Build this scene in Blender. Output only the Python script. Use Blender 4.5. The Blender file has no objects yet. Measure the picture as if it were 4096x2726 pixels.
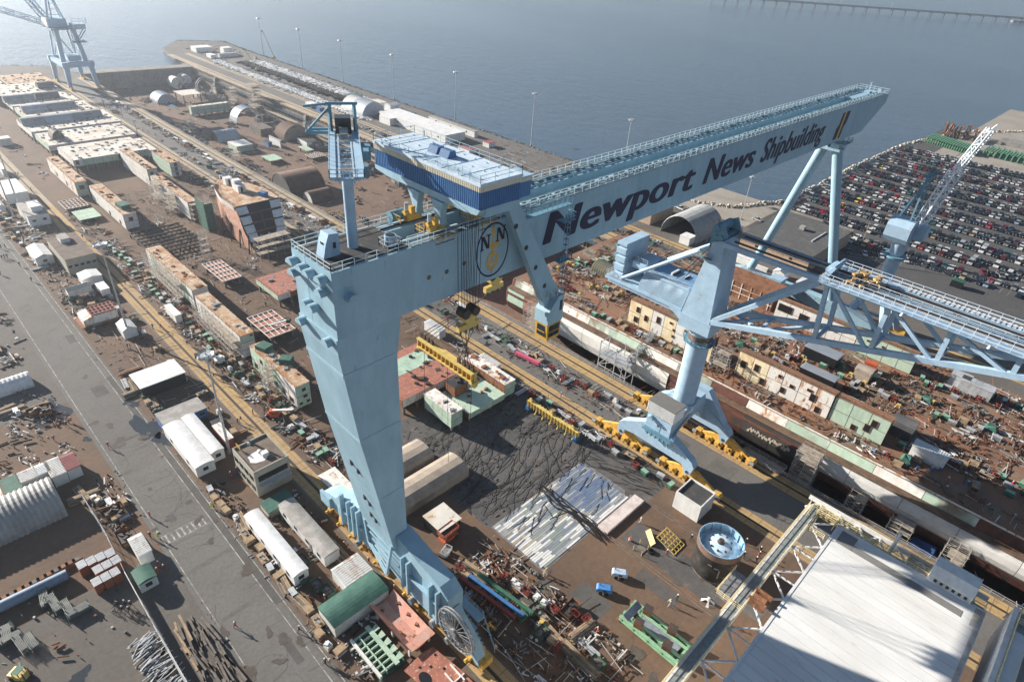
import bpy, math, random
from mathutils import Matrix, Vector
import numpy as np
random.seed(7); RND = random.Random(11)
scene = bpy.context.scene
col = scene.collection
# ------------------------------------------------------------------ camera
R_ = [[0.70678088, -0.70502092, 0.05836345], [-0.35002793, -0.42020741, -0.8372014], [0.61476926, 0.5712891, -0.54377157]]
CAMH = 104.0
cd = bpy.data.cameras.new('camera'); cam = bpy.data.objects.new('camera', cd); col.objects.link(cam)
cd.sensor_width = 36.0; cd.lens = 36.0*2539.08/4096.0; cd.clip_start = 1.0; cd.clip_end = 30000
mw = Matrix(((R_[0][0], -R_[1][0], -R_[2][0], 0), (R_[0][1], -R_[1][1], -R_[2][1], 0), (R_[0][2], -R_[1][2], -R_[2][2], CAMH), (0, 0, 0, 1)))
cam.matrix_world = mw; scene.camera = cam
# ------------------------------------------------------------------ light
SUN_AZ = math.radians(107.5); SUN_EL = math.radians(20.5)
world = bpy.data.worlds.new('World'); scene.world = world; world.use_nodes = True
wn = world.node_tree.nodes; wl = world.node_tree.links
bg = wn['Background']; sky = wn.new('ShaderNodeTexSky'); sky.sky_type = 'NISHITA'; sky.sun_disc = False
sky.sun_elevation = SUN_EL; sky.sun_rotation = math.pi/2 - SUN_AZ
sky.air_density = 0.85; sky.dust_density = 0.35; sky.ozone_density = 1.2
wl.new(sky.outputs[0], bg.inputs[0]); bg.inputs[1].default_value = 0.05
sl = bpy.data.lights.new('sun', 'SUN'); so = bpy.data.objects.new('sun', sl); col.objects.link(so)
sl.energy = 5.0; sl.angle = math.radians(0.5); sl.color = (1.0, 0.93, 0.83)
sd = Vector((-math.cos(SUN_AZ)*math.cos(SUN_EL), -math.sin(SUN_AZ)*math.cos(SUN_EL), -math.sin(SUN_EL)))
so.rotation_euler = sd.to_track_quat('-Z', 'Y').to_euler()
scene.view_settings.view_transform = 'Standard'; scene.view_settings.look = 'None'
scene.view_settings.exposure = 1.3; scene.view_settings.gamma = 1.0
try: scene.view_settings.use_curve_mapping = False
except Exception: pass
scene.cycles.max_bounces = 4; scene.cycles.diffuse_bounces = 2; scene.cycles.glossy_bounces = 2; scene.cycles.volume_bounces = 0
# ------------------------------------------------------------------ helpers
def at(px, py, z=0.0):
    """world point at height z seen at a point of the 2356x1568 survey print"""
    d0 = (px/0.5752-2048)/2539.08; d1 = (py/0.5752-1363)/2539.08
    d = [R_[0][i]*d0 + R_[1][i]*d1 + R_[2][i] for i in range(3)]
    t = (z-CAMH)/d[2]
    return (d[0]*t, d[1]*t, z)
def srgb(h):
    v = [int(h[i:i+2], 16)/255 for i in (0, 2, 4)]
    return tuple(((c+0.055)/1.055)**2.4 if c > 0.04 else c/12.92 for c in v)
MATS = {}
def mat(name, c, rough=0.75, metal=0.0, c2=None, amt=0.5, scale=0.6, c3=None, s3=3.0, a3=0.35, bump=0.0, bscale=4.0, stretch=(1, 1, 1), wave=None, spec=0.3, detail=6):
    """painted / rusted / weathered surface: base colour, large patches (c2), small spots (c3)"""
    if name in MATS: return MATS[name]
    m = bpy.data.materials.new(name); m.use_nodes = True; MATS[name] = m
    nt = m.node_tree; N = nt.nodes; L = nt.links; b = N['Principled BSDF']
    b.inputs['Roughness'].default_value = rough; b.inputs['Metallic'].default_value = metal
    b.inputs['Specular IOR Level'].default_value = spec
    tc = N.new('ShaderNodeTexCoord'); mp = N.new('ShaderNodeMapping'); mp.inputs['Scale'].default_value = stretch
    L.new(tc.outputs['Object'], mp.inputs['Vector'])
    oi = N.new('ShaderNodeObjectInfo')
    vadd = N.new('ShaderNodeVectorMath'); vadd.operation = 'MULTIPLY_ADD'
    cmb = N.new('ShaderNodeCombineXYZ'); L.new(oi.outputs['Random'], cmb.inputs[0]); L.new(oi.outputs['Random'], cmb.inputs[1])
    vadd.inputs[1].default_value = (37, 61, 0); L.new(cmb.outputs[0], vadd.inputs[0]); L.new(mp.outputs[0], vadd.inputs[2])
    vec = vadd.outputs[0]
    def noise(s, d, lo, hi):
        n = N.new('ShaderNodeTexNoise'); n.inputs['Scale'].default_value = s; n.inputs['Detail'].default_value = d; n.inputs['Roughness'].default_value = 0.62
        L.new(vec, n.inputs['Vector']); r = N.new('ShaderNodeMapRange'); r.inputs[1].default_value = lo; r.inputs[2].default_value = hi
        L.new(n.outputs[0], r.inputs[0]); return r.outputs[0], n
    out = None
    rgb = N.new('ShaderNodeRGB'); rgb.outputs[0].default_value = (*c, 1); out = rgb.outputs[0]
    if c2:
        f, _ = noise(scale, detail, 0.62-amt*0.35, 0.72-amt*0.2)
        mx = N.new('ShaderNodeMix'); mx.data_type = 'RGBA'; L.new(f, mx.inputs[0]); L.new(out, mx.inputs[6]); mx.inputs[7].default_value = (*c2, 1); out = mx.outputs[2]
    if c3:
        f, _ = noise(s3, 4, 0.66-a3*0.3, 0.74-a3*0.25)
        mx = N.new('ShaderNodeMix'); mx.data_type = 'RGBA'; L.new(f, mx.inputs[0]); L.new(out, mx.inputs[6]); mx.inputs[7].default_value = (*c3, 1); out = mx.outputs[2]
    # overall value wobble
    f, n0 = noise(scale*2.7, 5, 0.25, 0.75)
    hs = N.new('ShaderNodeHueSaturation'); mr = N.new('ShaderNodeMapRange'); mr.inputs[3].default_value = 0.86; mr.inputs[4].default_value = 1.12
    L.new(f, mr.inputs[0]); L.new(mr.outputs[0], hs.inputs['Value']); L.new(out, hs.inputs['Color']); out = hs.outputs[0]
    L.new(out, b.inputs['Base Color'])
    h = None
    if wave:
        w = N.new('ShaderNodeTexWave'); w.wave_type = 'BANDS'; w.bands_direction = wave[0]; w.inputs['Scale'].default_value = wave[1]; w.inputs['Distortion'].default_value = 0
        L.new(tc.outputs['Object'], w.inputs['Vector']); h = w.outputs[1]; bs = wave[2]
    elif bump:
        nb = N.new('ShaderNodeTexNoise'); nb.inputs['Scale'].default_value = bscale; nb.inputs['Detail'].default_value = 5; L.new(vec, nb.inputs['Vector']); h = nb.outputs[0]; bs = bump
    if h is not None:
        bp = N.new('ShaderNodeBump'); bp.inputs['Strength'].default_value = bs; bp.inputs['Distance'].default_value = 0.12
        L.new(h, bp.inputs['Height']); L.new(bp.outputs[0], b.inputs['Normal'])
    return m
class MB:
    """collects boxes, bars, tubes, sheets and extrusions into one mesh"""
    def __init__(s): s.v = []; s.f = []; s.sm = []
    def add(s, vs, fs, smooth=False):
        o = len(s.v); s.v += [tuple(p) for p in vs]; s.f += [tuple(i+o for i in f) for f in fs]; s.sm += [smooth]*len(fs); return s
    def box(s, x0, x1, y0, y1, z0, z1):
        return s.add([(x0,y0,z0),(x1,y0,z0),(x1,y1,z0),(x0,y1,z0),(x0,y0,z1),(x1,y0,z1),(x1,y1,z1),(x0,y1,z1)], [(3,2,1,0),(4,5,6,7),(0,1,5,4),(1,2,6,5),(2,3,7,6),(3,0,4,7)])
    def rbox(s, cx, cy, cz, sx, sy, sz, rz=0.0, tilt=0.0):
        c, n = math.cos(rz), math.sin(rz); vs = []
        for dz in (-sz/2, sz/2):
            for dx, dy in ((-1,-1),(1,-1),(1,1),(-1,1)):
                x, y, z = dx*sx/2, dy*sy/2, dz
                if tilt: x, z = x*math.cos(tilt)-z*math.sin(tilt), x*math.sin(tilt)+z*math.cos(tilt)
                vs.append((cx+x*c-y*n, cy+x*n+y*c, cz+z))
        return s.add(vs, [(3,2,1,0),(4,5,6,7),(0,1,5,4),(1,2,6,5),(2,3,7,6),(3,0,4,7)])
    def beam(s, p, q, w, h=None, up=(0,0,1)):
        h = h or w; p = Vector(p); q = Vector(q); d = q-p
        if d.length < 1e-6: return s
        d.normalize(); u = Vector(up)
        if abs(d.dot(u)) > 0.98: u = Vector((0,1,0))
        a = d.cross(u).normalized()*(w/2); b = a.cross(d).normalized()*(h/2)
        vs = [p-a-b, p+a-b, p+a+b, p-a+b, q-a-b, q+a-b, q+a+b, q-a+b]
        return s.add(vs, [(0,1,2,3),(7,6,5,4),(1,0,4,5),(2,1,5,6),(3,2,6,7),(0,3,7,4)])
    def tube(s, p, q, r, n=8, r2=None, caps=True):
        r2 = r if r2 is None else r2; p = Vector(p); q = Vector(q); d = (q-p)
        if d.length < 1e-6: return s
        d.normalize(); u = Vector((0,0,1)) if abs(d.z) < 0.95 else Vector((1,0,0))
        a = d.cross(u).normalized(); b = a.cross(d); vs = []
        for c0, rr in ((p, r), (q, r2)):
            for i in range(n):
                t = 2*math.pi*i/n; vs.append(c0+a*(rr*math.cos(t))+b*(rr*math.sin(t)))
        s.add(vs, [(i, n+i, n+(i+1)%n, (i+1)%n) for i in range(n)], n >= 7)
        if caps: s.add(vs[:n], [tuple(range(n))]); s.add(vs[n:], [tuple(range(n-1, -1, -1))])
        return s
    def ext(s, poly, a0, a1, axis='y'):
        """extrude a 2-D outline: axis 'y' outline in XZ, 'x' in YZ, 'z' in XY"""
        n = len(poly)
        def P(u, v, a): return (u, a, v) if axis == 'y' else ((a, u, v) if axis == 'x' else (u, v, a))
        vs = [P(u, v, a0) for u, v in poly]+[P(u, v, a1) for u, v in poly]
        return s.add(vs, [tuple(range(n)), tuple(range(2*n-1, n-1, -1))]+[((i+1)%n, i, n+i, n+(i+1)%n) for i in range(n)])
    def sheet(s, pts): return s.add(pts, [tuple(range(len(pts)))])
    def rail(s, pts, h=1.1, r=0.05, step=2.0, rails=2, closed=False):
        """handrail along a polyline: posts and rails"""
        pts = [Vector(p) for p in pts]
        if closed: pts = pts+[pts[0]]
        for a, b in zip(pts, pts[1:]):
            L = (b-a).length; k = max(1, round(L/step))
            for i in range(k+1):
                p = a.lerp(b, i/k); s.beam(p, p+Vector((0,0,h)), r*1.6)
            for j in range(rails):
                o = Vector((0,0,h*(j+1)/rails)); s.beam(a+o, b+o, r*1.5)
        return s
    def build(s, name, m, parent=None, loc=None, rz=0.0):
        me = bpy.data.meshes.new(name); me.from_pydata(s.v, [], s.f)
        if any(s.sm): me.polygons.foreach_set('use_smooth', s.sm)
        me.materials.append(m); o = bpy.data.objects.new(name, me); col.objects.link(o)
        if parent is not None: o.parent = parent
        if loc is not None: o.location = loc
        if rz: o.rotation_euler = (0, 0, rz)
        return o
def fixn(o):
    import bmesh
    b = bmesh.new(); b.from_mesh(o.data); bmesh.ops.recalc_face_normals(b, faces=b.faces); b.to_mesh(o.data); b.free(); return o
def tag(o, label, cat, group=None):
    o['label'] = label; o['category'] = cat
    if group: o['group'] = group
    return o
def empty(name, loc, label, cat, group=None, rz=0.0):
    o = bpy.data.objects.new(name, None); col.objects.link(o); o.location = loc; o.rotation_euler = (0,0,rz); o.empty_display_size = 0.5
    return tag(o, label, cat, group)
def struct(name, mb, m, kind='structure'):
    o = mb.build(name, m); o['kind'] = kind; return o
def dup(root, loc, rz=0.0, label=None, group=None, scale=None, mats=None):
    c = root.copy(); col.objects.link(c); c.location = loc; c.rotation_euler = (0,0,rz)
    if scale: c.scale = scale
    if label: c['label'] = label
    if group: c['group'] = group
    def rec(src, dst):
        for ch in src.children:
            d = ch.copy(); col.objects.link(d); d.parent = dst
            if mats and ch.name.split('.')[0] in mats:
                d.data = swap(d.data, mats[ch.name.split('.')[0]])
            rec(ch, d)
    rec(root, c)
    if mats and root.type == 'MESH' and 'self' in mats: c.data = swap(c.data, mats['self'])
    return c
_SW = {}
def swap(me, m):
    k = (me.name, m.name)
    if k not in _SW:
        n = me.copy(); n.materials.clear(); n.materials.append(m); _SW[k] = n
    return _SW[k]
ORD = ['first', 'second', 'third', 'fourth', 'fifth', 'sixth', 'seventh', 'eighth', 'ninth', 'tenth', 'eleventh', 'twelfth', 'thirteenth', 'fourteenth', 'fifteenth', 'sixteenth', 'seventeenth', 'eighteenth', 'nineteenth', 'twentieth']
def nth(i):
    if i < 20: return ORD[i]
    n = i+1; return f"{n}{'th' if 10 <= n%100 <= 20 else {1:'st',2:'nd',3:'rd'}.get(n%10,'th')}"
# ------------------------------------------------------------------ palette
BLUE = mat('crane_blue', (0.285, 0.43, 0.515), 0.55, c2=(0.25, 0.39, 0.475), amt=0.5, scale=0.16, c3=(0.22,0.33,0.40), s3=0.9, a3=0.05, bump=0.05, bscale=0.5, stretch=(1,1,0.35))
BLUE2 = mat('crane_blue_weathered', (0.33, 0.46, 0.58), 0.5, c2=(0.30, 0.43, 0.55), amt=0.4, scale=0.2, c3=(0.34, 0.27, 0.22), s3=1.2, a3=0.10)
TEAL = mat('crane_blue_old', (0.13, 0.26, 0.34), 0.55, c2=(0.12, 0.26, 0.34), amt=0.4, scale=0.3)
YEL = mat('bogie_yellow', (0.66, 0.40, 0.09), 0.55, c2=(0.48, 0.27, 0.06), amt=0.4, scale=0.7, c3=(0.12, 0.08, 0.04), s3=2.0, a3=0.2)
LYEL = mat('rigging_yellow', (0.58, 0.43, 0.13), 0.55, c2=(0.45, 0.33, 0.11), amt=0.3, scale=0.8)
NAVY = mat('lettering_navy', (0.018, 0.016, 0.05), 0.7)
GOLD = mat('emblem_gold', (0.55, 0.32, 0.05), 0.6)
HBLUE = mat('house_blue', (0.055, 0.15, 0.33), 0.5, c2=(0.065, 0.17, 0.36), amt=0.5, scale=0.5, wave=('Y', 3.4, 0.9), stretch=(1, 1, 0.1))
CREAM = mat('house_cream', (0.62, 0.58, 0.46), 0.6, c2=(0.54, 0.50, 0.40), amt=0.4, scale=0.6, stretch=(1, 1, 0.2))
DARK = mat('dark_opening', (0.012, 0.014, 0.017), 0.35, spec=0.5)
GLASS = mat('window_glass', (0.02, 0.03, 0.04), 0.1, spec=0.6)
DECKB = mat('deck_black', (0.035, 0.036, 0.04), 0.85, c2=(0.10, 0.085, 0.07), amt=0.35, scale=0.4)
STEEL = mat('grey_steel', (0.27, 0.28, 0.29), 0.5, 0.3, c2=(0.18, 0.17, 0.16), amt=0.4, scale=1.0)
GALV = mat('galvanised', (0.48, 0.50, 0.52), 0.45, 0.3, c2=(0.36, 0.37, 0.38), amt=0.4, scale=0.8)
DSTEEL = mat('dark_steel', (0.045, 0.042, 0.04), 0.6, c2=(0.10, 0.05, 0.03), amt=0.4, scale=1.2)
ROPE = mat('wire_rope', (0.02, 0.02, 0.022), 0.7)
WHITE = mat('white_paint', (0.66, 0.66, 0.65), 0.6, c2=(0.54, 0.53, 0.50), amt=0.3, scale=0.5, c3=(0.35, 0.24, 0.16), s3=2.2, a3=0.0)
WROOF = mat('white_roof', (0.68, 0.68, 0.68), 0.7, c2=(0.58, 0.57, 0.55), amt=0.4, scale=0.35, bump=0.2, bscale=1.3)
RUST = mat('rust', (0.23, 0.10, 0.05), 0.85, c2=(0.13, 0.06, 0.04), amt=0.5, scale=0.5, c3=(0.34, 0.17, 0.08), s3=2.0, a3=0.4)
PRIMER = mat('red_primer', (0.36, 0.145, 0.10), 0.8, c2=(0.27, 0.11, 0.08), amt=0.5, scale=0.6, c3=(0.55, 0.36, 0.28), s3=1.6, a3=0.25)
GREEN = mat('green_primer', (0.40, 0.52, 0.40), 0.75, c2=(0.30, 0.42, 0.33), amt=0.5, scale=0.4, c3=(0.28, 0.14, 0.07), s3=1.4, a3=0.15)
DGREEN = mat('dark_green', (0.035, 0.12, 0.08), 0.6, c2=(0.05, 0.15, 0.10), amt=0.4, scale=1.0, c3=(0.15, 0.09, 0.05), s3=2.5, a3=0.15)
TARPG = mat('green_tarpaulin', (0.05, 0.13, 0.10), 0.75, c2=(0.035, 0.10, 0.08), amt=0.5, scale=0.5, bump=0.3, bscale=1.5)
REDP = mat('red_paint', (0.22, 0.045, 0.035), 0.7, c2=(0.14, 0.035, 0.025), amt=0.4, scale=1.0)
ORNG = mat('orange_paint', (0.50, 0.11, 0.05), 0.6, c2=(0.38,0.09,0.04), scale=0.8)
BLUEP = mat('blue_paint', (0.05, 0.16, 0.36), 0.55, c2=(0.04, 0.12, 0.28), amt=0.4, scale=0.6)
WOOD = mat('timber', (0.36, 0.26, 0.16), 0.85, c2=(0.24, 0.17, 0.11), amt=0.5, scale=1.2, stretch=(1, 1, 1))
GWOOD = mat('grey_timber', (0.17, 0.15, 0.13), 0.9, c2=(0.11, 0.09, 0.08), amt=0.5, scale=0.8)
BLACK = mat('black_rubber', (0.015, 0.015, 0.016), 0.7)
# ================================================================== SETTING
WATERM = bpy.data.materials.new('river_water'); WATERM.use_nodes = True
nt = WATERM.node_tree; N = nt.nodes; L = nt.links; b = N['Principled BSDF']
b.inputs['Base Color'].default_value = (0.06, 0.10, 0.145, 1); b.inputs['Roughness'].default_value = 0.2; b.inputs['IOR'].default_value = 1.33
tc = N.new('ShaderNodeTexCoord'); mp = N.new('ShaderNodeMapping'); mp.inputs['Rotation'].default_value = (0, 0, 0.5); mp.inputs['Scale'].default_value = (1, 0.45, 1); L.new(tc.outputs['Object'], mp.inputs[0])
n1 = N.new('ShaderNodeTexNoise'); n1.inputs['Scale'].default_value = 0.16; n1.inputs['Detail'].default_value = 7; n1.inputs['Roughness'].default_value = 0.66; L.new(mp.outputs[0], n1.inputs['Vector'])
n2 = N.new('ShaderNodeTexNoise'); n2.inputs['Scale'].default_value = 0.006; n2.inputs['Detail'].default_value = 3; L.new(mp.outputs[0], n2.inputs['Vector'])
mr = N.new('ShaderNodeMapRange'); mr.inputs[1].default_value = 0.3; mr.inputs[2].default_value = 0.7; mr.inputs[3].default_value = 0.55; mr.inputs[4].default_value = 1.45; L.new(n2.outputs[0], mr.inputs[0])
bp = N.new('ShaderNodeBump'); bp.inputs['Distance'].default_value = 1.0; L.new(mr.outputs[0], bp.inputs['Strength']); L.new(n1.outputs[0], bp.inputs['Height']); L.new(bp.outputs[0], b.inputs['Normal'])
WZ = -3.0
struct('water', MB().add([(-3500,-2500,WZ),(130,-2500,WZ),(198,-2500,WZ),(4500,-2500,WZ),(-3500,5000,WZ),(130,5000,WZ),(198,5000,WZ),(4500,5000,WZ),(130,-125,WZ),(198,-125,WZ),(130,550,WZ),(198,550,WZ)], [(0,1,8,10,5,4),(2,3,7,6,11,9),(1,2,9,8),(10,11,6,5)]), WATERM)
def groundmat(name, c, c2, c3, scale=0.03, fine=0.6, amt=0.55, cr=None):
    m = bpy.data.materials.new(name); m.use_nodes = True; nt = m.node_tree; N = nt.nodes; L = nt.links; b = N['Principled BSDF']
    b.inputs['Roughness'].default_value = 0.88; b.inputs['Specular IOR Level'].default_value = 0.25
    tc = N.new('ShaderNodeTexCoord')
    def noise(s, d, lo, hi, rough=0.6):
        n = N.new('ShaderNodeTexNoise'); n.inputs['Scale'].default_value = s; n.inputs['Detail'].default_value = d; n.inputs['Roughness'].default_value = rough
        L.new(tc.outputs['Object'], n.inputs['Vector']); r = N.new('ShaderNodeMapRange'); r.inputs[1].default_value = lo; r.inputs[2].default_value = hi; L.new(n.outputs[0], r.inputs[0]); return r.outputs[0], n.outputs[0]
    f1, _ = noise(scale, 8, 0.40, 0.64, 0.68); f2, _ = noise(scale*5, 7, 0.52, 0.70, 0.7); f3, h = noise(fine, 6, 0.2, 0.8, 0.75)
    mx = N.new('ShaderNodeMix'); mx.data_type = 'RGBA'; mx.inputs[6].default_value = (*c, 1); mx.inputs[7].default_value = (*c2, 1); L.new(f1, mx.inputs[0])
    my = N.new('ShaderNodeMix'); my.data_type = 'RGBA'; my.inputs[7].default_value = (*c3, 1); L.new(mx.outputs[2], my.inputs[6])
    ma = N.new('ShaderNodeMath'); ma.operation = 'MULTIPLY'; ma.inputs[1].default_value = amt; L.new(f2, ma.inputs[0]); L.new(ma.outputs[0], my.inputs[0])
    out = my.outputs[2]
    if cr:   # crack / joint lines
        v = N.new('ShaderNodeTexVoronoi'); v.feature = 'DISTANCE_TO_EDGE'; v.inputs['Scale'].default_value = cr; L.new(tc.outputs['Object'], v.inputs['Vector'])
        r = N.new('ShaderNodeMapRange'); r.inputs[1].default_value = 0.0; r.inputs[2].default_value = 0.012; r.inputs[3].default_value = 0.65; r.inputs[4].default_value = 1.0; L.new(v.outputs[0], r.inputs[0])
        mz = N.new('ShaderNodeMix'); mz.data_type = 'RGBA'; mz.blend_type = 'MULTIPLY'; mz.inputs[0].default_value = 1; L.new(out, mz.inputs[6]); L.new(r.outputs[0], mz.inputs[7]); out = mz.outputs[2]
    hs = N.new('ShaderNodeHueSaturation'); q = N.new('ShaderNodeMapRange'); q.inputs[3].default_value = 0.75; q.inputs[4].default_value = 1.25; L.new(f3, q.inputs[0]); L.new(q.outputs[0], hs.inputs['Value']); L.new(out, hs.inputs['Color'])
    L.new(hs.outputs[0], b.inputs['Base Color'])
    bp = N.new('ShaderNodeBump'); bp.inputs['Strength'].default_value = 0.5; bp.inputs['Distance'].default_value = 0.08; L.new(h, bp.inputs['Height']); L.new(bp.outputs[0], b.inputs['Normal'])
    return m
ASPH = groundmat('yard_asphalt', (0.137, 0.124, 0.110), (0.101, 0.089, 0.079), (0.172, 0.143, 0.116), 0.02, 1.2, 0.5)
PLAT = groundmat('platen_ground', (0.147, 0.097, 0.066), (0.107, 0.073, 0.053), (0.200, 0.103, 0.059), 0.035, 0.9, 0.6)
ROADM = groundmat('road_asphalt', (0.147, 0.140, 0.130), (0.125, 0.115, 0.107), (0.102, 0.092, 0.084), 0.04, 1.5, 0.5)
RAILM = groundmat('rail_strip', (0.43, 0.29, 0.13), (0.36, 0.25, 0.14), (0.20, 0.14, 0.09), 0.06, 1.6, 0.75)
RAILP = groundmat('pale_rail_strip', (0.40, 0.32, 0.22), (0.33, 0.27, 0.20), (0.22, 0.18, 0.13), 0.06, 1.2, 0.6)
CONC = groundmat('dock_concrete', (0.27, 0.245, 0.21), (0.17, 0.15, 0.13), (0.12, 0.085, 0.06), 0.08, 0.7, 0.8)
FLOORM = groundmat('dock_floor', (0.168, 0.110, 0.079), (0.122, 0.083, 0.061), (0.220, 0.127, 0.076), 0.03, 0.6, 0.6)
PARKM = groundmat('car_park_asphalt', (0.089, 0.086, 0.086), (0.073, 0.071, 0.071), (0.109, 0.102, 0.096), 0.03, 1.0, 0.5)
SANDM = groundmat('shore_fill', (0.32, 0.29, 0.25), (0.26, 0.23, 0.19), (0.36, 0.33, 0.29), 0.04, 0.8, 0.5)
BLACKM = groundmat('dark_rigging_floor', (0.102, 0.096, 0.093), (0.072, 0.070, 0.070), (0.174, 0.152, 0.138), 0.08, 0.7, 0.7)
# dock: X 126..202, Y -115..548, floor -11
DX0, DX1, DY0, DY1, DZ = 126.0, 202.0, -115.0, 548.0, -11.0
gm = MB()
# land west of the dock (solid slab so the quays have faces), shoreline at about Y 560
def slab(poly, z0=-9.0, z1=0.0): return MB().ext(poly, z0, z1, 'z')
fixn(struct('ground', slab([(-700,-700),(DX0,-700),(DX0,552),(120,586),(92,604),(40,625),(-100,640),(-700,700)], -14.0), ASPH))
fixn(struct('pier', slab([(DX1,DY0),(440,DY0),(440,-60),(900,-60),(760,0),(622,60),(566,95),(486,111),(406,113),(310,112),(280,124),(270,142),(270,600),(272,645),(236,664),(212,632),(202,552)], -14.0), ASPH))
fixn(struct('dock_head_land', slab([(DX0,-700),(900,-700),(900,-60.2),(440.2,-60.2),(440.2,DY0-.1),(DX0,DY0-.1)], -14.0), ASPH))
struct('dock_floor', MB().sheet([(DX0+.05,DY0,DZ),(DX1-.05,DY0,DZ),(DX1-.05,DY1,DZ),(DX0+.05,DY1,DZ)]), FLOORM)
def flat(name, x0, x1, y0, y1, z, m):
    return struct(name, MB().sheet([(x0,y0,z),(x1,y0,z),(x1,y1,z),(x0,y1,z)]), m)
flat('platen', 45.9, 105.2, -120, 556, 0.006, PLAT)
flat('side_platen', 25.5, 40.6, 40, 330, 0.005, PLAT)
flat('west_yard', -60, 13.5, 100, 160, 0.006, PLAT)
flat('road', 13.6, 24.4, -60, 560, 0.010, ROADM)
flat('dock_road', 109.6, 120.7, -110, 540, 0.010, ROADM)
flat('rail_strip', 41.2, 45.6, -110, 300, 0.016, RAILM)
flat('rail_strip', 41.2, 45.6, 300.02, 560, 0.016, RAILP)
flat('rail_strip', 105.5, 109.4, -110, 220, 0.016, RAILM)
flat('rail_strip', 105.5, 109.4, 220.02, 540, 0.016, RAILP)
flat('rail_strip', 121.0, 125.6, -110, 220, 0.016, RAILM)
flat('rail_strip', 121.0, 125.6, 220.02, 540, 0.016, RAILP)
flat('rail_strip', 203.0, 208.5, DY0, 230, 0.016, RAILM)
flat('rail_strip', 203.0, 208.5, 230.02, 600, 0.016, RAILP)
flat('rail_strip', 217.5, 221.5, DY0, 230, 0.016, RAILM)
flat('rail_strip', 217.5, 221.5, 230.02, 600, 0.016, RAILP)
flat('car_park', 262, 560, -58, 108, 0.012, PARKM)
flat('shore_road', 209, 269, 140, 600, 0.006, ROADM)
flat('shore_fill', 470, 700, -40, 92, 0.016, SANDM)
flat('shore_verge', 262, 300, 108.5, 150, 0.012, SANDM)
rm = MB(); gm2 = MB()
for x in (43.4, 107.4, 123.3, 205.8, 219.4):
    rm.box(x-.08, x+.08, -110, 545, 0.02, 0.14); gm2.sheet([(x-.32,-110,.022),(x+.32,-110,.022),(x+.32,545,.022),(x-.32,545,.022)])
struct('crane_rails', rm, DSTEEL); struct('rail_grooves', gm2, mat('rail_groove', (0.05,0.045,0.04), 0.8, c2=(0.09,0.07,0.05), scale=0.5))
# joints of the planked rail strips (every few metres, recessed dark)
jm = MB()
for x0, x1 in ((41.2,45.6),(105.5,109.4),(121.0,125.6)):
    y = -60.0
    while y < 200:
        jm.box(x0, x1, y, y+0.10, 0.018, 0.024); y += RND.choice((2.4, 3.6, 4.8))
    for xx in (x0+.9, x1-.9): jm.box(xx, xx+.07, -60, 200, 0.018, 0.0245)
struct('strip_joints', jm, mat('joint', (0.13,0.09,0.06), 0.9))
# painted road lines
LINE = mat('road_line', (0.40,0.39,0.37), 0.8, c2=(0.17,0.16,0.155), amt=0.6, scale=0.7, c3=(0.16,0.155,0.15), s3=3.0, a3=0.3)
lm = MB()
for x in (14.45, 23.4, 24.9):
    lm.sheet([(x-.08,40,.016),(x+.08,40,.016),(x+.08,300,.016),(x-.08,300,.016)])
for y in (103.5, 101.0): lm.sheet([(14.5,y-.08,.018),(22.8,y-.08,.018),(22.8,y+.08,.018),(14.5,y+.08,.018)])
for k in range(8): lm.sheet([(15+k*1.0,101.1,.0175),(15.35+k*1.0,101.1,.0175),(15.35+k*1.0,103.4,.0175),(15+k*1.0,103.4,.0175)])
for k in range(9):   # hatched bays under the white canopy
    a = at(395+k*17, 975-k*0.5); bq = at(455+k*14.5, 880+k*6)
lm.sheet([(26,96.2,.012),(31,96.2,.012),(31,96.35,.012),(26,96.35,.012)]); lm.sheet([(26,93.2,.012),(31,93.2,.012),(31,93.35,.012),(26,93.35,.012)])
lm.sheet([(31,96.35,.012),(31.15,96.35,.012),(31.15,93.2,.012),(31,93.2,.012)])
struct('road_markings', lm, LINE)
pm = MB()
BAYROWS = []
# puddles: still water on asphalt
PUD = mat('puddle_water', (0.045,0.05,0.055), 0.06, spec=0.6)
def puddle(cx, cy, rx, ry, seed, rz=0.0):
    r = random.Random(seed); n = 40; ph = [r.uniform(0, 6.28) for _ in range(5)]; pts = []
    for i in range(n):
        t = 2*math.pi*i/n; k = 1+0.22*math.sin(2*t+ph[0])+0.18*math.sin(3*t+ph[1])+0.13*math.sin(5*t+ph[2])+0.08*math.sin(9*t+ph[3])
        x, y = rx*k*math.cos(t), ry*k*math.sin(t); pts.append((cx+x*math.cos(rz)-y*math.sin(rz), cy+x*math.sin(rz)+y*math.cos(rz), 0.02))
    o = MB().sheet(pts).build('puddle', PUD); o['kind'] = 'structure'
for px, py, rx, ry, sd_ in ((118,950,2.9,6.2,3),(300,925,1.4,2.4,5),(335,985,2.2,5.5,9),(200,1010,.7,1.2,12),(183,1556,1.6,1.2,15),(375,1010,1.6,3,17),
                            (395,245,2.2,4.5,21),(425,332,1.8,4,22),(520,403,1.2,7,23),(265,248,1.8,3,24),(830,610,1.5,3,26),(620,740,3,2,27)):
    g_ = at(px, py); puddle(g_[0], g_[1], rx, ry, sd_)
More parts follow.
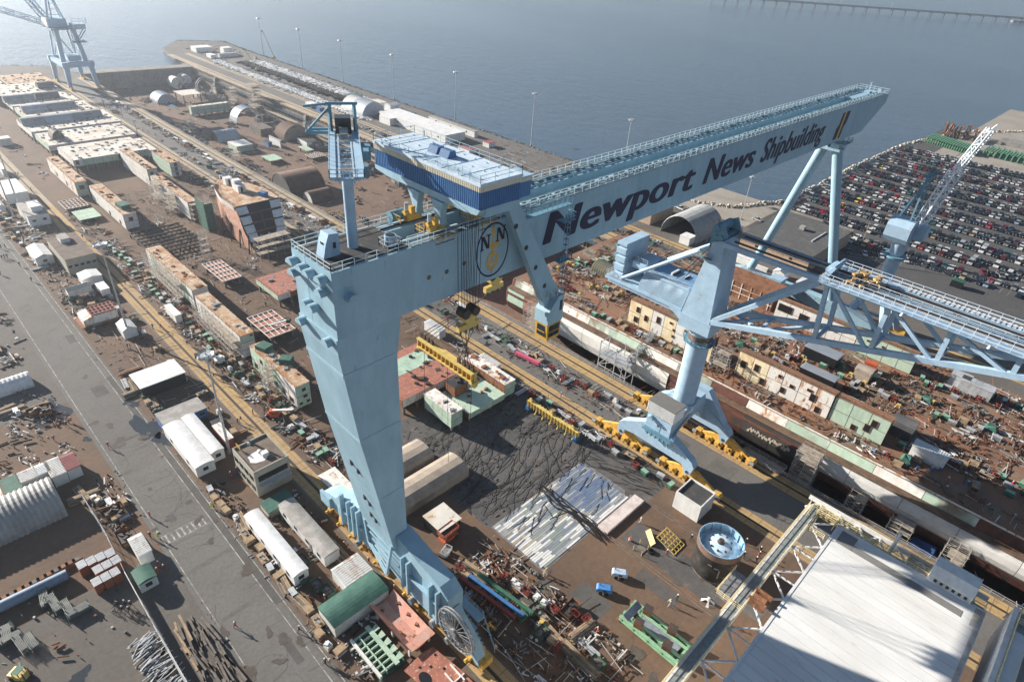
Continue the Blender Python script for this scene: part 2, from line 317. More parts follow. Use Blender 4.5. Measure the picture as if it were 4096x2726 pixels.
# dock walls: N wall with buttresses and waling rails
wall = empty('dock_wall', (202,216,0), 'tall stained concrete wall along the far side of the deep dry dock', 'dock wall')
del wall['category']; del wall['label']; wall['kind'] = 'structure'
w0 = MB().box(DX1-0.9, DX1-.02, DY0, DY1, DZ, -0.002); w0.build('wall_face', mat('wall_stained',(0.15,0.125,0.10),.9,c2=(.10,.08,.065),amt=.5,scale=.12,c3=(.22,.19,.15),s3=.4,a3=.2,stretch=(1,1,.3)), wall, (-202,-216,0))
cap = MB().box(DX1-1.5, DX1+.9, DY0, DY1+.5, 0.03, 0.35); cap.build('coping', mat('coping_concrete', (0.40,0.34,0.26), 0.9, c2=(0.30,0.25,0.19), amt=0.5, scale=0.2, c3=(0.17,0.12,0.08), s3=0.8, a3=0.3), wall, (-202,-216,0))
wr = MB()
for z in (-0.6, -2.6, -7.2, -8.2): wr.box(DX1-1.35, DX1-.9, DY0, DY1, z-.12, z+.12)
wr.build('waling', mat('waling_steel', (0.25,0.21,0.17), 0.8, c2=(0.16,0.10,0.07), scale=0.4), wall, (-202,-216,0))
pl = MB()
y = 100.0
while y < 545:
    if (y % 61) > 2.2: pl.box(DX1-1.25, DX1-.9, y, y+.45, -7.0, -2.5)
    y += 1.9
pl.build('rib', mat('rib_pale',(0.36,0.32,0.26),.9,c2=(.27,.23,.18),scale=.5), wall, (-202,-216,0))
bm_ = MB()
for y in (180, 245, 305, 372, 440, 500):
    bm_.ext([(DX1-.9,-0.05),(DX1-2.4,-0.05),(DX1-5.2,DZ),(DX1-.9,DZ)], y, y+2.4, 'y')
bm_.build('buttress', CONC, wall, (-202,-216,0))
s_wall = struct('dock_side_wall', MB().box(DX0+.02, DX0+.9, DY0, DY1, DZ, -0.002), CONC)
gate = struct('dock_gate', MB().ext([(DX0+.9,547),(DX1-.9,541),(DX1-.9,552),(DX0+.9,558)], DZ-2, 0.6, 'z'), CONC); fixn(gate)
gate2 = MB()
for k in range(14): gate2.beam((130+k*5.4, 546.4-k*0.43, DZ), (130+k*5.4, 546.4-k*0.43, 0.3), .5, .4)
for z in (-2.5, -5.5, -8): gate2.beam((127,546.6,z),(201,540.9,z),.4,.5)
struct('gate_frames', gate2, CONC)
st = MB()
for y in range(70, 545, 4): st.box(DX1-1.9, DX1-1.5, y, y+2.6, -0.15, 0.5)
struct('quay_fenders', st, mat('fender_rust', (0.16,0.10,0.07), 0.9, c2=(0.28,0.2,0.14), scale=0.6))
# riprap
def riprap(poly, n, seed, w=6.0, z0=0.1, z1=-3.2, r0=.45, r1=1.2):
    r = random.Random(seed); mb = MB(); segs = []
    for a, b in zip(poly, poly[1:]): segs.append((a, b, math.dist(a, b)))
    tot = sum(q[2] for q in segs)
    for _ in range(n):
        u = r.uniform(0, tot)
        for a, b, l in segs:
            if u <= l: break
            u -= l
        t = u/l; dx, dy = (b[0]-a[0])/l, (b[1]-a[1])/l; o = r.random(); s = r.uniform(r0, r1)
        x = a[0]+(b[0]-a[0])*t+dy*o*w; y = a[1]+(b[1]-a[1])*t-dx*o*w; z = z0+(z1-z0)*o
        vs = []
        for sx, sy, sz in ((1,0,0),(-1,0,0),(0,1,0),(0,-1,0),(0,0,1),(0,0,-1)):
            k = s*r.uniform(.7, 1.3); vs.append((x+sx*k+r.uniform(-.2,.2)*s, y+sy*k+r.uniform(-.2,.2)*s, z+sz*k*.7))
        mb.add(vs, [(0,2,4),(2,1,4),(1,3,4),(3,0,4),(2,0,5),(1,2,5),(3,1,5),(0,3,5)])
    return mb
ROCK = mat('rock', (0.20,0.185,0.165), 0.9, c2=(0.11,0.10,0.09), amt=0.5, scale=0.5, c3=(0.34,0.31,0.27), s3=0.6, a3=0.4)
PROCK = mat('pale_rock', (0.46,0.41,0.34), 0.9, c2=(0.30,0.26,0.21), amt=0.4, scale=0.5)
o = riprap([(236,666),(272,646),(270,600),(270,142)], 5200, 3, 8.0).build('riprap_bank', ROCK); o['kind'] = 'stuff'
o = riprap([(270,142),(280,124),(310,112),(406,113),(486,111),(566,95),(622,60),(700,20)], 4200, 4, 8.5, .8).build('pale_riprap_bank', PROCK); o['kind'] = 'stuff'
o = riprap([(-100,640),(40,625),(92,604),(120,586),(126,552)], 500, 5, 5.0).build('shore_rocks', ROCK); o['kind'] = 'stuff'

# haze: closed box of thin air
hz = bpy.data.materials.new('haze_air'); hz.use_nodes = True; hn = hz.node_tree.nodes; hl_ = hz.node_tree.links
hn.remove(hn['Principled BSDF']); pv = hn.new('ShaderNodeVolumePrincipled'); pv.inputs['Color'].default_value = (0.80,0.88,1.0,1); pv.inputs['Density'].default_value = 0.00023; pv.inputs['Anisotropy'].default_value = 0.65
hl_.new(pv.outputs[0], hn['Material Output'].inputs['Volume'])
ho = MB().box(-3600,4600,-2600,5100,-15.5,112).build('haze', hz); ho['kind'] = 'stuff'
# ================================================================== GANTRY CRANE
FY, BY, GT, GB = 62.3, 71.7, 68.0, 58.4
gan = empty('gantry_crane', (43, 67, 0), 'giant light blue gantry crane spanning the yard, company name lettered on its long girder', 'gantry crane')
OFF = (-43, -67, 0)
def gp(name, mb, m, par=None, fix=True):
    o = mb.build(name, m, par or gan, OFF if (par is None) else (0,0,0))
    if fix: fixn(o)
    return o
# two box girders with an open slot between them
prof = [(34.3,GB),(34.3,GT),(231,GT),(230.6,65.3),(216,GB)]
g1 = MB().ext(prof, FY, 65.0, 'y'); gp('girder', g1, BLUE)
g2 = MB().ext(prof, 68.4, BY, 'y'); gp('girder', g2, BLUE)
tie = MB().box(34.32, 44.3, 65.0, 68.4, GB+.02, GT-.02).ext([(212,GB+.02),(212,GT-.02),(230.9,GT-.02),(230.5,65.3),(216,GB+.02)], 65.0, 68.4, 'y'); gp('end_tie', tie, BLUE)
# seams (welded strakes) stand 2 mm proud
sm = MB()
for x in (44, 56.5, 72, 95, 118, 141, 164, 187, 207): sm.box(x, x+.06, FY-.012, FY, GB+.1, GT-.1)
[sm.box(34.6, 229, FY-.011, FY, z, z+.04) for z in (60.8, 63.2, 65.7)]; [sm.box(35+k*7.6, 35.05+k*7.6, FY-.011, FY, 58.6, 67.9) for k in range(1, 24)]
gp('weld_seam', sm, mat('seam_blue', (0.30,0.47,0.57), 0.5))
# near leg
LP = [(34.05,GB-.003),(34.15,55.8),(36.1,40),(37.2,33.5),(40.5,13.5),(40.6,12.0),(43.6,12.0),(43.4,33),(43.3,52),(44.2,GB-.003)]
leg = MB().ext(LP, FY, BY, 'y'); LEG = gp('leg', leg, BLUE)
lb = MB()
for z, x0, x1 in ((52.5,34.5,43.3),(40.0,36.1,43.35),(26,38.5,43.4)): lb.box(x0-.05, x1+.03, FY-.06, BY+.06, z-.25, z+.25)
gp('leg_band', lb, BLUE)
hl = MB()
for z, y in ((45,68.2),(44.2,66.2),(30.8,68.2),(30,66.6),(22.5,67.5),(21.8,66.3),(18,67.2),(17.4,66)):
    x = 34.15+(55.8-z)*0.151 if z > 40 else (36.1+(40-z)*0.166)
    hl.rbox(x-.03, y, z, .25, .5, 1.0, 0, 0)
gp('leg_porthole', hl, DARK, fix=False)
# lower leg gusset frame
lg = MB()
lg.beam((40.6,62.9,13),(39.2,62.9,6.6),.5,.5); lg.beam((40.6,71,13),(41.0,71,6.6),.5,.5); lg.beam((39.2,62.9,6.6),(41.0,71,6.6),.5,.4)
for k in range(5): lg.beam((40.4-.2*k,63.2,12-k*1.1),(40.6-.05*k,70.4-.8*k,12-k*1.1),.25,.2)
gp('leg_frame', lg, BLUE)
# hoods on the end face: half-round vents
def hood(y, z, x):
    mb = MB(); n = 8; r = .85; L = 1.1; vs = []
    for i in range(n+1):
        t = math.pi*i/n; vs += [(x-L, y+r*math.cos(t), z+r*math.sin(t)), (x, y+r*math.cos(t), z+r*math.sin(t))]
    mb.add(vs, [(2*i, 2*i+1, 2*i+3, 2*i+2) for i in range(n)]); mb.add([vs[2*i] for i in range(n+1)], [tuple(range(n+1))]); return mb
H0 = None
for px, py in ((682,602),(686,627),(704,618),(719,630),(747,645),(748,674),(715,699),(729,709),(703,738),(763,787)):
    # where that hood meets the end face X = 34.2
    a = at(px, py, 0); t = 34.2/a[0]; y = a[1]*t; z = CAMH-CAMH*t
    if H0 is None: H0 = gp('vent_hood', hood(0, 0, 0), BLUE, fix=False); H0.location = (34.2-43, y-67, z)
    else:
        h = H0.copy(); col.objects.link(h); h.parent = gan; h.location = (34.2-43, y-67, z)
h = gp('vent_hood', hood(0,0,0), BLUE, fix=False); h.rotation_euler = (0,0,math.pi/2); h.location = (36.6-43, FY-67, 63.9)
pw = MB()
for x, z in ((49.2,62.7),(52.4,62.6),(55.7,62.9)):
    pw.tube((x,FY-.03,z),(x,FY,z),.38,14)
gp('porthole', pw, mat('porthole_glass', (0.10,0.10,0.08), 0.25), fix=False)
pr = MB()
for x, z in ((49.2,62.7),(52.4,62.6),(55.7,62.9)): pr.tube((x,FY-.02,z),(x,FY+.02,z),.5,14)
gp('porthole_rim', pr, BLUE2, fix=False)
# deck of the girder
gp('end_deck', MB().box(34.6, 46.3, FY+.5, BY-.5, GT+.003, GT+.10), DECKB, fix=False)
wk = MB(); wk.box(46.4, 229, FY+.15, FY+.95, GT+.003, GT+.06); wk.box(46.4, 229, BY-.95, BY-.15, GT+.003, GT+.06)
gp('walkway', wk, mat('grating', (0.10,0.13,0.15), 0.7, c2=(0.2,0.26,0.29), scale=1.5), fix=False)
tr = MB()
for y in (64.2, 69.4): tr.box(46.4, 229.4, y-.10, y+.10, GT+.003, GT+.22)
gp('trolley_rail', tr, DSTEEL, fix=False)
td = MB()
for y0, y1 in ((FY+.98, 64.0),(64.4,64.98),(68.42,69.2),(69.6,BY-.98)): td.box(46.4, 228, y0, y1, GT+.002, GT+.012)
gp('deck_plate', td, mat('deck_pale_blue', (0.47,0.60,0.66), 0.55, c2=(0.25,0.38,0.45), amt=0.5, scale=0.5), fix=False)
cl = MB()    # brackets and conduits along both girders
x = 62.0
while x < 226:
    for y in (FY+1.25, 65.0-.35, 68.4+.2, BY-1.5):
        cl.box(x, x+RND.uniform(.5,1.6), y, y+.3, GT+.02, GT+RND.uniform(.18,.42))
    x += RND.uniform(1.5, 2.6)
for y, z in ((FY+1.15,.5),(FY+1.45,.3),(64.75,.35),(68.7,.35),(BY-1.2,.55),(BY-1.7,.3)): cl.beam((62,y,GT+z),(227,y,GT+z),.10,.10)
gp('conduit_run', cl, TEAL, fix=False)
rl = MB()
rl.rail([(34.4,BY-.1,GT),(34.4,FY+.1,GT),(46,FY+.06,GT)], 1.15, .045, 1.6)
rl.rail([(46,FY+.06,GT),(230.8,FY+.06,GT),(230.8,BY-.06,GT),(46,BY-.06,GT),(34.4,BY-.1,GT)], 1.15, .05, 2.1)
rl.rail([(46.4,FY+1.0,GT),(50,FY+1.0,GT)], 1.15, .045, 1.6); rl.rail([(64,FY+1.02,GT),(229,FY+1.02,GT)], 1.0, .045, 2.6); rl.rail([(46.4,BY-1.0,GT),(229,BY-1.0,GT)], 1.0, .045, 2.6)
gp('handrail', rl, mat('rail_pale_blue', (0.50,0.62,0.66), 0.5), fix=False)
eb = MB(); eb.box(226.5,228.2,63.6,64.6,GT+.02,GT+1.4).box(224,226.2,66,67.6,GT+.02,GT+.5).box(227,227.3,67,67.3,GT,GT+2.6).box(226.2,228.1,67,67.3,GT+2.5,GT+2.7)
gp('end_gear', eb, BLUE2, fix=False)
# lettering ------------------------------------------------------------
def text_mesh(s, size, offset, shear):
    cu = bpy.data.curves.new('lettering', 'FONT'); cu.body = s; cu.size = size; cu.offset = offset; cu.shear = shear; cu.extrude = 0.03; cu.space_character = 1.06
    t = bpy.data.objects.new('tmp', cu); col.objects.link(t); bpy.context.view_layer.update()
    me = bpy.data.meshes.new_from_object(t.evaluated_get(bpy.context.evaluated_depsgraph_get())); bpy.data.objects.remove(t); bpy.data.curves.remove(cu); return me
def letters(s, x0, x1, zb, cap, m, par=gan, name='lettering', shear=0.25, off=0.042, y=FY-.035):
    me = text_mesh(s, 1.0, 0.0, 0.0)
    xs = [v.co.x for v in me.vertices]; a, b = min(xs), max(xs)
    c0 = text_mesh('N', 1.0, 0.0, 0.0); ch = max(v.co.y for v in c0.vertices); c0y = min(v.co.y for v in c0.vertices)
    mb = MB(); k = 0
    for dx, dz in ((0,0),(-off,0),(off,0),(-off/2,.012),(off/2,.012),(-off/2,-.012),(off/2,-.012)):   # heavy stroke: stepped copies
        vs = []
        for v in me.vertices:
            X = (v.co.x-a)/(b-a); Z = (v.co.y-c0y)/(ch-c0y)*cap; w_ = (x1-x0)/(b-a)
            X_ = x0+off*w_+(x1-x0-2*off*w_)*X+dx*w_
            vs.append((X_+Z*shear-43, y-67-.004*k-v.co.z*0.4, zb+Z+dz*cap))
        mb.add(vs, [tuple(p.vertices) for p in me.polygons]); k += 1
    return mb.build(name, m, par)
letters('Newport', 72.6, 118.3, 61.05, 5.2, NAVY)
letters('News', 122.5, 144.6, 61.0, 5.2, NAVY)
letters('Shipbuilding', 148.3, 184.4, 61.0, 5.2, NAVY)
# emblem: ring, trident, gear wheel and two letters
EX, EZ = 61.35, 63.4
ring = MB(); n = 56
for i in range(n):
    t0, t1 = 2*math.pi*i/n, 2*math.pi*(i+1)/n
    A = [(EX+r*3.35/4.4*math.cos(t), EZ+r*math.sin(t)) for t, r in ((t0,4.4),(t1,4.4),(t1,4.12),(t0,4.12))]
    ring.ext(A, FY-.05, FY-.001, 'y')
em = gp('emblem_ring', ring, NAVY)
tri = MB()
def ex(pl): tri.ext([(EX+a, EZ+b) for a, b in pl], FY-.045, FY-.001, 'y')
ex([(0,3.85),(.42,3.0),(.16,2.55),(.2,.9),(-.2,.9),(-.16,2.55),(-.42,3.0)])
ex([(-.5,.25),(.5,.25),(1.3,.75),(1.75,1.9),(1.05,1.35),(.5,.95),(-.5,.95),(-1.05,1.35),(-1.75,1.9),(-1.3,.75)])
ex([(1.25,2.6),(1.75,3.3),(1.45,2.4)]); ex([(-1.25,2.6),(-1.75,3.3),(-1.45,2.4)]); ex([(-.09,.25),(.09,.25),(.09,-.3),(-.09,-.3)])
ex([(-.1,-3.3),(.1,-3.3),(.1,-4.0),(-.1,-4.0)])
ng = 18
for i in range(ng):
    t0 = 2*math.pi*i/ng; t1 = 2*math.pi*(i+1)/ng; tm = (t0+t1)/2; cz = -1.8
    f = lambda r, t: (r*math.cos(t)*.78, cz+r*math.sin(t))
    ex([f(1.0,t0),f(1.0,t1),f(1.4,t1),f(1.4,t0)]); ex([f(1.4,t0),f(1.4,tm),f(1.72,tm-.03),f(1.72,t0+.03)])
for k in range(3):
    t = math.pi/2+k*2*math.pi/3
    tri.ext([(EX+math.cos(t+d)*r*.78, EZ-1.8+math.sin(t+d)*r) for d, r in ((-.25,.3),(.25,.3),(.13,1.05),(-.13,1.05))], FY-.044, FY-.001, 'y')
for i in range(12):
    t0, t1 = 2*math.pi*i/12, 2*math.pi*(i+1)/12; ex([(r*math.cos(t)*.78, -1.8+r*math.sin(t)) for t, r in ((t0,.22),(t1,.22),(t1,.5),(t0,.5))])
gp('emblem_trident_and_gear', tri, GOLD)
nn = MB()
for ox, oz in ((-2.35,.55),(.75,1.25)):
    q = lambda pl: nn.ext([(EX+ox+a, EZ+oz+b) for a, b in pl], FY-.055, FY-.046, 'y')
    q([(0,0),(.3,0),(.3,2.1),(0,2.1)]); q([(1.3,0),(1.6,0),(1.6,2.1),(1.3,2.1)]); q([(0,2.1),(.55,2.1),(1.6,0),(1.05,0)])
    q([(-.22,-.12),(.5,-.12),(.5,.08),(-.22,.08)]); q([(1.1,2.02),(1.82,2.02),(1.82,2.22),(1.1,2.22)])
gp('emblem_letters', nn, NAVY)
# company mark at the far end
hm = MB(); hs_ = MB(); sh_ = .17
def hq(mb, pl, y0=FY-.045): mb.ext([(193.3+a+b*sh_, 59.3+b) for a, b in pl], y0, FY-.001, 'y')
hq(hm, [(0,0),(2.3,0),(2.3,7.2),(1.0,7.2),(1.0,3.9),(.4,3.9),(.4,3.3),(.0,3.3)]); hq(hm, [(3.9,0),(5.2,0),(5.2,3.3),(5.9,3.3),(5.9,3.9),(6.3,3.9),(6.3,7.2),(3.9,7.2)])
hq(hs_, [(2.45,0.1),(3.75,0.1),(3.75,7.1),(2.45,7.1)])
gp('company_mark', hm, NAVY); gp('company_mark_stripe', hs_, GOLD)
# sill beam of the near leg, on bogies
SP = [(44.5,6.0),(47.6,6.0),(48.4,7.6),(48.4,12.2),(50.5,13.6),(56,14.4),(62,15.6),(72,14.2),(74.6,12.6),(80.2,11.2),(82.5,8.6),(85.4,7.9),(87.8,6.2),(87.8,5.0),(72,3.6),(67,5.4),(61,3.4),(50,3.2)]
gp('sill_beam', MB().ext(SP, 41.2, 44.4, 'x'), BLUE)
rb = MB()
for y in (50.3,52.2,58.2,59.8,73.4,75,76.6,79): rb.ext([(y,4.6),(y+.35,4.6),(y+.35,12.6),(y,12.6)], 40.25, 41.2, 'x')
rb.box(40.5,41.2,48.5,61,9.0,9.35).box(40.5,41.2,72.5,80.5,8.4,8.7).box(40.6,41.2,84,87.5,4.6,7.4).box(40.6,41.2,45,48,4.6,7.4)
gp('sill_rib', rb, BLUE, fix=False)
def bogie(y, big=1.0):
    mb = MB(); x0, x1 = 42.0, 44.6
    mb.ext([(y-1.9,1.0),(y-1.5,2.3),(y-.5,3.0),(y+.5,3.0),(y+1.5,2.3),(y+1.9,1.0),(y+1.2,.7),(y-1.2,.7)], x0+.3, x1-.3, 'x')
    for s in (-1.05, 1.05):
        mb.tube((x0+.1,y+s,.78),(x1-.1,y+s,.78),.62,12)
    mb.box(x0-.55,x0+.3,y-.55,y+.45,1.1,1.9).tube((x0-.75,y-.1,1.5),(x0-1.3,y-.1,1.5),.32,8)
    return mb
B0 = None
for y in (43.6,47.9,52.2,56.4,60.6,69.8,74.0,78.2,82.4,86.6):
    o = gp('bogie', bogie(y), YEL, fix=False)
eq = MB()
for y in (45.7,54.3,58.5,71.9,80.3,84.5): eq.ext([(y-2.4,2.6),(y-.4,4.6),(y+.4,4.6),(y+2.4,2.6)], 42.5, 44.1, 'x')
eq.box(42,44.4,40.6,42,0.7,2.4).box(42,44.4,88.4,89.6,.7,2.2)
gp('equaliser_beam', eq, YEL, fix=False)
gp('motor', MB().tube((40.4,52,2.4),(41.6,52,2.4),.7,10).tube((40.4,58,2.4),(41.6,58,2.4),.7,10).tube((40.4,75,2.4),(41.6,75,2.4),.6,10).tube((40.4,48,2.2),(41.6,48,2.2),.6,10), STEEL, fix=False)
# cable reel at the front end
cr = MB(); RX, RY, RZ, RR = 40.4, 45.4, 8.4, 4.1
for i in range(36):
    t0, t1 = 2*math.pi*i/36, 2*math.pi*(i+1)/36
    for xx in (RX-.25, RX+.25): cr.beam((xx,RY+RR*math.cos(t0),RZ+RR*math.sin(t0)),(xx,RY+RR*math.cos(t1),RZ+RR*math.sin(t1)),.18,.3)
for i in range(24):
    t = 2*math.pi*i/24
    for xx in (RX-.25, RX+.25): cr.beam((RX+(xx-RX)*1.6,RY,RZ),(xx,RY+RR*math.cos(t),RZ+RR*math.sin(t)),.06,.10)
cr.tube((RX-.8,RY,RZ),(RX+.8,RY,RZ),.75,14)
reel = gp('cable_reel', cr, STEEL, fix=False)
gp('cable_coil', MB().tube((RX-.22,RY,RZ),(RX+.22,RY,RZ),2.2,22), BLACK, reel, False).location = (0,0,0)
sp = MB(); sp.beam((43.2,41.8,1.5),(43.2,48.2,7.5),1.5,.35); sp.box(44.4,45.9,44.5,54,7.3,7.6)
sp.rail([(45.8,41.8,1.5),(45.8,45,7.6),(45.8,54,7.6)],1.1,.05,1.3)
for k in range(9): sp.box(42.5,44.6,41.9+k*.62,42.4+k*.62,1.7+k*.6,1.82+k*.6)
sp.ext([(48.2,6),(48.2,9.4),(46,7.6),(43,5),(41.2,1.6),(42,1.4),(45,4)], 41.8, 43.6, 'x')
gp('access_stair', sp, BLUE, fix=False)
# far leg: two splayed tubes under a head platform, on its own sill
FXC = 206.0
gp('leg', MB().tube((FXC,63.9,54.2),(FXC,50.6,8.2),1.5,20,1.35), BLUE, fix=False)
gp('leg', MB().tube((FXC,68.2,54.2),(FXC,79.4,8.2),1.5,20,1.35), BLUE, fix=False)
hd = MB(); hd.box(FXC-2.2,FXC+2.2,62.6,69.6,54.0,54.6).box(FXC-1.3,FXC+1.3,63.4,66,54.6,GB).box(FXC-1.3,FXC+1.3,66.6,69,54.6,GB).box(FXC-2.8,FXC+3.2,61.6,70.2,56.2,56.5)
gp('leg_head', hd, BLUE, fix=False)
gp('handrail', MB().rail([(FXC-2.8,61.6,56.5),(FXC+3.2,61.6,56.5),(FXC+3.2,70.2,56.5)],1.1,.06,1.5).rail([(FXC-2.2,62.6,54.6),(FXC+2.2,62.6,54.6)],1.1,.06,1.4), TEAL, fix=False)
FS = [(36,4.6),(37,6.2),(47.5,8.6),(52.8,8.6),(53.6,8.4),(77,8.4),(82,8.4),(90,6.0),(91,4.4),(84,3.6),(65,5.2),(44,3.6)]
gp('sill_beam', MB().ext(FS, FXC-1.6, FXC+1.6, 'x'), BLUE)
gp('handrail', MB().rail([(FXC-1.6,82,8.45),(FXC-1.6,37,6.4)],1.1,.05,1.8), GALV, fix=False)
for y in (38,42.5,47,51.5,76,80.5,85,89.5):
    mb = MB(); mb.ext([(y-1.9,1.0),(y-1.0,3.6),(y+1.0,3.6),(y+1.9,1.0)], FXC-1, FXC+1, 'x')
    for s in (-1.05, 1.05): mb.tube((FXC-1.1,y+s,.78),(FXC+1.1,y+s,.78),.62,10)
    gp('bogie', mb, YEL, fix=False)
ld = MB()
for k in range(20): ld.box(72.6,73.0,61.6,62.2,40+k,40.05+k)
# ------------------------------------------------------------------ trolley on the girder
tro = empty('crane_trolley', (56.4, 67, 68), 'blue and cream machinery house rolling on top of the gantry girder, cab slung below', 'crane trolley')
def tp(name, mb, m, par=None, fix=False):
    o = mb.build(name, m, par or tro, (-56.4,-67,-68) if par is None else (0,0,0))
    if fix: fixn(o)
    return o
X0, X1, Y0, Y1 = 52.75, 60.4, 56.2, 79.5
tp('house_wall', MB().box(X0+.25, X1-.25, Y0+.25, Y1-.25, 73.45, 75.85), mat('house_blue_ribbed', (0.055,0.15,0.33), 0.5, c2=(0.065,0.17,0.36), amt=0.5, scale=0.5))
ribs = MB()
for k in range(58): ribs.box(X0+.17, X0+.25, Y0+.45+k*.395, Y0+.62+k*.395, 73.45, 75.8)
for k in range(18): ribs.box(X0+.5+k*.395, X0+.67+k*.395, Y0+.17, Y0+.25, 73.45, 75.8)
tp('cladding_rib', ribs, mat('house_blue_ribbed', (0,0,0)))
tp('cream_band', MB().box(X0+.1, X1-.1, Y0+.1, Y1-.1, 75.85, 76.6), CREAM)
ribs = MB()
for k in range(64): ribs.box(X0+.04, X0+.10, Y0+.3+k*.36, Y0+.46+k*.36, 75.86, 76.59)
for k in range(20): ribs.box(X0+.3+k*.36, X0+.46+k*.36, Y0+.04, Y0+.10, 75.86, 76.59)
tp('cream_rib', ribs, CREAM)
roofo = tp('house_roof', MB().box(X0, X1, Y0, Y1, 76.6, 77.0), mat('roof_pale_blue', (0.50,0.60,0.69), 0.5, c2=(0.44,0.54,0.63), amt=0.4, scale=0.4))
rs = MB()
for k in range(1, 6): rs.box(X0+.1, X1-.1, Y0+k*3.9, Y0+k*3.9+.12, 77.0, 77.05)
for x in (X0+2.2, X0+5.0): rs.box(x, x+.08, Y0+.1, Y1-.1, 77.0, 77.04)
for k in range(30): rs.tube((RND.uniform(X0+.6,X1-.6),RND.uniform(Y0+.6,Y1-.6),77.0),(0,0,0),.0001) if False else rs.box(X0+1.2+(k%3)*2.6, X0+1.4+(k%3)*2.6, Y0+1.2+(k//3)*2.3, Y0+1.4+(k//3)*2.3, 77.0, 77.12)
tp('roof_seam', rs, BLUE)
tp('roof_handrail', MB().rail([(X0+.1,Y0+.1,77),(X1-.1,Y0+.1,77),(X1-.1,Y1-.1,77),(X0+.1,Y1-.1,77)],1.05,.035,2.2,2,True).rail([(X0+.9,Y0+3,77),(X0+.9,Y0+12,77)],1,.03,1.6), BLUE)
sk = MB()
for y in (66.4, 68.9): sk.ext([(55.9,77.0),(57.6,77.0),(57.4,77.9),(56.4,78.0)], y, y+1.9, 'y')
tp('skylight', sk, HBLUE, fix=True)
tp('side_house', MB().box(X1+.003, X1+3.0, 57.4, 60.6, 73.0, 75.2), HBLUE); tp('side_house_band', MB().box(X1+.003, X1+3.06, 57.34, 60.66, 75.2, 75.8), CREAM)
tp('side_house_roof', MB().box(X1+.003, X1+3.2, 57.2, 60.8, 75.8, 76.0), BLUE2)
fp_ = [(56.3,73.44),(79.4,73.44),(79.2,72.9),(76,72.5),(59,72.5),(56.8,72.7)]
fr = MB(); fr.ext(fp_, 52.8, 54.0, 'x').ext(fp_, 59.3, 60.3, 'x').box(54.0,59.3,56.4,58.2,72.2,73.44).box(54.0,59.3,76.6,79,72.3,73.44)
for y, x in ((64.2,52.9),(69.4,52.9),(64.2,60.0),(69.4,60.0)):
    fr.ext([(y-.9,72.4),(y+1.7,72.4),(y+.75,70.6),(y+.5,69.0),(y-.5,69.0),(y-.5,70.6)], x-.4, x+.6, 'x')
tp('frame', fr, BLUE, fix=True)
for y, x in ((64.2,52.0),(69.4,52.0),(64.2,60.0),(69.4,60.0)):
    mb = MB(); mb.box(x-1.3,x+1.3,y-.45,y+.45,68.35,69.3).box(x-.4,x+.3,y-.3,y+.3,69.3,70.3).tube((x-1.5,y,69.5),(x-.8,y,69.5),.4,8)
    for s in (-.8,.8): mb.tube((x+s,y-.3,68.55),(x+s,y+.3,68.55),.33,10)
    mb.ext([(x+.4,68.8),(x+1.9,68.8),(x+1.4,70.2),(x+.8,70)], y-.3, y+.3, 'y')
    yy = y-1.9 if y < 67 else y+1.0
    mb.box(x-1.6,x+1.8,yy,yy+.9,67.2 if y<67 else 68.5,67.35 if y<67 else 68.65)
    b_ = tp('bogie', mb, YEL)
    tp('bogie_rail', MB().rail([(x-1.6,yy,67.3 if y<67 else 68.6),(x+1.8,yy,67.3 if y<67 else 68.6)],1.0,.05,.9).rail([(x-2.8,y-.9,68.6),(x-2.8,y+.9,68.6),(x-1.3,y+.9,68.6)],1.0,.05,.9), YEL)
    tp('motor_stack', MB().tube((x-.9,y+.2,69.3),(x-.9,y+.2,70.9),.3,10), GALV)
# diagonal leg and operator's cab
lgp = MB(); lgp.ext([(59.7,73.4),(61.9,73.4),(74.4,53.0),(73.0,51.6),(71.0,51.4)], 59.1, 60.3, 'y'); tp('cab_leg', lgp, BLUE, fix=True)
hp = MB()
for t in (.14,.37,.6,.83):
    x = 61.2+(72.3-61.2)*t; z = 70.4-(70.4-52.6)*t; hp.tube((x,59.06,z),(x,59.12,z),.42,14)
tp('leg_hole', hp, DARK)
cb = MB(); cb.ext([(70.9,50.6),(70.9,48.2),(74.6,48.2),(74.6,53.2),(73.2,53.2)], 58.0, 61.0, 'y'); CAB = tp('cab', cb, BLUE, fix=True)
tp('cab_lower', MB().ext([(71.0,48.2),(71.2,45.0),(74.3,45.0),(74.5,48.2)], 58.1, 60.9, 'y'), GOLD, fix=True)
cw_ = MB()
cw_.box(71.5,72.7,58.0,58.09,45.6,47.8).box(72.85,74.1,58.0,58.09,45.6,47.8); cw_.box(71.02,71.1,58.6,60.4,45.7,47.8)
tp('cab_window', cw_, GLASS); tp('cab_mullion', MB().box(71.5,74.1,57.97,58.0,46.55,46.68).box(70.98,71.02,58.6,60.4,46.5,46.62), GOLD)
tp('cab_vent', MB().box(73.6,74.2,57.95,58.0,50.3,52.2), DARK)
tp('cab_rail', MB().rail([(71.0,58.1,53.2),(74.6,58.1,53.2),(74.6,60.9,53.2),(71.6,60.9,53.2)],1.1,.05,.9,2,True), GALV)
la = MB()
for k in range(18):
    la.box(74.7,75.3,59.0,59.6,50.5+k*1.0,50.56+k*1.0)
for x in (74.7,75.3):
    for y in (59.0,59.6): la.beam((x-1.9,y,70.0),(x,y,50.5),.06) if False else la.beam((x,y,68.5),(x,y,50.5),.06)
la.rail([(62.5,59.2,69.2),(75.4,59.2,68.4)],1.1,.05,1.2); la.rail([(62.5,60.2,69.2),(75.4,60.2,68.4)],1.1,.05,1.2); la.box(62.5,75.4,59.2,60.2,68.3,68.45)
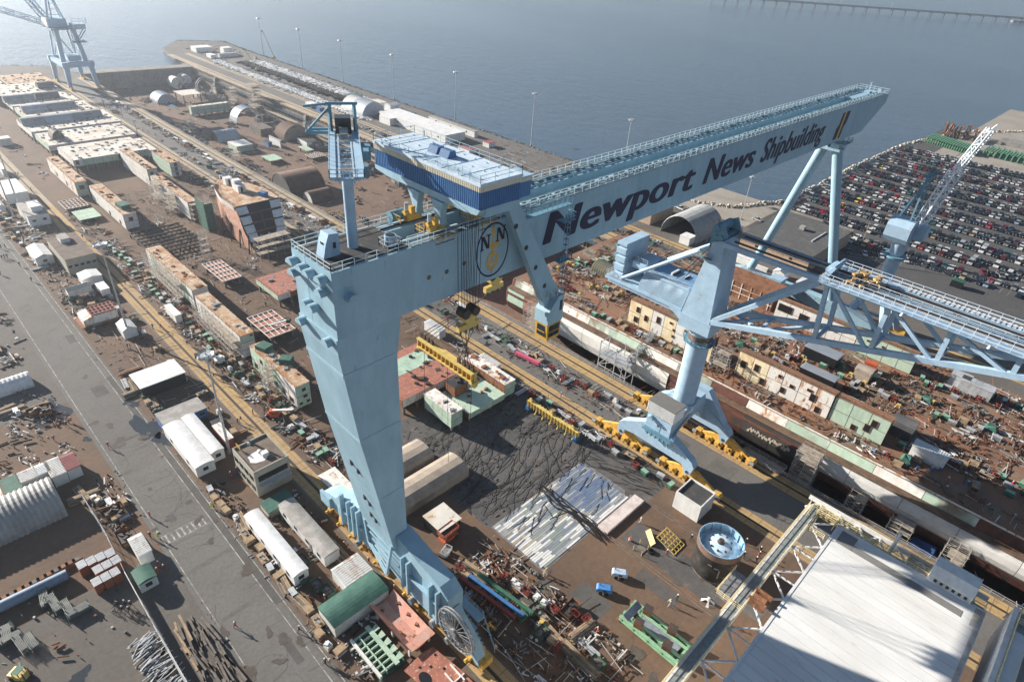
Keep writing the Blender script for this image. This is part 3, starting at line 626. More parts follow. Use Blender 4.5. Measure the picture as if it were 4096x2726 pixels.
for z in (59,66): la.rail([(73.2,58.6,z),(76,58.6,z),(76,60.2,z)],1.1,.05,.8); la.box(73.2,76,58.6,60.2,z-.1,z)
tp('access_ladder', la, TEAL)
# ================================================================== SERVICE CRANE ON THE GANTRY
svc = empty('service_crane', (40.5, 67, 68), 'small post crane with twin walkway boom standing on the near end of the gantry girder', 'jib crane')
def rel(root):
    o = root.location
    def f(name, mb, m, par=None, fix=False):
        q = mb.build(name, m, par or root, (-o[0],-o[1],-o[2]) if par is None else (0,0,0))
        return fixn(q) if fix else q
    return f
vp = rel(svc)
vp('post', MB().tube((40.5,67,68.1),(40.5,67,77.6),.68,18), BLUE2)
def bp_(u, v, z): return (40.0+.52*u+.854*v, 66.2+.854*u-.52*v, z)
bo = MB()
for s in (-1.55, 1.55):
    bo.beam(bp_(-1.5,s,78.0), bp_(19.5,s,78.0), .9, .35); bo.beam(bp_(-1.5,s*.55,77.8), bp_(19.5,s*.55,77.8), .22, .8)
for k in range(9): bo.beam(bp_(-1.2+k*2.5,-1.5,77.8), bp_(-1.2+k*2.5,1.5,77.8), .2, .3)
vp('boom', bo, BLUE2)
vp('boom_handrail', MB().rail([bp_(-1.5,2.0,78.1),bp_(19.5,2.0,78.1)],1.0,.05,1.6).rail([bp_(-1.5,-2.0,78.1),bp_(19.5,-2.0,78.1)],1.0,.05,1.6).rail([bp_(-1.5,-2,78.1),bp_(-1.5,2,78.1)],1,.05,.8).rail([bp_(1.5,-.6,78.1),bp_(1.5,.6,78.1)],1,.05,.6), BLUE)
hs = MB()
for s in (-1.7, 1.7): hs.beam(bp_(18.5,s,76.5), bp_(18.5,s,82), .4)
hs.beam(bp_(18.5,-2.2,82), bp_(18.5,2.2,82), .35); hs.beam(bp_(18.5,-5.2,81.6), bp_(18.5,-1.6,82), .3); hs.beam(bp_(18.5,-5.2,78), bp_(18.5,-1.7,81.5), .3); hs.beam(bp_(18.5,-5.2,78), bp_(18.5,-1.7,78), .4); hs.beam(bp_(20.2,-5.2,78), bp_(20.2,-1.7,78), .4)
hs.rail([bp_(18.5,-5.2,78),bp_(20.2,-5.2,78)],1.1,.06,.8)
vp('hoist_frame', hs, TEAL); vp('hoist_house', MB().rbox(*bp_(18.2,0,79.2),2.2,2.2,2.2,math.radians(58.6)), DARK); vp('hoist_drum', MB().tube(bp_(16.2,-.6,78.8),bp_(16.2,.6,78.8),.55,12).tube(bp_(14.4,-.5,78.5),bp_(14.4,.5,78.5),.4,10), STEEL)
vp('trolley_hook', MB().tube(bp_(6,0,78),bp_(6,0,73.5),.05,6).rbox(*bp_(6,0,73.2),.3,.3,.9), ROPE)
vp('counter_frame', MB().rbox(*bp_(10,2.6,77.4),1.8,1.4,1.2,math.radians(58)).rbox(*bp_(13,2.7,77.2),2,1.5,1.3,math.radians(58)).rbox(*bp_(3,2.3,77.4),1.2,.8,1.5,math.radians(58)), TEAL)
# things standing on the girder end
kio = empty('lift_kiosk', (38.6,66.2,68.1), 'pale blue lift kiosk beside the post crane on the girder end', 'kiosk'); kp = rel(kio)
kp('kiosk_body', MB().ext([(35.6,68.1),(38.0,68.1),(38.0,71.0),(36.6,71.2),(36.1,70.0)], 66.0, 67.8, 'y'), BLUE2, fix=True)
kp('door', MB().box(36.9,37.6,65.96,66.0,68.3,70.2), BLUE2); kp('window', MB().box(37.05,37.45,65.93,65.96,69.2,70.0), DARK); kp('side_window', MB().box(36.02,36.1,66.5,67.2,69.0,70.0), DARK)
fan = empty('deck_fan', (44.4,64.2,68.1), 'caged ventilator drum on the girder end in front of the slot', 'ventilator'); fp = rel(fan)
fp('drum', MB().tube((44.4,64.2,68.3),(44.4,64.2,69.7),.8,16), BLUE2); fp('drum_opening', MB().tube((44.4,64.2,69.7),(44.4,64.2,69.75),.62,16), DARK)
fp('cage', MB().rail([(43.3,63.2,68.1),(45.5,63.2,68.1),(45.5,65.2,68.1),(43.3,65.2,68.1)],1.2,.05,1.1,2,True), GALV)
bxx = empty('cable_drum_box', (66.0,70.3,68.2), 'rounded teal equipment tank beside the trolley rail near the machinery house', 'tank')
rel(bxx)('tank_shell', MB().tube((48.9,70.6,69.0),(51.2,70.6,69.0),.8,8), TEAL); bxx.location = (0,0,0); bxx.children[0].location = (0,0,0)
# ================================================================== HAMMERHEAD CRANE ON THE DOCKSIDE
hc = empty('hammerhead_crane', (115,50.8,0), 'light blue hammerhead crane on tubular column straddling the dockside road', 'crane'); hp_ = rel(hc)
for X in (107.0, 123.2):
    hp_('sill_beam', MB().ext([(61.2,5.9),(61.1,3.0),(59.9,2.5),(59.2,4.6),(57,5.0),(43.6,4.8),(43,4.4),(42.3,2.5),(41.0,2.9),(40.4,5.4),(41.2,6.6),(48.2,10.3),(53.6,10.6),(60.2,6.9)], X-1.25, X+.7, 'x'), BLUE2, fix=True)
    hp_('pin', MB().tube((X-1.32,60.3,3.5),(X-1.25,60.3,3.5),.42,12).tube((X-1.32,41.7,3.5),(X-1.25,41.7,3.5),.42,12), DSTEEL)
    for c0 in (60.6, 41.4):
        hp_('bogie_beam', MB().ext([(c0-7.2,1.3),(c0-4.8,2.4),(c0-1.5,3.9),(c0+1.5,3.9),(c0+4.8,2.4),(c0+7.2,1.3)], X-.1, X+.6, 'x'), YEL, fix=True)
        for k in (-6.2,-3.6,-1.2,1.2,3.6,6.2):
            mb = MB(); y = c0+k*1.15
            mb.ext([(y-1.2,.9),(y-.7,1.8),(y+.7,1.8),(y+1.2,.9)], X-.6, X+1.1, 'x')
            for s in (-.6,.6): mb.tube((X-.7,y+s,.6),(X+1.2,y+s,.6),.45,10)
            mb.box(X-1.2,X-.6,y-.3,y+.4,1.0,1.7); hp_('bogie', mb, YEL)
        hp_('motor', MB().tube((X-1.1,c0-8.4,1.4),(X-1.1,c0-7.2,1.4),.5,10).tube((X-1.1,c0+7.2,1.6),(X-1.1,c0+8.2,1.6),.5,10), STEEL)
hp_('portal_block', MB().box(105.6,109.4,47.8,54.2,8.2,13.7), BLUE2)
hp_('portal_arm', MB().ext([(109.4,13.7),(120.4,14.6),(124.2,6.2),(122.4,5.6),(119.0,10.2),(112,9.4),(109.4,8.3)], 48.3, 53.4, 'y'), BLUE2, fix=True)
hp_('portal_leg', MB().ext([(41.2,5.6),(48.4,14.3),(53.3,14.3),(60,6.2),(57.5,5.4),(51.6,10.2),(50.2,10.2),(43.6,5.0)], 122.2, 124.1, 'x'), BLUE2, fix=True)
cbn = hp_('switch_cabin', MB().box(105.3,109.6,47.5,54.5,13.71,17.0), mat('cabin_white', (0.72,0.76,0.80), 0.5, wave=('Y', 2.0, 0.8)))
cr_ = MB()
for k in range(22): cr_.box(105.2,109.7,47.5+k*.32,47.66+k*.32,17.0,17.08)
hp_('cabin_roof', MB().box(105.15,109.75,47.4,54.6,16.9,17.0), mat('cabin_roof_grey', (0.16,0.15,0.13), 0.7)); hp_('roof_rib', cr_, mat('rib_grey', (0.32,0.31,0.29), 0.6))
rb2 = MB()
for k in range(20): rb2.box(105.24,105.3,47.6+k*.35,47.78+k*.35,13.75,16.9)
hp_('wall_rib', rb2, WHITE)
hp_('door', MB().box(105.53,105.6,50.4,51.6,9.6,11.9), BLUE2); hp_('vent_hood', hood(53.0,12.4,105.6), BLUE2)
hp_('door_window', MB().box(105.5,105.53,50.8,51.2,10.9,11.4), GLASS)
br2 = MB(); br2.box(104.2,105.6,46.4,54.2,9.4,9.55)
for k in range(6): br2.ext([(47.2+k*1.1,9.4),(47.2+k*1.1,8.3),(48.1+k*1.1,9.4)], 104.3, 105.5, 'x')
br2.rail([(104.2,54.2,9.55),(104.2,46.4,9.55),(105.6,46.4,9.55)],1.1,.04,1.2)
for k in range(14): br2.box(105.8+k*.55,106.2+k*.55,47.3,47.75,9.3+k*.32,9.4+k*.32)
br2.beam((105.8,47.3,9.2),(113.2,47.3,13.5),.12,.3); br2.rail([(105.8,47.3,9.3),(113.2,47.3,13.6)],1.0,.04,1.5)
hp_('walkway', br2, TEAL)
hp_('notice_board', MB().box(112.2,114.6,48.22,48.28,11.2,13.0), WHITE)
hp_('column', MB().tube((115,50.8,14.0),(115,50.8,31.0),2.5,40), BLUE2)
hp_('column_foot', MB().tube((115,50.8,13.6),(115,50.8,14.3),3.0,32), BLUE2)
hp_('slew_ring', MB().tube((115,50.8,31.0),(115,50.8,32.6),2.55,36,2.7), mat('slew_rust', (0.12,0.09,0.08), 0.7, c2=(0.35,0.25,0.18), amt=0.4, scale=0.9))
pf = MB(); n = 10
for i in range(n):
    t0, t1 = 2*math.pi*i/n, 2*math.pi*(i+1)/n; A = [(115+r*math.cos(t), 50.8+r*math.sin(t)) for t, r in ((t0,2.6),(t0,3.6),(t1,3.6),(t1,2.6))]
    pf.ext(A, 30.6, 30.75, 'z'); pf.rail([(A[1][0],A[1][1],30.75),(A[2][0],A[2][1],30.75)],1.1,.05,1.2)
hp_('ring_platform', pf, TEAL)
hp_('turntable', MB().ext([(111.4,54.9),(118.8,54.9),(118.8,47.6),(111.4,47.6)], 34.2, 37.2, 'z').tube((115,50.8,32.6),(115,50.8,34.2),2.6,32,3.3).ext([(54.9,37.2),(54.9,35.4),(58,37.2)], 111.6, 118.4, 'x'), BLUE2, fix=True)
tw = MB(); B4 = [(111.5,54.8,37.2),(118.7,54.8,37.2),(118.7,48.0,37.2),(111.5,48.0,37.2)]; T4 = [(112.0,52.4,51.6),(118.2,52.4,51.6),(118.2,49.0,51.6),(112.0,49.0,51.6)]
tw.add(B4+T4, [(0,1,2,3),(7,6,5,4),(0,4,5,1),(1,5,6,2),(2,6,7,3),(3,7,4,0)]); tw.ext([(52.3,51.6),(51.9,54.5),(49.6,55.4),(49.0,51.6)], 112.0, 118.2, 'x')
hp_('tower', tw, BLUE2, fix=True)
th = MB()
for x in (112.4,117.8): th.ext([(52.6,53),(52.8,57.4),(50.6,58.6),(49.2,56)], x, x+.3, 'x')
for z in (54,56,57.6): th.beam((112.4,51.6,z),(118,51.6,z),.3)
for k in range(16): th.beam((RND.uniform(112,118),RND.uniform(50,53),RND.uniform(53,55)),(RND.uniform(112,118),RND.uniform(50,52.6),RND.uniform(56,58.8)),.14)
th.rail([(111.8,53.2,53.8),(118.4,53.2,53.8),(118.4,49.4,55.4)],1.1,.05,1.0); th.rail([(111.4,54.2,51.0),(111.4,51,51.0)],1.1,.05,1.0); th.box(111.2,112,51,54.2,50.85,51)
th.tube((112.2,52.0,57.2),(118.0,52.0,57.2),.8,14).tube((112.2,50.6,55.6),(118.0,50.6,55.6),.6,14)
hp_('tower_head', th, TEAL)
mh = MB(); mh.ext([(111.9,37.9),(113.5,41.4),(121.6,41.4),(121.9,37.9)], 55.2, 66.6, 'y'); hp_('machinery_house', mh, mat('ribbed_blue', (0.48,0.58,0.66), 0.5, wave=('Y', 2.2, 1.0)), fix=True)
rbm = MB()
for k in range(38): rbm.add([(111.82,55.4+k*.3,37.9),(113.42,55.4+k*.3,41.3),(113.42,55.55+k*.3,41.3),(111.82,55.55+k*.3,37.9),(111.95,55.4+k*.3,37.9),(113.55,55.4+k*.3,41.3),(113.55,55.55+k*.3,41.3),(111.95,55.55+k*.3,37.9)], [(0,1,2,3),(0,4,5,1),(3,2,6,7)])
hp_('wall_rib', rbm, BLUE2)
hp_('house_roof', MB().box(114.8,121.5,55.2,66.6,41.4,41.7), mat('roof_mid_blue', (0.17,0.30,0.46), 0.6, c2=(0.14,0.26,0.42), amt=0.4, scale=0.3)); hp_('roof_kerb', MB().box(113.3,114.8,55.1,66.8,41.4,42.0), BLUE2)
hp_('roof_vent', MB().box(116.6,119.5,61.4,61.8,41.7,42.3).box(117.2,119.2,58.6,58.9,41.7,42.1), WHITE); hp_('roof_vent_slot', MB().box(116.8,119.6,61.0,61.38,41.7,42.0).box(117.2,119.4,58.3,58.58,41.7,41.95), DARK)
hp_('roof_block', MB().box(114.5,121,67.0,70.6,41.0,42.6), BLUE2)
hp_('counter_jib', MB().box(111.6,122,55,75.6,37.2,37.9).box(112.0,113,55,75,36.4,37.2).box(120.6,121.6,55,75,36.4,37.2), BLUE2)
hp_('handrail', MB().rail([(111.6,71,37.9),(111.6,75.6,37.9),(122,75.6,37.9)],1.1,.05,1.2).rail([(113.4,55.2,42),(113.4,66.6,42)],1,.05,1.6).rail([(114.8,67,42.6),(114.8,70.6,42.6),(121,70.6,42.6)],1,.05,1.4), GALV)
cw = MB(); pts = [(122.4,38.0),(122.4,46.2),(113.4,46.2)]
for k in range(4):
    zz = 46.2-k*2.05; pts += [(113.4,zz-.75),(113.95,zz-1.1),(113.4,zz-1.5)]
pts += [(113.4,38.0)]
hp_('counterweight', cw.ext(pts, 72.2, 74.8, 'y'), BLUE2, fix=True)
for k in range(3): hp_('counterweight_lug', MB().ext([(74.8,45.4-k*2.3),(75.4,45.2-k*2.3),(75.4,44.7-k*2.3),(74.8,44.3-k*2.3)], 113.6, 114.0, 'x'), TEAL, fix=True)
hp_('tie_tube', MB().tube((112.6,71.6,38.2),(112.9,52.4,53.0),.42,12), BLUE2); hp_('tie_tube', MB().tube((121.4,71.6,38.2),(117.6,52.4,53.0),.42,12), BLUE2)
hp_('luffing_rope', MB().beam((116,60,41.7),(116,51,56.5),.08).beam((116.6,60,41.7),(116.6,51,56.5),.08).beam((117.2,59,41.7),(117,51,56.5),.08).beam((118,59,41.7),(117.4,51,56.5),.08), ROPE)
# jib: top deck level, lower chords rising towards the tip
JT = 55.3
def zl(y): return 38.2+(47.6-y)*0.274
NX, FXX = 111.7, 118.6
for X in (NX, FXX):
    hp_('jib_chord', MB().beam((X,47.8,38.0),(X,-16,zl(-16)),.9,1.0), BLUE2)
    hp_('jib_strut', MB().beam((X,47.4,38.6),(X,30.2,JT-.8),.8,.9), BLUE2)
    for yl, yu in ((27.8,28.9),(18.6,18.5),(9.0,9.0),(-.6,-.6),(-10,-10)):
        hp_('jib_post', MB().beam((X,yl,zl(yl)),(X,yu,JT-.5),.75,.75), BLUE2)
    for yu, yl in ((28.2,19.6),(17.8,10.0),(8.3,.4),(-1.2,-9)):
        hp_('jib_diagonal', MB().beam((X,yu,JT-.6),(X,yl,zl(yl)+.3),.6,.6), BLUE2)
    hp_('jib_top_chord', MB().beam((X,49.2,JT-.3),(X,-16,JT-.3),.9,.9), BLUE2)
for y in (38,27.8,18.6,9,-.6):
    hp_('jib_cross_beam', MB().beam((NX,y,zl(y)),(FXX,y,zl(y)),.6,.6), BLUE2)
hp_('jib_wind_brace', MB().beam((NX,46.5,38.4),(FXX,38,zl(38)),.55,.5).beam((FXX,46.5,38.4),(NX,38,zl(38)),.55,.5).beam((NX,38,zl(38)),(FXX,28.5,zl(28.5)),.55,.5), BLUE2)
dk = MB()
for y in (28.5,20,11,2,-7): dk.box(NX-1.6,FXX+1.6,y-.25,y+.25,JT-.2,JT+.1)
dk.box(NX-2.0,NX-.3,-16,30,JT+.1,JT+.2).box(FXX+.3,FXX+2.0,-16,30,JT+.1,JT+.2).box(NX+2.4,NX+4.4,-16,30,JT+.1,JT+.2)
hp_('jib_walkway', dk, BLUE2)
rl2 = MB()
for x in (NX-2.0, NX-.3, FXX+.3, FXX+2.0, NX+2.4): rl2.rail([(x,30,JT+.2),(x,-16,JT+.2)],1.1,.045,1.7)
rl2.rail([(NX-2,30,JT+.2),(FXX+2,30,JT+.2)],1.1,.05,1.4)
hp_('jib_handrail', rl2, mat('rail_blue_white', (0.58,0.66,0.74), 0.5))
gr = MB()
for k in range(30): gr.box(FXX+.4,FXX+1.9,-4+k*.75,-4+k*.75+.4,JT+.22,JT+.3)
hp_('jib_ladder_rack', gr, WHITE)
hp_('jib_rail', MB().box(NX+1.2,NX+1.5,-16,48,JT+.2,JT+.5).box(FXX-1.6,FXX-1.3,-16,48,JT+.2,JT+.5), DSTEEL)
rp = MB()
for k in range(7): rp.beam((113.2+k*.6,50.5,56.5),(113.2+k*.6,-16,JT+.8),.07)
hp_('hoist_rope', rp, ROPE)
hj = MB()
for k in range(26): hj.rbox(NX+1+RND.uniform(0,5.5), 24+RND.uniform(-2.6,2.6), JT+.5+RND.uniform(0,1.2), RND.uniform(.2,1.0), RND.uniform(.2,1.2), RND.uniform(.2,.9), RND.uniform(0,3))
hp_('hoist_trolley', hj, mat('trolley_ochre', (0.48,0.32,0.14), 0.6, c2=(0.3,0.2,0.1), scale=1.0))
sh = MB()
for k in range(5): sh.tube((113.4+k*.8,29.8,JT+1.2),(113.7+k*.8,29.8,JT+1.2),.8,12)
sh.ext([(30.8,JT),(29.0,JT+2.6),(28.6,JT+2.4),(29.6,JT)], 112.4, 117.9, 'x')
hp_('sheave_block', sh, BLUE2, fix=False)
for y in (16,3.5): hp_('floodlight', MB().tube((NX-2.2,y,JT-.2),(NX-2.2,y,JT+.35),.35,10,.15), GALV)
# ================================================================== FAR DOCKSIDE TOWER CRANE
fc = empty('tower_crane', (115.5,520,0), 'hazy blue portal tower crane with lattice jib at the water end of the dockside road', 'crane'); fc_ = rel(fc)
for X in (107.6, 123.4):
    for y in (503, 534):
        fc_('portal_leg', MB().add([(X-1,y-.8,1.5),(X+1,y-.8,1.5),(X+1,y+.8,1.5),(X-1,y+.8,1.5),(X-1.6+(115.5-X)*.12,y-1.0,17),(X+1.6+(115.5-X)*.12,y-1.0,17),(X+1.6+(115.5-X)*.12,y+1.2,17),(X-1.6+(115.5-X)*.12,y+1.2,17)], [(3,2,1,0),(4,5,6,7),(0,1,5,4),(1,2,6,5),(2,3,7,6),(3,0,4,7)]), BLUE2)
        fc_('bogie', MB().box(X-.8,X+.8,y-4,y+4,.3,1.8).ext([(y-4.5,.5),(y-3,2.4),(y+3,2.4),(y+4.5,.5)],X-.6,X+.6,'x'), YEL)
        fc_('leg_brace', MB().beam((X,y-4,1.8),(X+(115.5-X)*.1,y,14),.5), BLUE2)
fc_('portal_beam', MB().box(106.4,124.6,501.4,504.6,16.6,20.4).box(106.4,124.6,532,535,16.6,20.4).box(107,110,504.6,532,16.6,19.6).box(121,124,504.6,532,16.6,19.6).box(112,119,506,514,20.4,24.4), BLUE2)
tl = MB()
for x, y in ((109,509),(109,530),(122,509),(122,530)):
    tl.beam((x,y,18),(115.5+(x-115.5)*.72,519+(y-519)*.7,43),1.0 if y>515 else 2.6)
tl.beam((109,530,18),(112,511,43),.7).beam((122,530,18),(119,511,43),.7).beam((109,509,18),(112,527,43),.7).beam((122,530,18),(111,527,43),.7)
fc_('tower_leg', tl, BLUE2); fc_('ring_walk', MB().box(117,125,505,514,33.6,34.0), TEAL)
fc_('machinery_deck', MB().box(107,126,506,530,43,44), TEAL); fc_('machinery_house', MB().box(108,118,512,528,44,50).box(119,126,504,512,43.4,47), BLUE2)
fc_('house_front', MB().box(107.2,108,512,524,44.5,50.5), WHITE); fc_('deck_frame', MB().rail([(119,504,47),(127,504,47),(127,514,44)],4,.12,4).beam((121,511,33),(125.5,505,42.5),.5).beam((121,514,33),(125.5,510,42.5),.5), BLUE2)
at_ = MB()
for x in (110,117): at_.beam((x,519,50),(114,522,72),.7).beam((x,510,48),(114,520,72),.6)
for k in range(5): at_.beam((110.4+k*.6,518.6,52+k*4),(116.5-k*.5,518.6,52+k*4),.35)
fc_('a_frame', at_, BLUE2)
def lattice(mb, p, q, w, h, n, r):
    p, q = Vector(p), Vector(q); d = (q-p).normalized(); a = d.cross(Vector((0,0,1))).normalized(); b = a.cross(d)
    C = lambda t, i, j: p.lerp(q, t)+a*(w/2*i)+b*(h/2*j)
    for i in (-1,1):
        for j in (-1,1): mb.beam(C(0,i,j), C(1,i,j), r*1.7)
    for k in range(n):
        t0, t1 = k/n, (k+1)/n; s = 1 if k%2 else -1
        for i in (-1,1): mb.beam(C(t0,i,-s), C(t1,i,s), r)
        for j in (-1,1): mb.beam(C(t0,-s,j), C(t1,s,j), r); mb.beam(C(t1,-1,j), C(t1,1,j), r)
    return mb
fc_('jib', lattice(MB(), (108,524,46), (58,600,66), 3, 3, 18, .28), BLUE2); fc_('mast', lattice(MB(), (110,524,48), (99,536,78), 3.2, 3, 9, .3), BLUE2)
fc_('jib_stay', MB().beam((114,521,72),(58,600,67),.25).beam((99,536,78),(58,600,66.5),.25), BLUE2)
fc.scale = (1, 1, 0.8)
# ================================================================== LATTICE BOOM CRANE BEYOND THE DOCK
lc = empty('lattice_boom_crane', (212.5,39.5,0), 'pale blue crane with white lattice boom raised in front of the car park', 'crane'); lc_ = rel(lc)
for X in (205.9, 219.4):
    for y in (32, 47):
        lc_('portal_leg', MB().beam((X,y,1.2),(212.5+(X-212.5)*.45,39.5+(y-39.5)*.35,14),1.6,1.8), BLUE2)
        lc_('bogie', MB().box(X-.7,X+.7,y-3,y+3,.2,1.5), YEL)
lc_('portal_cap', MB().box(208.6,216.4,35.6,43.4,13.2,17.2), BLUE2); lc_('portal_tie', MB().beam((205.9,32,3),(205.9,47,3),.8).beam((219.4,32,3),(219.4,47,3),.8), BLUE2)
lc_('column', MB().tube((212.5,39.5,17.2),(212.5,39.5,27),2.0,24), BLUE2); lc_('collar', MB().tube((212.5,39.5,26.4),(212.5,39.5,27.0),3.2,20), TEAL); lc_('neck', MB().tube((212.5,39.5,27),(212.5,39.5,31.5),1.9,8,2.6), BLUE2)
lh = MB(); lh.ext([(209.6,31.6),(208.6,33.2),(208.6,36.6),(210.4,38.4),(215.2,38.4),(216.6,36.6),(216.6,32.6),(215,31.6)], 37.4, 44.2, 'y'); LH = lc_('machinery_house', lh, BLUE2, fix=True); lc_('house_front', MB().box(213,218,34.4,37.4,32.6,36.6), BLUE2)
lc_('boom', lattice(lattice(MB(), (214,37,37.4),(212.6,33.6,55), 3.2, 2.0, 9, .2),(212.6,33.6,55),(211.5,30,67.2),2.0,1.5,7,.16).beam((211.5,30,67),(211,29,68.6),.2), mat('boom_white_blue', (0.66,0.74,0.80), 0.5))
af = MB()
for x in (210.8,215.6): af.beam((x,42.5,38.4),(x+.4,39.2,51.2),.5).beam((x,39,38.4),(x+.4,39.2,51.2),.45)
af.beam((210.8,39.2,51.2),(216.4,39.2,51.2),.7).box(210.2,217,38.2,40.2,51.4,51.6).rail([(210.2,38.2,51.6),(217,38.2,51.6),(217,40.2,51.6),(210.2,40.2,51.6)],1,.06,1.2)
lc_('a_frame', af, TEAL); lc_('boom_rope', MB().beam((212,39.2,51.2),(211.8,30,67),.08).beam((214,39.2,51.2),(212.4,30,67),.08), ROPE)
# ================================================================== SHIP SECTIONS
WSHIP = mat('ship_white', (0.66,0.65,0.62), 0.65, c2=(0.60,0.55,0.48), amt=0.35, scale=0.35, c3=(0.36,0.17,0.07), s3=0.9, a3=0.02, stretch=(1,1,0.25))
CSHIP = mat('ship_cream', (0.72,0.62,0.42), 0.7, c2=(0.60,0.42,0.22), amt=0.35, scale=0.35, c3=(0.30,0.13,0.05), s3=0.8, a3=0.12, stretch=(1,1,0.3))
WRUST = mat('ship_white_rusty', (0.70,0.67,0.62), 0.7, c2=(0.42,0.22,0.11), amt=0.30, scale=0.45, c3=(0.26,0.11,0.05), s3=1.1, a3=0.22, stretch=(1,1,0.4))
GSHIP = mat('ship_green', (0.42,0.53,0.42), 0.75, c2=(0.36,0.47,0.38), amt=0.4, scale=0.4, c3=(0.28,0.13,0.06), s3=1.0, a3=0.08, stretch=(1,1,0.4))
RDECK = mat('rusty_deck', (0.46,0.34,0.23), 0.85, c2=(0.34,0.16,0.07), amt=0.55, scale=0.28, c3=(0.62,0.55,0.45), s3=0.8, a3=0.35)
PDECK = mat('pale_deck', (0.60,0.57,0.51), 0.8, c2=(0.50,0.42,0.33), amt=0.45, scale=0.12, c3=(0.40,0.20,0.09), s3=0.5, a3=0.2)
BDECK = mat('brown_ship_deck', (0.235,0.13,0.08), 0.85, c2=(0.165,0.105,0.075), amt=0.5, scale=0.07, c3=(0.20,0.185,0.135), s3=0.14, a3=0.35)
HULLW = mat('hull_white', (0.68,0.66,0.62), 0.6, c2=(0.60,0.57,0.52), amt=0.3, scale=0.2, c3=(0.38,0.2,0.1), s3=0.5, a3=0.0, stretch=(1,1,0.3))
HULLG = mat('hull_grey', (0.52,0.51,0.49), 0.55, c2=(0.46,0.45,0.43), amt=0.4, scale=0.2)
HULLR = mat('hull_dark_red', (0.10,0.042,0.032), 0.75, c2=(0.15,0.06,0.04), amt=0.5, scale=0.25, c3=(0.05,0.04,0.035), s3=0.4, a3=0.4)
HULLK = mat('hull_dark_grey', (0.05,0.05,0.048), 0.7, c2=(0.07,0.06,0.055), amt=0.5, scale=0.3)
PATCH = mat('sponson_patchwork', (0.36,0.46,0.37), 0.75, c2=(0.18,0.08,0.05), amt=0.6, scale=0.10, c3=(0.62,0.61,0.56), s3=0.13, a3=0.35, stretch=(1,1,0.5))
JOINT = mat('rust_joint', (0.16,0.07,0.035), 0.9, c2=(0.10,0.05,0.03), scale=0.6)
SCAF = mat('scaffold_tube', (0.42,0.40,0.37), 0.6, c2=(0.30,0.27,0.24), scale=1.0); PLANK = mat('scaffold_plank', (0.36,0.31,0.25), 0.9, c2=(0.25,0.2,0.16), scale=1.0)
def face_plates(par, o, axis, a0, a1, b, z0, z1, na, nz, mlist, out=-1, gap=.15, th=.05, name='plate'):
    """separate wall plates with rusty joints between; axis 'x': face at X=b running along Y; 'y': face at Y=b running along X"""
    da, dz = (a1-a0)/na, (z1-z0)/nz; me = {}
    for i in range(na):
        m = mlist[i % len(mlist)] if isinstance(mlist, list) else mlist
        for j in range(nz):
            mm = m[j % len(m)] if isinstance(m, list) else m
            if mm.name not in me:
                mb = MB()
                if axis == 'x': mb.box(out*th if out<0 else 0, 0 if out<0 else th, gap/2, da-gap/2, gap/2, dz-gap/2)
                else: mb.box(gap/2, da-gap/2, out*th if out<0 else 0, 0 if out<0 else th, gap/2, dz-gap/2)
                ob = mb.build(name, mm, par); me[mm.name] = ob
            else:
                ob = me[mm.name].copy(); col.objects.link(ob)
            ob.location = (b-o[0], a0+i*da-o[1], z0+j*dz-o[2]) if axis == 'x' else (a0+i*da-o[0], b-o[1], z0+j*dz-o[2])
def openings(par, o, axis, b, lst, th=.07, m=DARK, name='opening', frame=None):
    for a, z, w, h in lst:
        mb = MB()
        if axis == 'x': mb.box(-th, 0, -w/2, w/2, -h/2, h/2)
        else: mb.box(-w/2, w/2, -th, 0, -h/2, h/2)
        q = mb.build(name, m, par); q.location = (b-o[0], a-o[1], z-o[2]) if axis == 'x' else (a-o[0], b-o[1], z-o[2])
        if frame:
            f = MB(); t = .09
            for (u0,u1,v0,v1) in ((-w/2-t,w/2+t,h/2,h/2+t),(-w/2-t,w/2+t,-h/2-t,-h/2),(-w/2-t,-w/2,-h/2,h/2),(w/2,w/2+t,-h/2,h/2)):
                if axis == 'x': f.box(-th-.03, 0, u0, u1, v0, v1)
                else: f.box(u0, u1, -th-.03, 0, v0, v1)
            f.build('frame', frame, q)
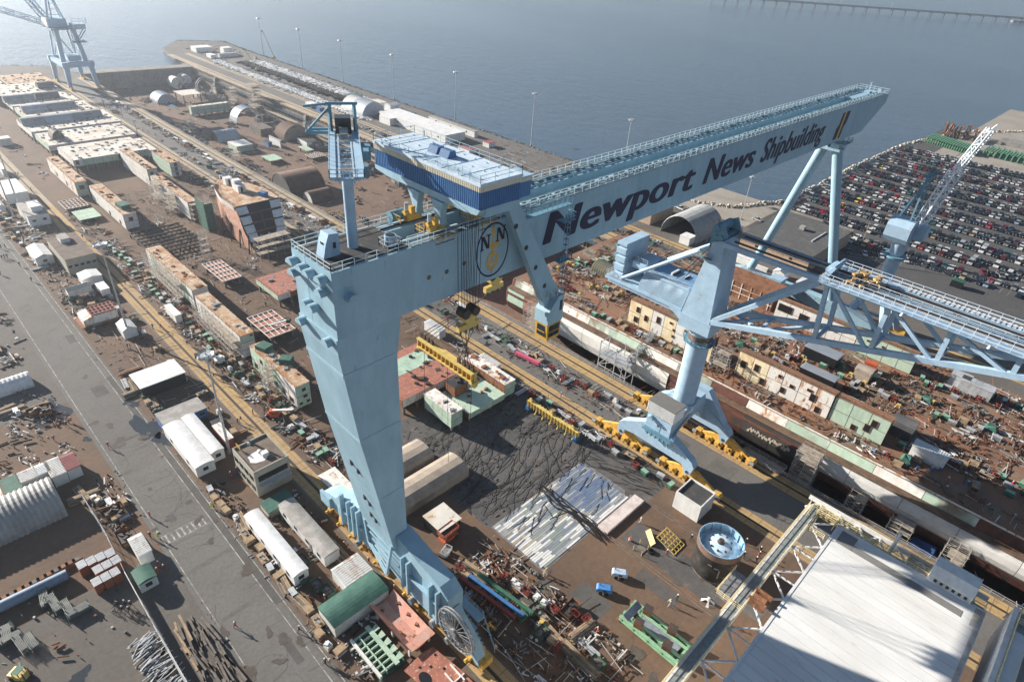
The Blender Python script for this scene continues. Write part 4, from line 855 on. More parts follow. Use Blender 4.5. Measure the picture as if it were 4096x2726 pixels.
def block(label, x0, x1, y0, y1, h, wall=None, end=None, deck=None, z0=0.0, lift=.9, opx=(), opy=(), group='ship sections on the building platen', cell=4.2, rows=None, name='ship_section', flare=0.0, rail=True, seed=0):
    r = random.Random(seed or int(x0*7+y0*3)); wall = wall or WSHIP; end = end or wall; deck = deck or RDECK
    o = ((x0+x1)/2, (y0+y1)/2, z0); t = empty(name, o, label, 'ship section', group)
    f = rel(t); zb = z0+lift; zt = z0+h
    f('frame', MB().box(x0+.06, x1-.06, y0+.06, y1-.06, zb, zt-.09), JOINT)
    nr = rows or max(1, round((h-lift)/2.6))
    face_plates(t, o, 'x', y0+.02, y1-.02, x0+.06, zb, zt-.1, max(1, round((y1-y0)/cell)), nr, wall)
    face_plates(t, o, 'y', x0+.02, x1-.02, y0+.06, zb, zt-.1, max(1, round((x1-x0)/cell)), nr, end)
    f('deck', MB().box(x0-.05, x1+.05, y0-.05, y1+.05, zt-.09, zt), deck)
    if lift > .3:
        s = MB(); k = max(2, int((y1-y0)/5)); n = max(2, int((x1-x0)/4)+1)
        for i in range(k):
            for j in range(n):
                x = x0+.7+(x1-x0-1.4)*j/(n-1); y = y0+.7+(y1-y0-1.4)*i/(k-1); s.box(x-.3, x+.3, y-.3, y+.3, z0+.02, zb+.02)
        f('keel_block', s, GWOOD)
    if opx: openings(t, o, 'x', x0+.01, [(y0+(y1-y0)*a, zb+(h-lift)*z, w, hh) for a, z, w, hh in opx], .10, frame=RUST)
    if opy: openings(t, o, 'y', y0+.01, [(x0+(x1-x0)*a, zb+(h-lift)*z, w, hh) for a, z, w, hh in opy], .10, frame=RUST)
    if rail:
        m = MB(); y = y0
        while y < y1:
            for x in (x0, x1): m.beam((x,y,zt),(x,y,zt+r.uniform(.5,1.1)), .08)
            y += r.uniform(1.4, 2.6)
        f('stanchion', m, RUST)
    p = MB()
    for k in range(int((x1-x0)*(y1-y0)/14)+2):
        w, d = r.uniform(.4,1.4), r.uniform(.4,1.6); x, y = r.uniform(x0+.7,x1-.7), r.uniform(y0+.7,y1-.7); p.rbox(x, y, zt+.03, w, d, r.choice((.06,.06,.5,.9)), r.uniform(0,3))
    q = f('deck_fitting', p, r.choice((RUST, DSTEEL, STEEL))); q['kind'] = 'stuff'
    return t
def scaffold(label, x0, x1, y0, y1, z0, z1, group='scaffold towers around the hull sections', lvl=2.0, bay=2.2, seed=1):
    r = random.Random(seed); t = empty('scaffold_tower', ((x0+x1)/2,(y0+y1)/2,z0), label, 'scaffold', group); f = rel(t)
    m = MB(); p = MB(); nx, ny, nz = max(1, round((x1-x0)/bay)), max(1, round((y1-y0)/bay)), max(1, round((z1-z0)/lvl))
    X = [x0+(x1-x0)*i/nx for i in range(nx+1)]; Y = [y0+(y1-y0)*i/ny for i in range(ny+1)]; Z = [z0+(z1-z0)*i/nz for i in range(nz+1)]
    for x in X:
        for y in Y: m.beam((x,y,z0),(x,y,z1+r.uniform(.2,1.0)),.09)
    for z in Z[1:]:
        for x in X: m.beam((x,y0-.3,z),(x,y1+.3,z),.08)
        for y in Y: m.beam((x0-.3,y,z),(x1+.3,y,z),.08)
        for x in X: m.beam((x,y0,z+.9),(x,y1,z+.9),.06)
    for a, b in zip(Z, Z[1:]):
        m.beam((x0,y0,a),(x0,y1,b),.07); m.beam((x1,y1,a),(x1,y0,b),.07); m.beam((x0,y0,b),(x1,y0,a),.07)
        if r.random() < .8: p.box(x0,x1,y0+.1,y0+(y1-y0)*r.uniform(.5,1),b+.03,b+.1)
    f('tube_frame', m, SCAF); f('plank_platform', p, PLANK); return t
G1 = 'ship sections on the building platen'
block('long white walled ship section with narrow rusty deck beside the left rail', 55.4,59.8,300.5,340.6,6.9, WRUST, GSHIP, opx=((.35,.3,1.2,1.6),(.7,.3,1.0,1.4)), opy=((.5,.6,1.6,1.5),))
block('white ship section with curved end and dark green tarpaulin on its deck', 58.9,63.6,255.6,294.3,6.8, WSHIP, WSHIP, opy=((.5,.62,1.3,1.4),), opx=((.15,.2,1,1.4),(.45,.2,1,1.4)))
block('broad flat cream deck section with green front wall joining two wings', 63.4,95,332,356,6.4, WSHIP, [WSHIP,GSHIP,GSHIP,GSHIP,GSHIP,GSHIP], PDECK, lift=3.4, opy=((.05,.6,1.1,1.6),(.6,.5,1.2,2)))
block('white ribbed wing section running off the right end of the broad cream deck', 82.2,86.4,296.5,330,8.5, WSHIP, GSHIP, opy=((.4,.7,1.2,1.4),))
block('low pale deck section stepped behind the ribbed wing', 94.5,99.5,334,357,5.0, WSHIP, WSHIP, PDECK, lift=2)
block('white scaffolded ship section with long rusty deck right of the open brown floor', 80.8,84.6,251,289,8.1, WSHIP, DSTEEL, opx=((.3,.75,1.4,1),))
block('three storey white ship section with three arched openings in its end wall', 94,98.3,303.5,325,7.3, [GSHIP], WSHIP, rows=3, opy=((.55,.17,1.1,1.5),(.55,.5,1.1,1.5),(.55,.83,1.1,1.5)))
block('wide pale deck section carrying a small arched shelter and spotted with rust', 61.7,100.5,364.5,389.4,5.2, GSHIP, [WSHIP], PDECK, lift=2.6)
block('wide pale section with a row of grey arched shelters along its deck', 61,102,390.4,419,5.8, WSHIP, WSHIP, PDECK, lift=2.8)
block('white low deck section with grey shelters, second from the water', 66,100,424,447,5.4, GSHIP, WSHIP, PDECK, lift=2.8)
block('pale flat deck section just behind the second grey shelter row', 66,99,451,477,5.2, WSHIP, WSHIP, PDECK, lift=2.8)
block('white flat deck section nearest the river shore', 62,98,481,510,5.0, WSHIP, WSHIP, PDECK, lift=2.8, opy=((.1,.4,3,2),))
block('tan deck section at the river edge left of the tower crane', 78,102,514,548,3.6, WSHIP, WSHIP, RDECK, lift=2)
block('pale grey roof deck section at the river edge, leftmost', 52,76,514,548,3.8, WSHIP, WSHIP, PDECK, lift=2)
block('rust decked white section with scaffold at left and blue sheeting at right', 54.6,59.4,183.5,220.8,7.2, [WSHIP,GSHIP,WRUST], WSHIP, opy=((.3,.25,1.0,1.4),))
block('white plated section with tan deck standing end to end behind the green striped one', 53.5,57.5,149.6,178.4,7.9, WSHIP, [[WSHIP,WSHIP,GSHIP]], rows=3, opy=((.8,.9,.6,.3),))
block('white and pale green striped section with tall end wall pierced by small dark windows', 53.6,57.5,120.6,144.3,7.6, [WSHIP,WSHIP,GSHIP,GSHIP,GSHIP,GSHIP], GSHIP, rows=2, opx=((.75,.7,.9,1.3),(.62,.7,.9,1.3),(.9,.25,1.0,1.5),(.45,.25,1.0,1.3),(.28,.25,1,1.3),(.12,.2,1.6,1.4)), opy=((.55,.75,.8,.7),(.6,.45,.9,.7),(.25,.18,.7,.5),(.75,.18,.7,.5)))
block('salmon red deck section with green sides on posts left of gantry leg', 74.5,87.3,169.5,184,4.5, GSHIP, [WSHIP,RUST,GSHIP], PRIMER, lift=2.6, rows=1)
block('big red primed deck unit with green patch hanging behind the gantry leg', 72,94.6,102.3,120.4,5.0, RUST, WRUST, PRIMER, lift=2.6, rows=1)
block('white topped tank unit with rusty spots jutting over the dark floor under the hooks', 77,80.6,89.6,100.2,5.8, GSHIP, GSHIP, WRUST, lift=1.4)
block('green floored ship unit right of the white topped tank unit', 82.5,95,89.5,100.5,3.0, RUST, GSHIP, GSHIP, lift=1.2)
block('white crusted wall unit along the dock road edge of the green floored unit', 95.4,99.2,90,106,5.4, RUST, GSHIP, WRUST, lift=1.2)
block('brown boxed tank with open top standing on the green floored unit', 84,88.5,96.5,100.2,3.2, RUST, RUST, DECKB, z0=3.05, lift=.02, rail=False)
# shelters along the wide far decks (arched sheds)
CORR = mat('corrugated_grey', (0.30,0.31,0.31), 0.55, 0.2, c2=(0.24,0.245,0.25), amt=0.4, scale=0.25); CORRB = mat('corrugated_blue_grey', (0.36,0.40,0.45), 0.5, 0.2, c2=(0.42,0.44,0.46), amt=0.4, scale=0.15)
CORRR = mat('corrugated_rust', (0.15,0.085,0.06), 0.8, c2=(0.10,0.065,0.05), amt=0.5, scale=0.3); CORRW = mat('corrugated_white', (0.58,0.58,0.56), 0.6, c2=(0.45,0.43,0.40), amt=0.4, scale=0.3); CORRT = mat('corrugated_tan', (0.36,0.30,0.24), 0.7, c2=(0.28,0.23,0.19), amt=0.5, scale=0.25)
CORRD = mat('corrugated_dark', (0.10,0.10,0.10), 0.6, c2=(0.14,0.135,0.13), amt=0.4, scale=0.3)
def arch_hut(label, cx, cy, L, W, H, rz=0.0, z0=0.0, m=None, ribs=None, ends='closed', endm=None, straight=0.0, group='arched corrugated huts', depth=.10, n=14, door=None, name='arched_hut'):
    """half-round hut, axis along local X, with corrugation as real ridges"""
    m = m or CORR; t = empty(name, (cx,cy,z0), label, 'hut', group, rz)
    pr = []
    if straight: pr.append((-W/2, 0))
    for i in range(n+1):
        a = math.pi-math.pi*i/n; pr.append((W/2*math.cos(a), straight+(H-straight)*math.sin(a)))
    if straight: pr.append((W/2, 0))
    k = ribs or max(6, int(L/0.9)); mb = MB(); vs = []
    for i in range(2*k+1):
        s = 1+(depth/(W/2) if i%2 else 0)
        for y, z in pr: vs.append((-L/2+L*i/(2*k), y*s, z*s))
    q = len(pr); mb.add(vs, [(i*q+j, (i+1)*q+j, (i+1)*q+j+1, i*q+j+1) for i in range(2*k) for j in range(q-1)])
    mb.build('shell', m, t)
    if ends != 'open':
        for s in ((-1,) if ends == 'left' else ((1,) if ends == 'right' else (-1,1))):
            e = MB(); e.add([(s*(L/2-.15),y*.985,z*.985) for y, z in pr], [tuple(range(q))]); e.build('end_wall', endm or m, t)
            if door: MB().box(s*(L/2-.15)-.06, s*(L/2-.15)+.06, -door/2, door/2, 0, min(H*.55,2.6)).build('door', DARK, t)
    return t
k = 0
for (y, xs) in ((407,((66,11),(77,13),(90.5,14))),(436,((73,12),(86,14))),(464,((72,15),(86,12))),(492,((92,9),))):
    for j, (x, L) in enumerate(xs):
        arch_hut(f"{['dark grey','pale','grey','blue grey'][(j+k)%4]} arched shelter, {['left','middle','right'][j] if len(xs)==3 else ['left','right'][j] if len(xs)==2 else 'single'} one on the {['nearest','second','third','furthest'][k]} decked section of the shelter rows", x, y, L-.3, 7.5, 3.2, 0, 5.3 if k else 5.85, [CORR, CORRB, CORR, CORRD][(j+k)%4], n=8, group='arched shelters on the far deck sections')
    k += 1
arch_hut('small beige arched shelter with dark opening on the rust spotted pale deck', 68.5, 377, 7.5, 5.2, 4.0, math.pi/2, 5.2, CORRT, ends='right', group='arched shelters on the far deck sections', n=8)
# half-built bow section with curved plates
bw = empty('bow_section', (95,230,0), 'half built rust red bow section with rounded brown deck and white flared flank on scaffolding', 'ship section', G1); bf = rel(bw)
D = [(88,224),(88,235),(90.2,245),(92.6,251),(95.7,255),(99.5,252.5),(103.2,245),(105.6,235),(105.2,224)]
B_w = [(85.6,207.5),(85.8,222),(87.5,234),(89.6,243),(92.2,250),(94.5,247),(97,240),(98.6,228),(98.6,207.5)]
bf('deck', MB().ext(D, 12.9, 13.1, 'z'), RDECK); n = len(D)
up = [(x,y,12.95) for x,y in D]; mid = [(u[0]*.45+l[0]*.55-.35*(1 if u[0]<96 else -1), u[1]*.5+l[1]*.5, 7.0) for u,l in zip(D,B_w)]; lo_ = [(x,y,1.2) for x,y in B_w]
hb_ = MB()
for i in range(n-1): hb_.add([up[i],up[i+1],mid[i+1],mid[i]],[(0,1,2,3)])
bf('upper_plating', hb_, PINK2 := mat('pink_hull',(0.40,0.22,0.16),.8,c2=(.30,.14,.09),amt=.5,scale=.25,c3=(.55,.45,.38),s3=.6,a3=.2)); hb_ = MB()
for i in range(n-1): hb_.add([mid[i],mid[i+1],lo_[i+1],lo_[i]],[(0,1,2,3)])
bf('lower_plating', hb_, PINK2)
bf('bulwark', MB().add([(87.7,224,11),(87.7,235,11),(90,245,11.2),(92.4,251,11.4),(92.3,251.2,14.2),(89.7,245.2,13.9),(87.4,235,13.7),(87.3,224,13.5)],[(0,1,6,7),(1,2,5,6),(2,3,4,5)]), WSHIP)
TP = lambda u, v: (88+17.2*u+(85.6+13*u-88-17.2*u)*v, 224-16.5*v, 12.9-10.9*v)
def tq(mb,u0,u1,v0,v1,d=0): 
    q_ = [TP(u0,v0),TP(u1,v0),TP(u1,v1),TP(u0,v1)]; mb.add([(x,y-d,z) for x,y,z in q_],[(0,1,2,3)])
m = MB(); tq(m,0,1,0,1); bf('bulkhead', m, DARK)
m = MB()
for v in (0,.22,.42,.6): tq(m,0,.24,v+.02,v+.19,.12); tq(m,.76,1,v+.02,v+.19,.12)
bf('frame_plate', m, WSHIP); m = MB()
for v in (.2,.41,.6,.8): m.beam(TP(.2,v),TP(.8,v),.35)
for u in (.5,): m.beam(TP(u,.2),TP(u,.6),.3)
bf('frame', m, RUST)
for i, (x, y) in enumerate(((96.5,248),(96.8,240.5),(96.6,237.6))): bf('deck_house', MB().box(x-1.4,x+1.4,y-1.4,y+1.4,13.1,15.8 if i!=1 else 17), WHITE); bf('door', MB().box(x-.4,x+.4,y-1.45,y-1.4,13.2,15.2), DARK)
bf('deck_tarpaulin', MB().rbox(101.2,228.5,13.9,2.2,3,1.6,.4), BLUEP); rbw = MB()
for i in range(n-1): rbw.rail([up[i],up[i+1]],1.2,.05,1.8)
bf('handrail', rbw, RUST)
for i in range(4): bf('prop', MB().beam((84.9,211+i*7,0),(86.2,212+i*7,6.5),.35), DSTEEL)
scaffold('large scaffold under the raked open front of the rust red bow section', 85.2,97.5,202.8,206.8,0,7.5,seed=4,lvl=2.4,bay=3)
scaffold('green netted scaffold tower against the white flank of the bow section', 82.2,85.2,238,246,0,11,seed=5)
tg = MB().box(82.0,82.15,238,246,.3,11.4).box(82.15,85.2,237.8,237.95,.3,11.0); tag(tg.build('scaffold_net', TARPG), 'dark green net hung on the scaffold beside the bow section', 'net')
scaffold('long scaffold along the left side of the blue sheeted ship section', 52.4,54.2,190,218,0,6.6,seed=6,bay=2.6)
scaffold('long scaffold along the left side of the white plated section with tan deck', 51.4,53.2,150,176,0,6.4,seed=7,bay=2.6)
scaffold('scaffold tower in front of the pale green stripes of the windowed section', 51.6,53.4,131,135,0,7.4,seed=8)
scaffold('scaffold tower at the left flank of the rusty decked section right of the open floor', 77.6,80.3,262,270,0,8,seed=9)
scaffold('second scaffold tower further back along the section right of the open floor', 78,80.4,276,285,0,8,seed=10)
scaffold('dark scaffold closing the near end of the section right of the open floor', 80.9,84.6,247.8,250.6,0,7.6,seed=11)
scaffold('slender scaffold tower standing alone by the red gridded panel', 71.5,74,217,219.5,0,9,seed=12,bay=1.3)
tag(MB().box(59.7,59.85,186,219,.8,6.6).build('blue_sheeting', BLUEP), 'blue protective sheeting along the right side of the scaffolded rust decked section', 'sheeting')
tag(MB().rbox(61.6,263,7.7,3.2,5.5,1.4,.1).build('deck_tarpaulin', TARPG), 'dark green tarpaulin heap on the curved end white section', 'tarpaulin')
tag(MB().rbox(56,140.6,8.2,3.0,3.5,1.2,.3).build('deck_tarpaulin', TARPG), 'dark green tarpaulin on the tan deck of the green striped section, further back', 'tarpaulin')
tag(MB().rbox(57.4,131.6,8.3,2.4,3.0,1.4,.7).build('deck_tarpaulin', TARPG), 'bunched green tarpaulin at the right edge of the green striped section', 'tarpaulin')
# flat panels standing on trestles
def panel(label, x0, x1, y0, y1, h, m, grid=None, gm=None, group='flat steel panels on trestles', z0=0.0, skew=0.0):
    t = empty('plated_unit', ((x0+x1)/2,(y0+y1)/2,z0), label, 'steel panel', group); f = rel(t)
    f('plate', MB().add([(x0,y0,z0+h),(x1,y0,z0+h),(x1+skew,y1,z0+h),(x0+skew,y1,z0+h),(x0,y0,z0+h-.15),(x1,y0,z0+h-.15),(x1+skew,y1,z0+h-.15),(x0+skew,y1,z0+h-.15)], [(0,1,2,3),(7,6,5,4),(0,4,5,1),(1,5,6,2),(2,6,7,3),(3,7,4,0)]), m)
    if grid:
        g = MB(); na, nb = grid
        for i in range(na+1): x = x0+(x1-x0)*i/na; g.beam((x,y0,z0+h+.1),(x+skew,y1,z0+h+.1),.2,.25)
        for j in range(nb+1): y = y0+(y1-y0)*j/nb; sx = skew*j/nb; g.beam((x0+sx,y,z0+h+.12),(x1+sx,y,z0+h+.12),.2,.28)
        f('stiffener', g, gm or WRUST)
    for x in (x0+.8, x1-.8):
        for y in (y0+.9, y1-.9): f('trestle', MB().box(x-.35,x+.35,y-.5,y+.5,z0+.02,z0+h-.2), GWOOD if skew == 0 else YEL)
    return t
panel('rusty gridded steel panel on trestles nearest the long white section', 47.4,55.3,286.8,297.2,1.6,RUST,(6,5))
panel('plain pale green steel panel on trestles in front of the rusty gridded one', 48.2,55.8,272.8,283.5,1.6,GREEN)
panel('red primed panel with white grid stiffeners standing alone on brown ground', 67,73.2,191.6,207.5,2.6,PRIMER,(5,5),WSHIP)
panel('second red and white gridded panel near the white plated section', 62.6,70.5,152,166,2.4,PRIMER,(5,4),WSHIP)
panel('flat white and tan panel lying just right of the gantry foot', 45.2,49.5,88,97.5,.8,WRUST)
tag(MB().box(76,89,111,117.5,5.005,5.03).build('green_deck_patch', GREEN), 'pale green primed patch on the big red deck unit', 'deck patch')
dgm = MB()
for k in range(11): dgm.beam((58+k*1.7,226,1.6),(58+k*1.7,249,1.6),.25,.5)
for k in range(8): dgm.beam((58,226+k*3.2,1.9),(75.5,226+k*3.2,1.9),.25,.5)
for x in (58,64,70,75):
    for y in (226,234,242,249): dgm.beam((x,y,0),(x,y,1.6),.4)
tag(dgm.build('steel_grillage', DSTEEL), 'large black steel grillage frame lying on the brown platen left of the bow section', 'steel frame')
# ================================================================== SHIP IN THE DOCK
shp = empty('aircraft_carrier_hull', (160,40,9), 'huge unfinished ship hull filling the dry dock, rusty deck and patchy painted sides', 'ship'); sf = rel(shp); SO = (160,40,9)
ZD = 9.0; HY0, HY1 = -70.0, 126.0
sf('deck', MB().box(134.6,191.5,HY0,HY1,ZD-.25,ZD), BDECK)
prof_w = [(134.6,ZD-.25),(133.9,6.6),(131.9,6.4),(131.6,4.6),(131.7,1.8),(132.6,-.8),(135.2,-3.2),(139.5,-6.0),(146,-8.2),(146,-9.6),(184,-9.6),(184,-8.2),(191.5,-4),(191.5,ZD-.25)]
body = MB().ext([(x+.12 if x < 140 else x, z) for x, z in prof_w], HY0, HY1, 'y'); sf('hull_core', body, HULLR, fix=True)
sf('hull_end', MB().ext([(x+.05,z) for x,z in prof_w], HY1, HY1+.3, 'y'), PRIMER, fix=True)
def strakes(y0, y1, n, prof, mfun, name='hull_plate'):
    for i in range(n):
        a = y0+(y1-y0)*i/n+.05; b_ = y0+(y1-y0)*(i+1)/n-.05
        for j in range(len(prof)-1):
            (xa,za),(xb,zb) = prof[j], prof[j+1]; mm = mfun(i, j)
            sf(name, MB().add([(xa,a,za),(xb,a,zb),(xb,b_,zb),(xa,b_,za),(xa+.1,a,za),(xb+.1,a,zb),(xb+.1,b_,zb),(xa+.1,b_,za)], [(0,3,2,1),(4,5,6,7),(0,1,5,4),(1,2,6,5),(2,3,7,6),(3,0,4,7)]), mm)
strakes(64,104,4,[(131.9,6.3),(131.45,4.6)],lambda i,j: HULLW); strakes(64,104,4,[(131.45,4.55),(131.5,1.8),(132.3,-.7)],lambda i,j: HULLW)
strakes(27,63.8,5,[(131.9,6.3),(131.55,1.8),(132.5,-.8),(135,-3.2)],lambda i,j: HULLK if (i in (0,1) and j < 2) else HULLR)
strakes(-40,26.8,6,[(131.9,6.3),(131.2,5.2),(130.9,3.9),(131.2,2.6),(132.1,1.4)],lambda i,j: HULLG)
strakes(104.2,125.8,3,[(131.9,6.3),(131.55,1.8)],lambda i,j: PRIMER if i < 2 else GSHIP)
strakes(-60,125,18,[(134.55,ZD-.3),(133.85,6.75)],lambda i,j: [PATCH,GSHIP,WSHIP,PATCH,HULLR,WRUST][(i*5+2)%6],'sponson_plate')
sf('ledge', MB().box(131.6,133.9,HY0,HY1,6.42,6.62), mat('ledge_brown',(0.17,0.11,0.075),0.9,c2=(0.10,0.07,0.05),scale=0.5))
# flaked white patch letters on the dark plates
fl = MB()
for k in range(26):
    y = 29+k*.42+RND.uniform(-.1,.1); z = 2.3+RND.uniform(-.2,.9); fl.add([(131.44,y,z),(131.44,y+RND.uniform(.2,.7),z+RND.uniform(-.1,.1)),(131.46,y+RND.uniform(.2,.6),z+RND.uniform(.4,1.0)),(131.46,y,z+RND.uniform(.5,1.1))],[(0,3,2,1)])
sf('peeling_paint', fl, mat('peeling_pale',(0.50,0.42,0.33),0.8))
ln = MB()
for k in range(40):
    y = HY0+5+k*4.7; ln.beam((134.65,y,ZD),(134.65,y,ZD+1.0),.07)
ln.beam((134.65,HY0+5,ZD+1.0),(134.65,120,ZD+1.0),.05).beam((134.65,HY0+5,ZD+.5),(134.65,120,ZD+.5),.05)
for k in range(60): y = HY0+5+k*3.1; ln.beam((132.2,y,6.62),(132.2,y,7.6),.06)
ln.beam((132.2,HY0+5,7.6),(132.2,120,7.6),.05)
sf('handrail', ln, RUST); sf('deck_edge', MB().box(134.5,134.85,HY0,122,ZD+.002,ZD+.22), WRUST)
# hangar side walls on the deck, plated
def shipwall(name, x, y0, y1, zt, mats, na, op):
    w = MB().box(x+.06, x+2.4, y0, y1, ZD, zt-.1); q = sf(name, w, JOINT); q2 = bpy.data.objects
    face_plates(shp, SO, 'x', y0, y1, x+.06, ZD+.05, zt-.15, na, 2, mats, name='wall_plate')
    sf('wall_top', MB().box(x-.05, x+2.6, y0-.05, y1+.05, zt-.1, zt), BDECK)
    openings(shp, SO, 'x', x+.0, op, .09, frame=RUST)
    r_ = MB(); r_.rail([(x+.1,y0,zt),(x+.1,y1,zt)],1.1,.05,2.0); sf('wall_rail', r_, RUST)
shipwall('hangar_wall', 141.3, 58.2, 85.6, 16.4, [CSHIP,CSHIP,WSHIP,CSHIP,WSHIP,CSHIP], 7, [(82.6,14.2,1.0,1.6),(82.8,10.9,1.3,1.6),(79.6,12.7,1.0,1.7),(75.6,14.0,1.1,1.9),(71.6,14.9,.8,.5),(70.2,11.2,.7,.6),(70.4,13.2,.5,.5),(66.8,14.6,.8,.5),(63.2,10.3,1.1,1.6)])
shipwall('hangar_wall', 141.6, 26.3, 51.0, 16.2, [WRUST,WRUST,WSHIP,WRUST,CSHIP,CSHIP], 6, [(49.2,12.9,1.3,1.9),(45.7,13.6,1.2,1.9),(43.4,10.6,1.2,1.8),(39.6,14.4,.8,.8),(36.2,13.2,1.0,.8),(38.0,11.0,1,1.5),(32.0,14.4,1.2,.6),(30.8,12.9,1.3,2.0),(28.9,10.3,1.2,1.6)])
shipwall('hangar_wall', 141.9, 13.6, 26.2, 16.0, GSHIP, 3, [(16.6,13.6,1.2,1.7),(17.6,11.7,1.3,1.9),(20.3,10.2,1.1,1.4)])
shipwall('hangar_wall', 178.9, 18.6, 34, 15.2, GSHIP, 4, [(23,13.8,.7,.4),(27,13.6,.7,.4),(31,13.7,.7,.4)])
shipwall('hangar_wall', 179.0, 34.1, 58.0, 15.2, [WSHIP], 6, [(55.2,13.0,4.2,2.2),(49.4,12.5,2.6,2.0),(48.2,10.4,2.0,1.4),(40,12.4,.7,.4)])
sf('hangar_block', MB().box(181,191,60,80,ZD,14.5), RUST)
bx_ = MB()
for k in range(6): bx_.box(180.85,180.98,61+k*3.2,61.25+k*3.2,ZD+.1,14.4)
for z in (10.8,12.6): bx_.box(180.83,180.98,60,80,z,z+.15)
sf('bulkhead_stiffener', bx_, WRUST)
ctr = MB(); n = 10
for i in range(n):
    a0, a1 = math.pi*.5*i/n, math.pi*.5*(i+1)/n
    ctr.add([(180.9,80.3+4*math.cos(a),ZD+5.2*math.sin(a)) for a in (a0,a1)]+[(182.4,80.3+4*math.cos(a),ZD+5.2*math.sin(a)) for a in (a1,a0)], [(0,1,2,3)])
sf('curved_edge_plate', ctr, WSHIP)
# ================================================================== BUILDINGS, HUTS, TRAILERS
def T(c, r, x, y): return (589.0*c+x*.33353, 522.8*r+y*.33353)
def zv(ox, oy, s): return lambda x, y: ((ox+x*s)*.5752, (oy+y*s)*.5752)
ZD_ = zv(600, 200, 800/2091)
def rect(pl, pr, h, z0=0.0):
    """left and right roof corners of a box whose top is at z0+h"""
    a = at(*pl, z0+h); b = at(*pr, z0+h)
    return a[0], b[0], b[1], a[1]
def shed(label, x0, x1, y0, y1, h, wall, roof, group='sheds and site trailers in the yard', kind='flat', name='shed', cat='shed', z0=0.0, win_x=0, win_y=0, doors=0, ribs=0, over=.12, feet=0.0, rise=.35, wh=.9):
    t = empty(name, ((x0+x1)/2,(y0+y1)/2,z0), label, cat, group); f = rel(t); zt = z0+h
    f('wall', MB().box(x0, x1, y0, y1, z0+feet, zt), wall)
    if feet:
        m = MB(); k = max(2, int((y1-y0)/3))
        for i in range(k):
            for x in (x0+.4, x1-.4): y = y0+.4+(y1-y0-.8)*i/(k-1); m.box(x-.2,x+.2,y-.2,y+.2,z0,z0+feet)
        f('pier', m, GWOOD)
    L = (y1-y0) >= (x1-x0)
    if kind == 'flat': f('roof', MB().box(x0-over, x1+over, y0-over, y1+over, zt+.003, zt+.18), roof)
    elif kind == 'parapet':
        m = MB(); w = .25; m.box(x0,x1,y0,y0+w,zt,zt+.5).box(x0,x1,y1-w,y1,zt,zt+.5).box(x0,x0+w,y0+w,y1-w,zt,zt+.5).box(x1-w,x1,y0+w,y1-w,zt,zt+.5)
        f('parapet', m, wall); f('roof', MB().box(x0+w,x1-w,y0+w,y1-w,zt,zt+.1), roof)
    elif kind == 'gable':
        if L: f('roof', MB().ext([(x0-over,zt-.05),((x0+x1)/2,zt+rise),(x1+over,zt-.05),(x1+over,zt+.08),((x0+x1)/2,zt+rise+.15),(x0-over,zt+.08)], y0-over, y1+over, 'y'), roof); f('gable', MB().ext([(x0,zt),((x0+x1)/2,zt+rise),(x1,zt)], y0, y1, 'y'), wall)
        else: f('roof', MB().ext([(y0-over,zt-.05),((y0+y1)/2,zt+rise),(y1+over,zt-.05),(y1+over,zt+.08),((y0+y1)/2,zt+rise+.15),(y0-over,zt+.08)], x0-over, x1+over, 'x'), roof); f('gable', MB().ext([(y0,zt),((y0+y1)/2,zt+rise),(y1,zt)], x0, x1, 'x'), wall)
    elif kind == 'bow':
        n = 8; a0, a1 = (x0-over, x1+over) if L else (y0-over, y1+over)
        pl = [(a0+(a1-a0)*i/n, zt+rise*math.sin(math.pi*i/n)) for i in range(n+1)]+[(a1,zt-.12),(a0,zt-.12)]
        if L: f('roof', MB().ext(pl, y0-over, y1+over, 'y'), roof)
        else: f('roof', MB().ext(pl, x0-over, x1+over, 'x'), roof)
    if ribs:
        m = MB(); k = int(((y1-y0) if ribs == 'y' else (x1-x0))/.5)
        if ribs == 'y':
            for i in range(k): m.box(x0-.05, x1+.05, y0+.1+i*.5, y0+.26+i*.5, zt+.18, zt+.24)
        else:
            for i in range(k): m.box(x0+.1+i*.5, x0+.26+i*.5, y0-.05, y1+.05, zt+.18, zt+.24)
        f('roof_rib', m, roof)
    zz = z0+feet+(h-feet)*.55
    for i in range(win_x):
        y = y0+(y1-y0)*(i+.5)/win_x; q = f('window', MB().box(x0-.06, x0-.005, y-.55, y+.55, zz-wh/2, zz+wh/2), GLASS); MB().box(x0-.09,x0-.06,y-.65,y+.65,zz-wh/2-.08,zz-wh/2).build('sill', WHITE, q)
    for i in range(win_y):
        x = x0+(x1-x0)*(i+.5)/win_y; q = f('window', MB().box(x-.55, x+.55, y0-.06, y0-.005, zz-wh/2, zz+wh/2), GLASS); MB().box(x-.65,x+.65,y0-.09,y0-.06,zz-wh/2-.08,zz-wh/2).build('sill', WHITE, q)
    for i in range(doors):
        y = y0+(y1-y0)*(.3+.4*i); f('door', MB().box(x0-.07, x0-.005, y-.5, y+.5, z0+feet+.05, z0+feet+2.1), STEEL)
    return t
TW = mat('trailer_white', (0.66,0.66,0.64), 0.6, c2=(0.55,0.53,0.50), amt=0.3, scale=0.4, stretch=(1,1,.3)); TGR = mat('trailer_grey_roof', (0.27,0.25,0.23), 0.8, c2=(0.36,0.34,0.32), amt=0.5, scale=0.5)
BRN = mat('brown_roof', (0.13,0.10,0.085), 0.9, c2=(0.18,0.14,0.11), amt=0.5, scale=0.4); BLKR = mat('bitumen_roof', (0.055,0.055,0.056), 0.85, c2=(0.075,0.073,0.07), amt=0.4, scale=0.5); BEIGE = mat('beige_render', (0.36,0.34,0.28), 0.85, c2=(0.30,0.28,0.23), amt=0.4, scale=0.4)
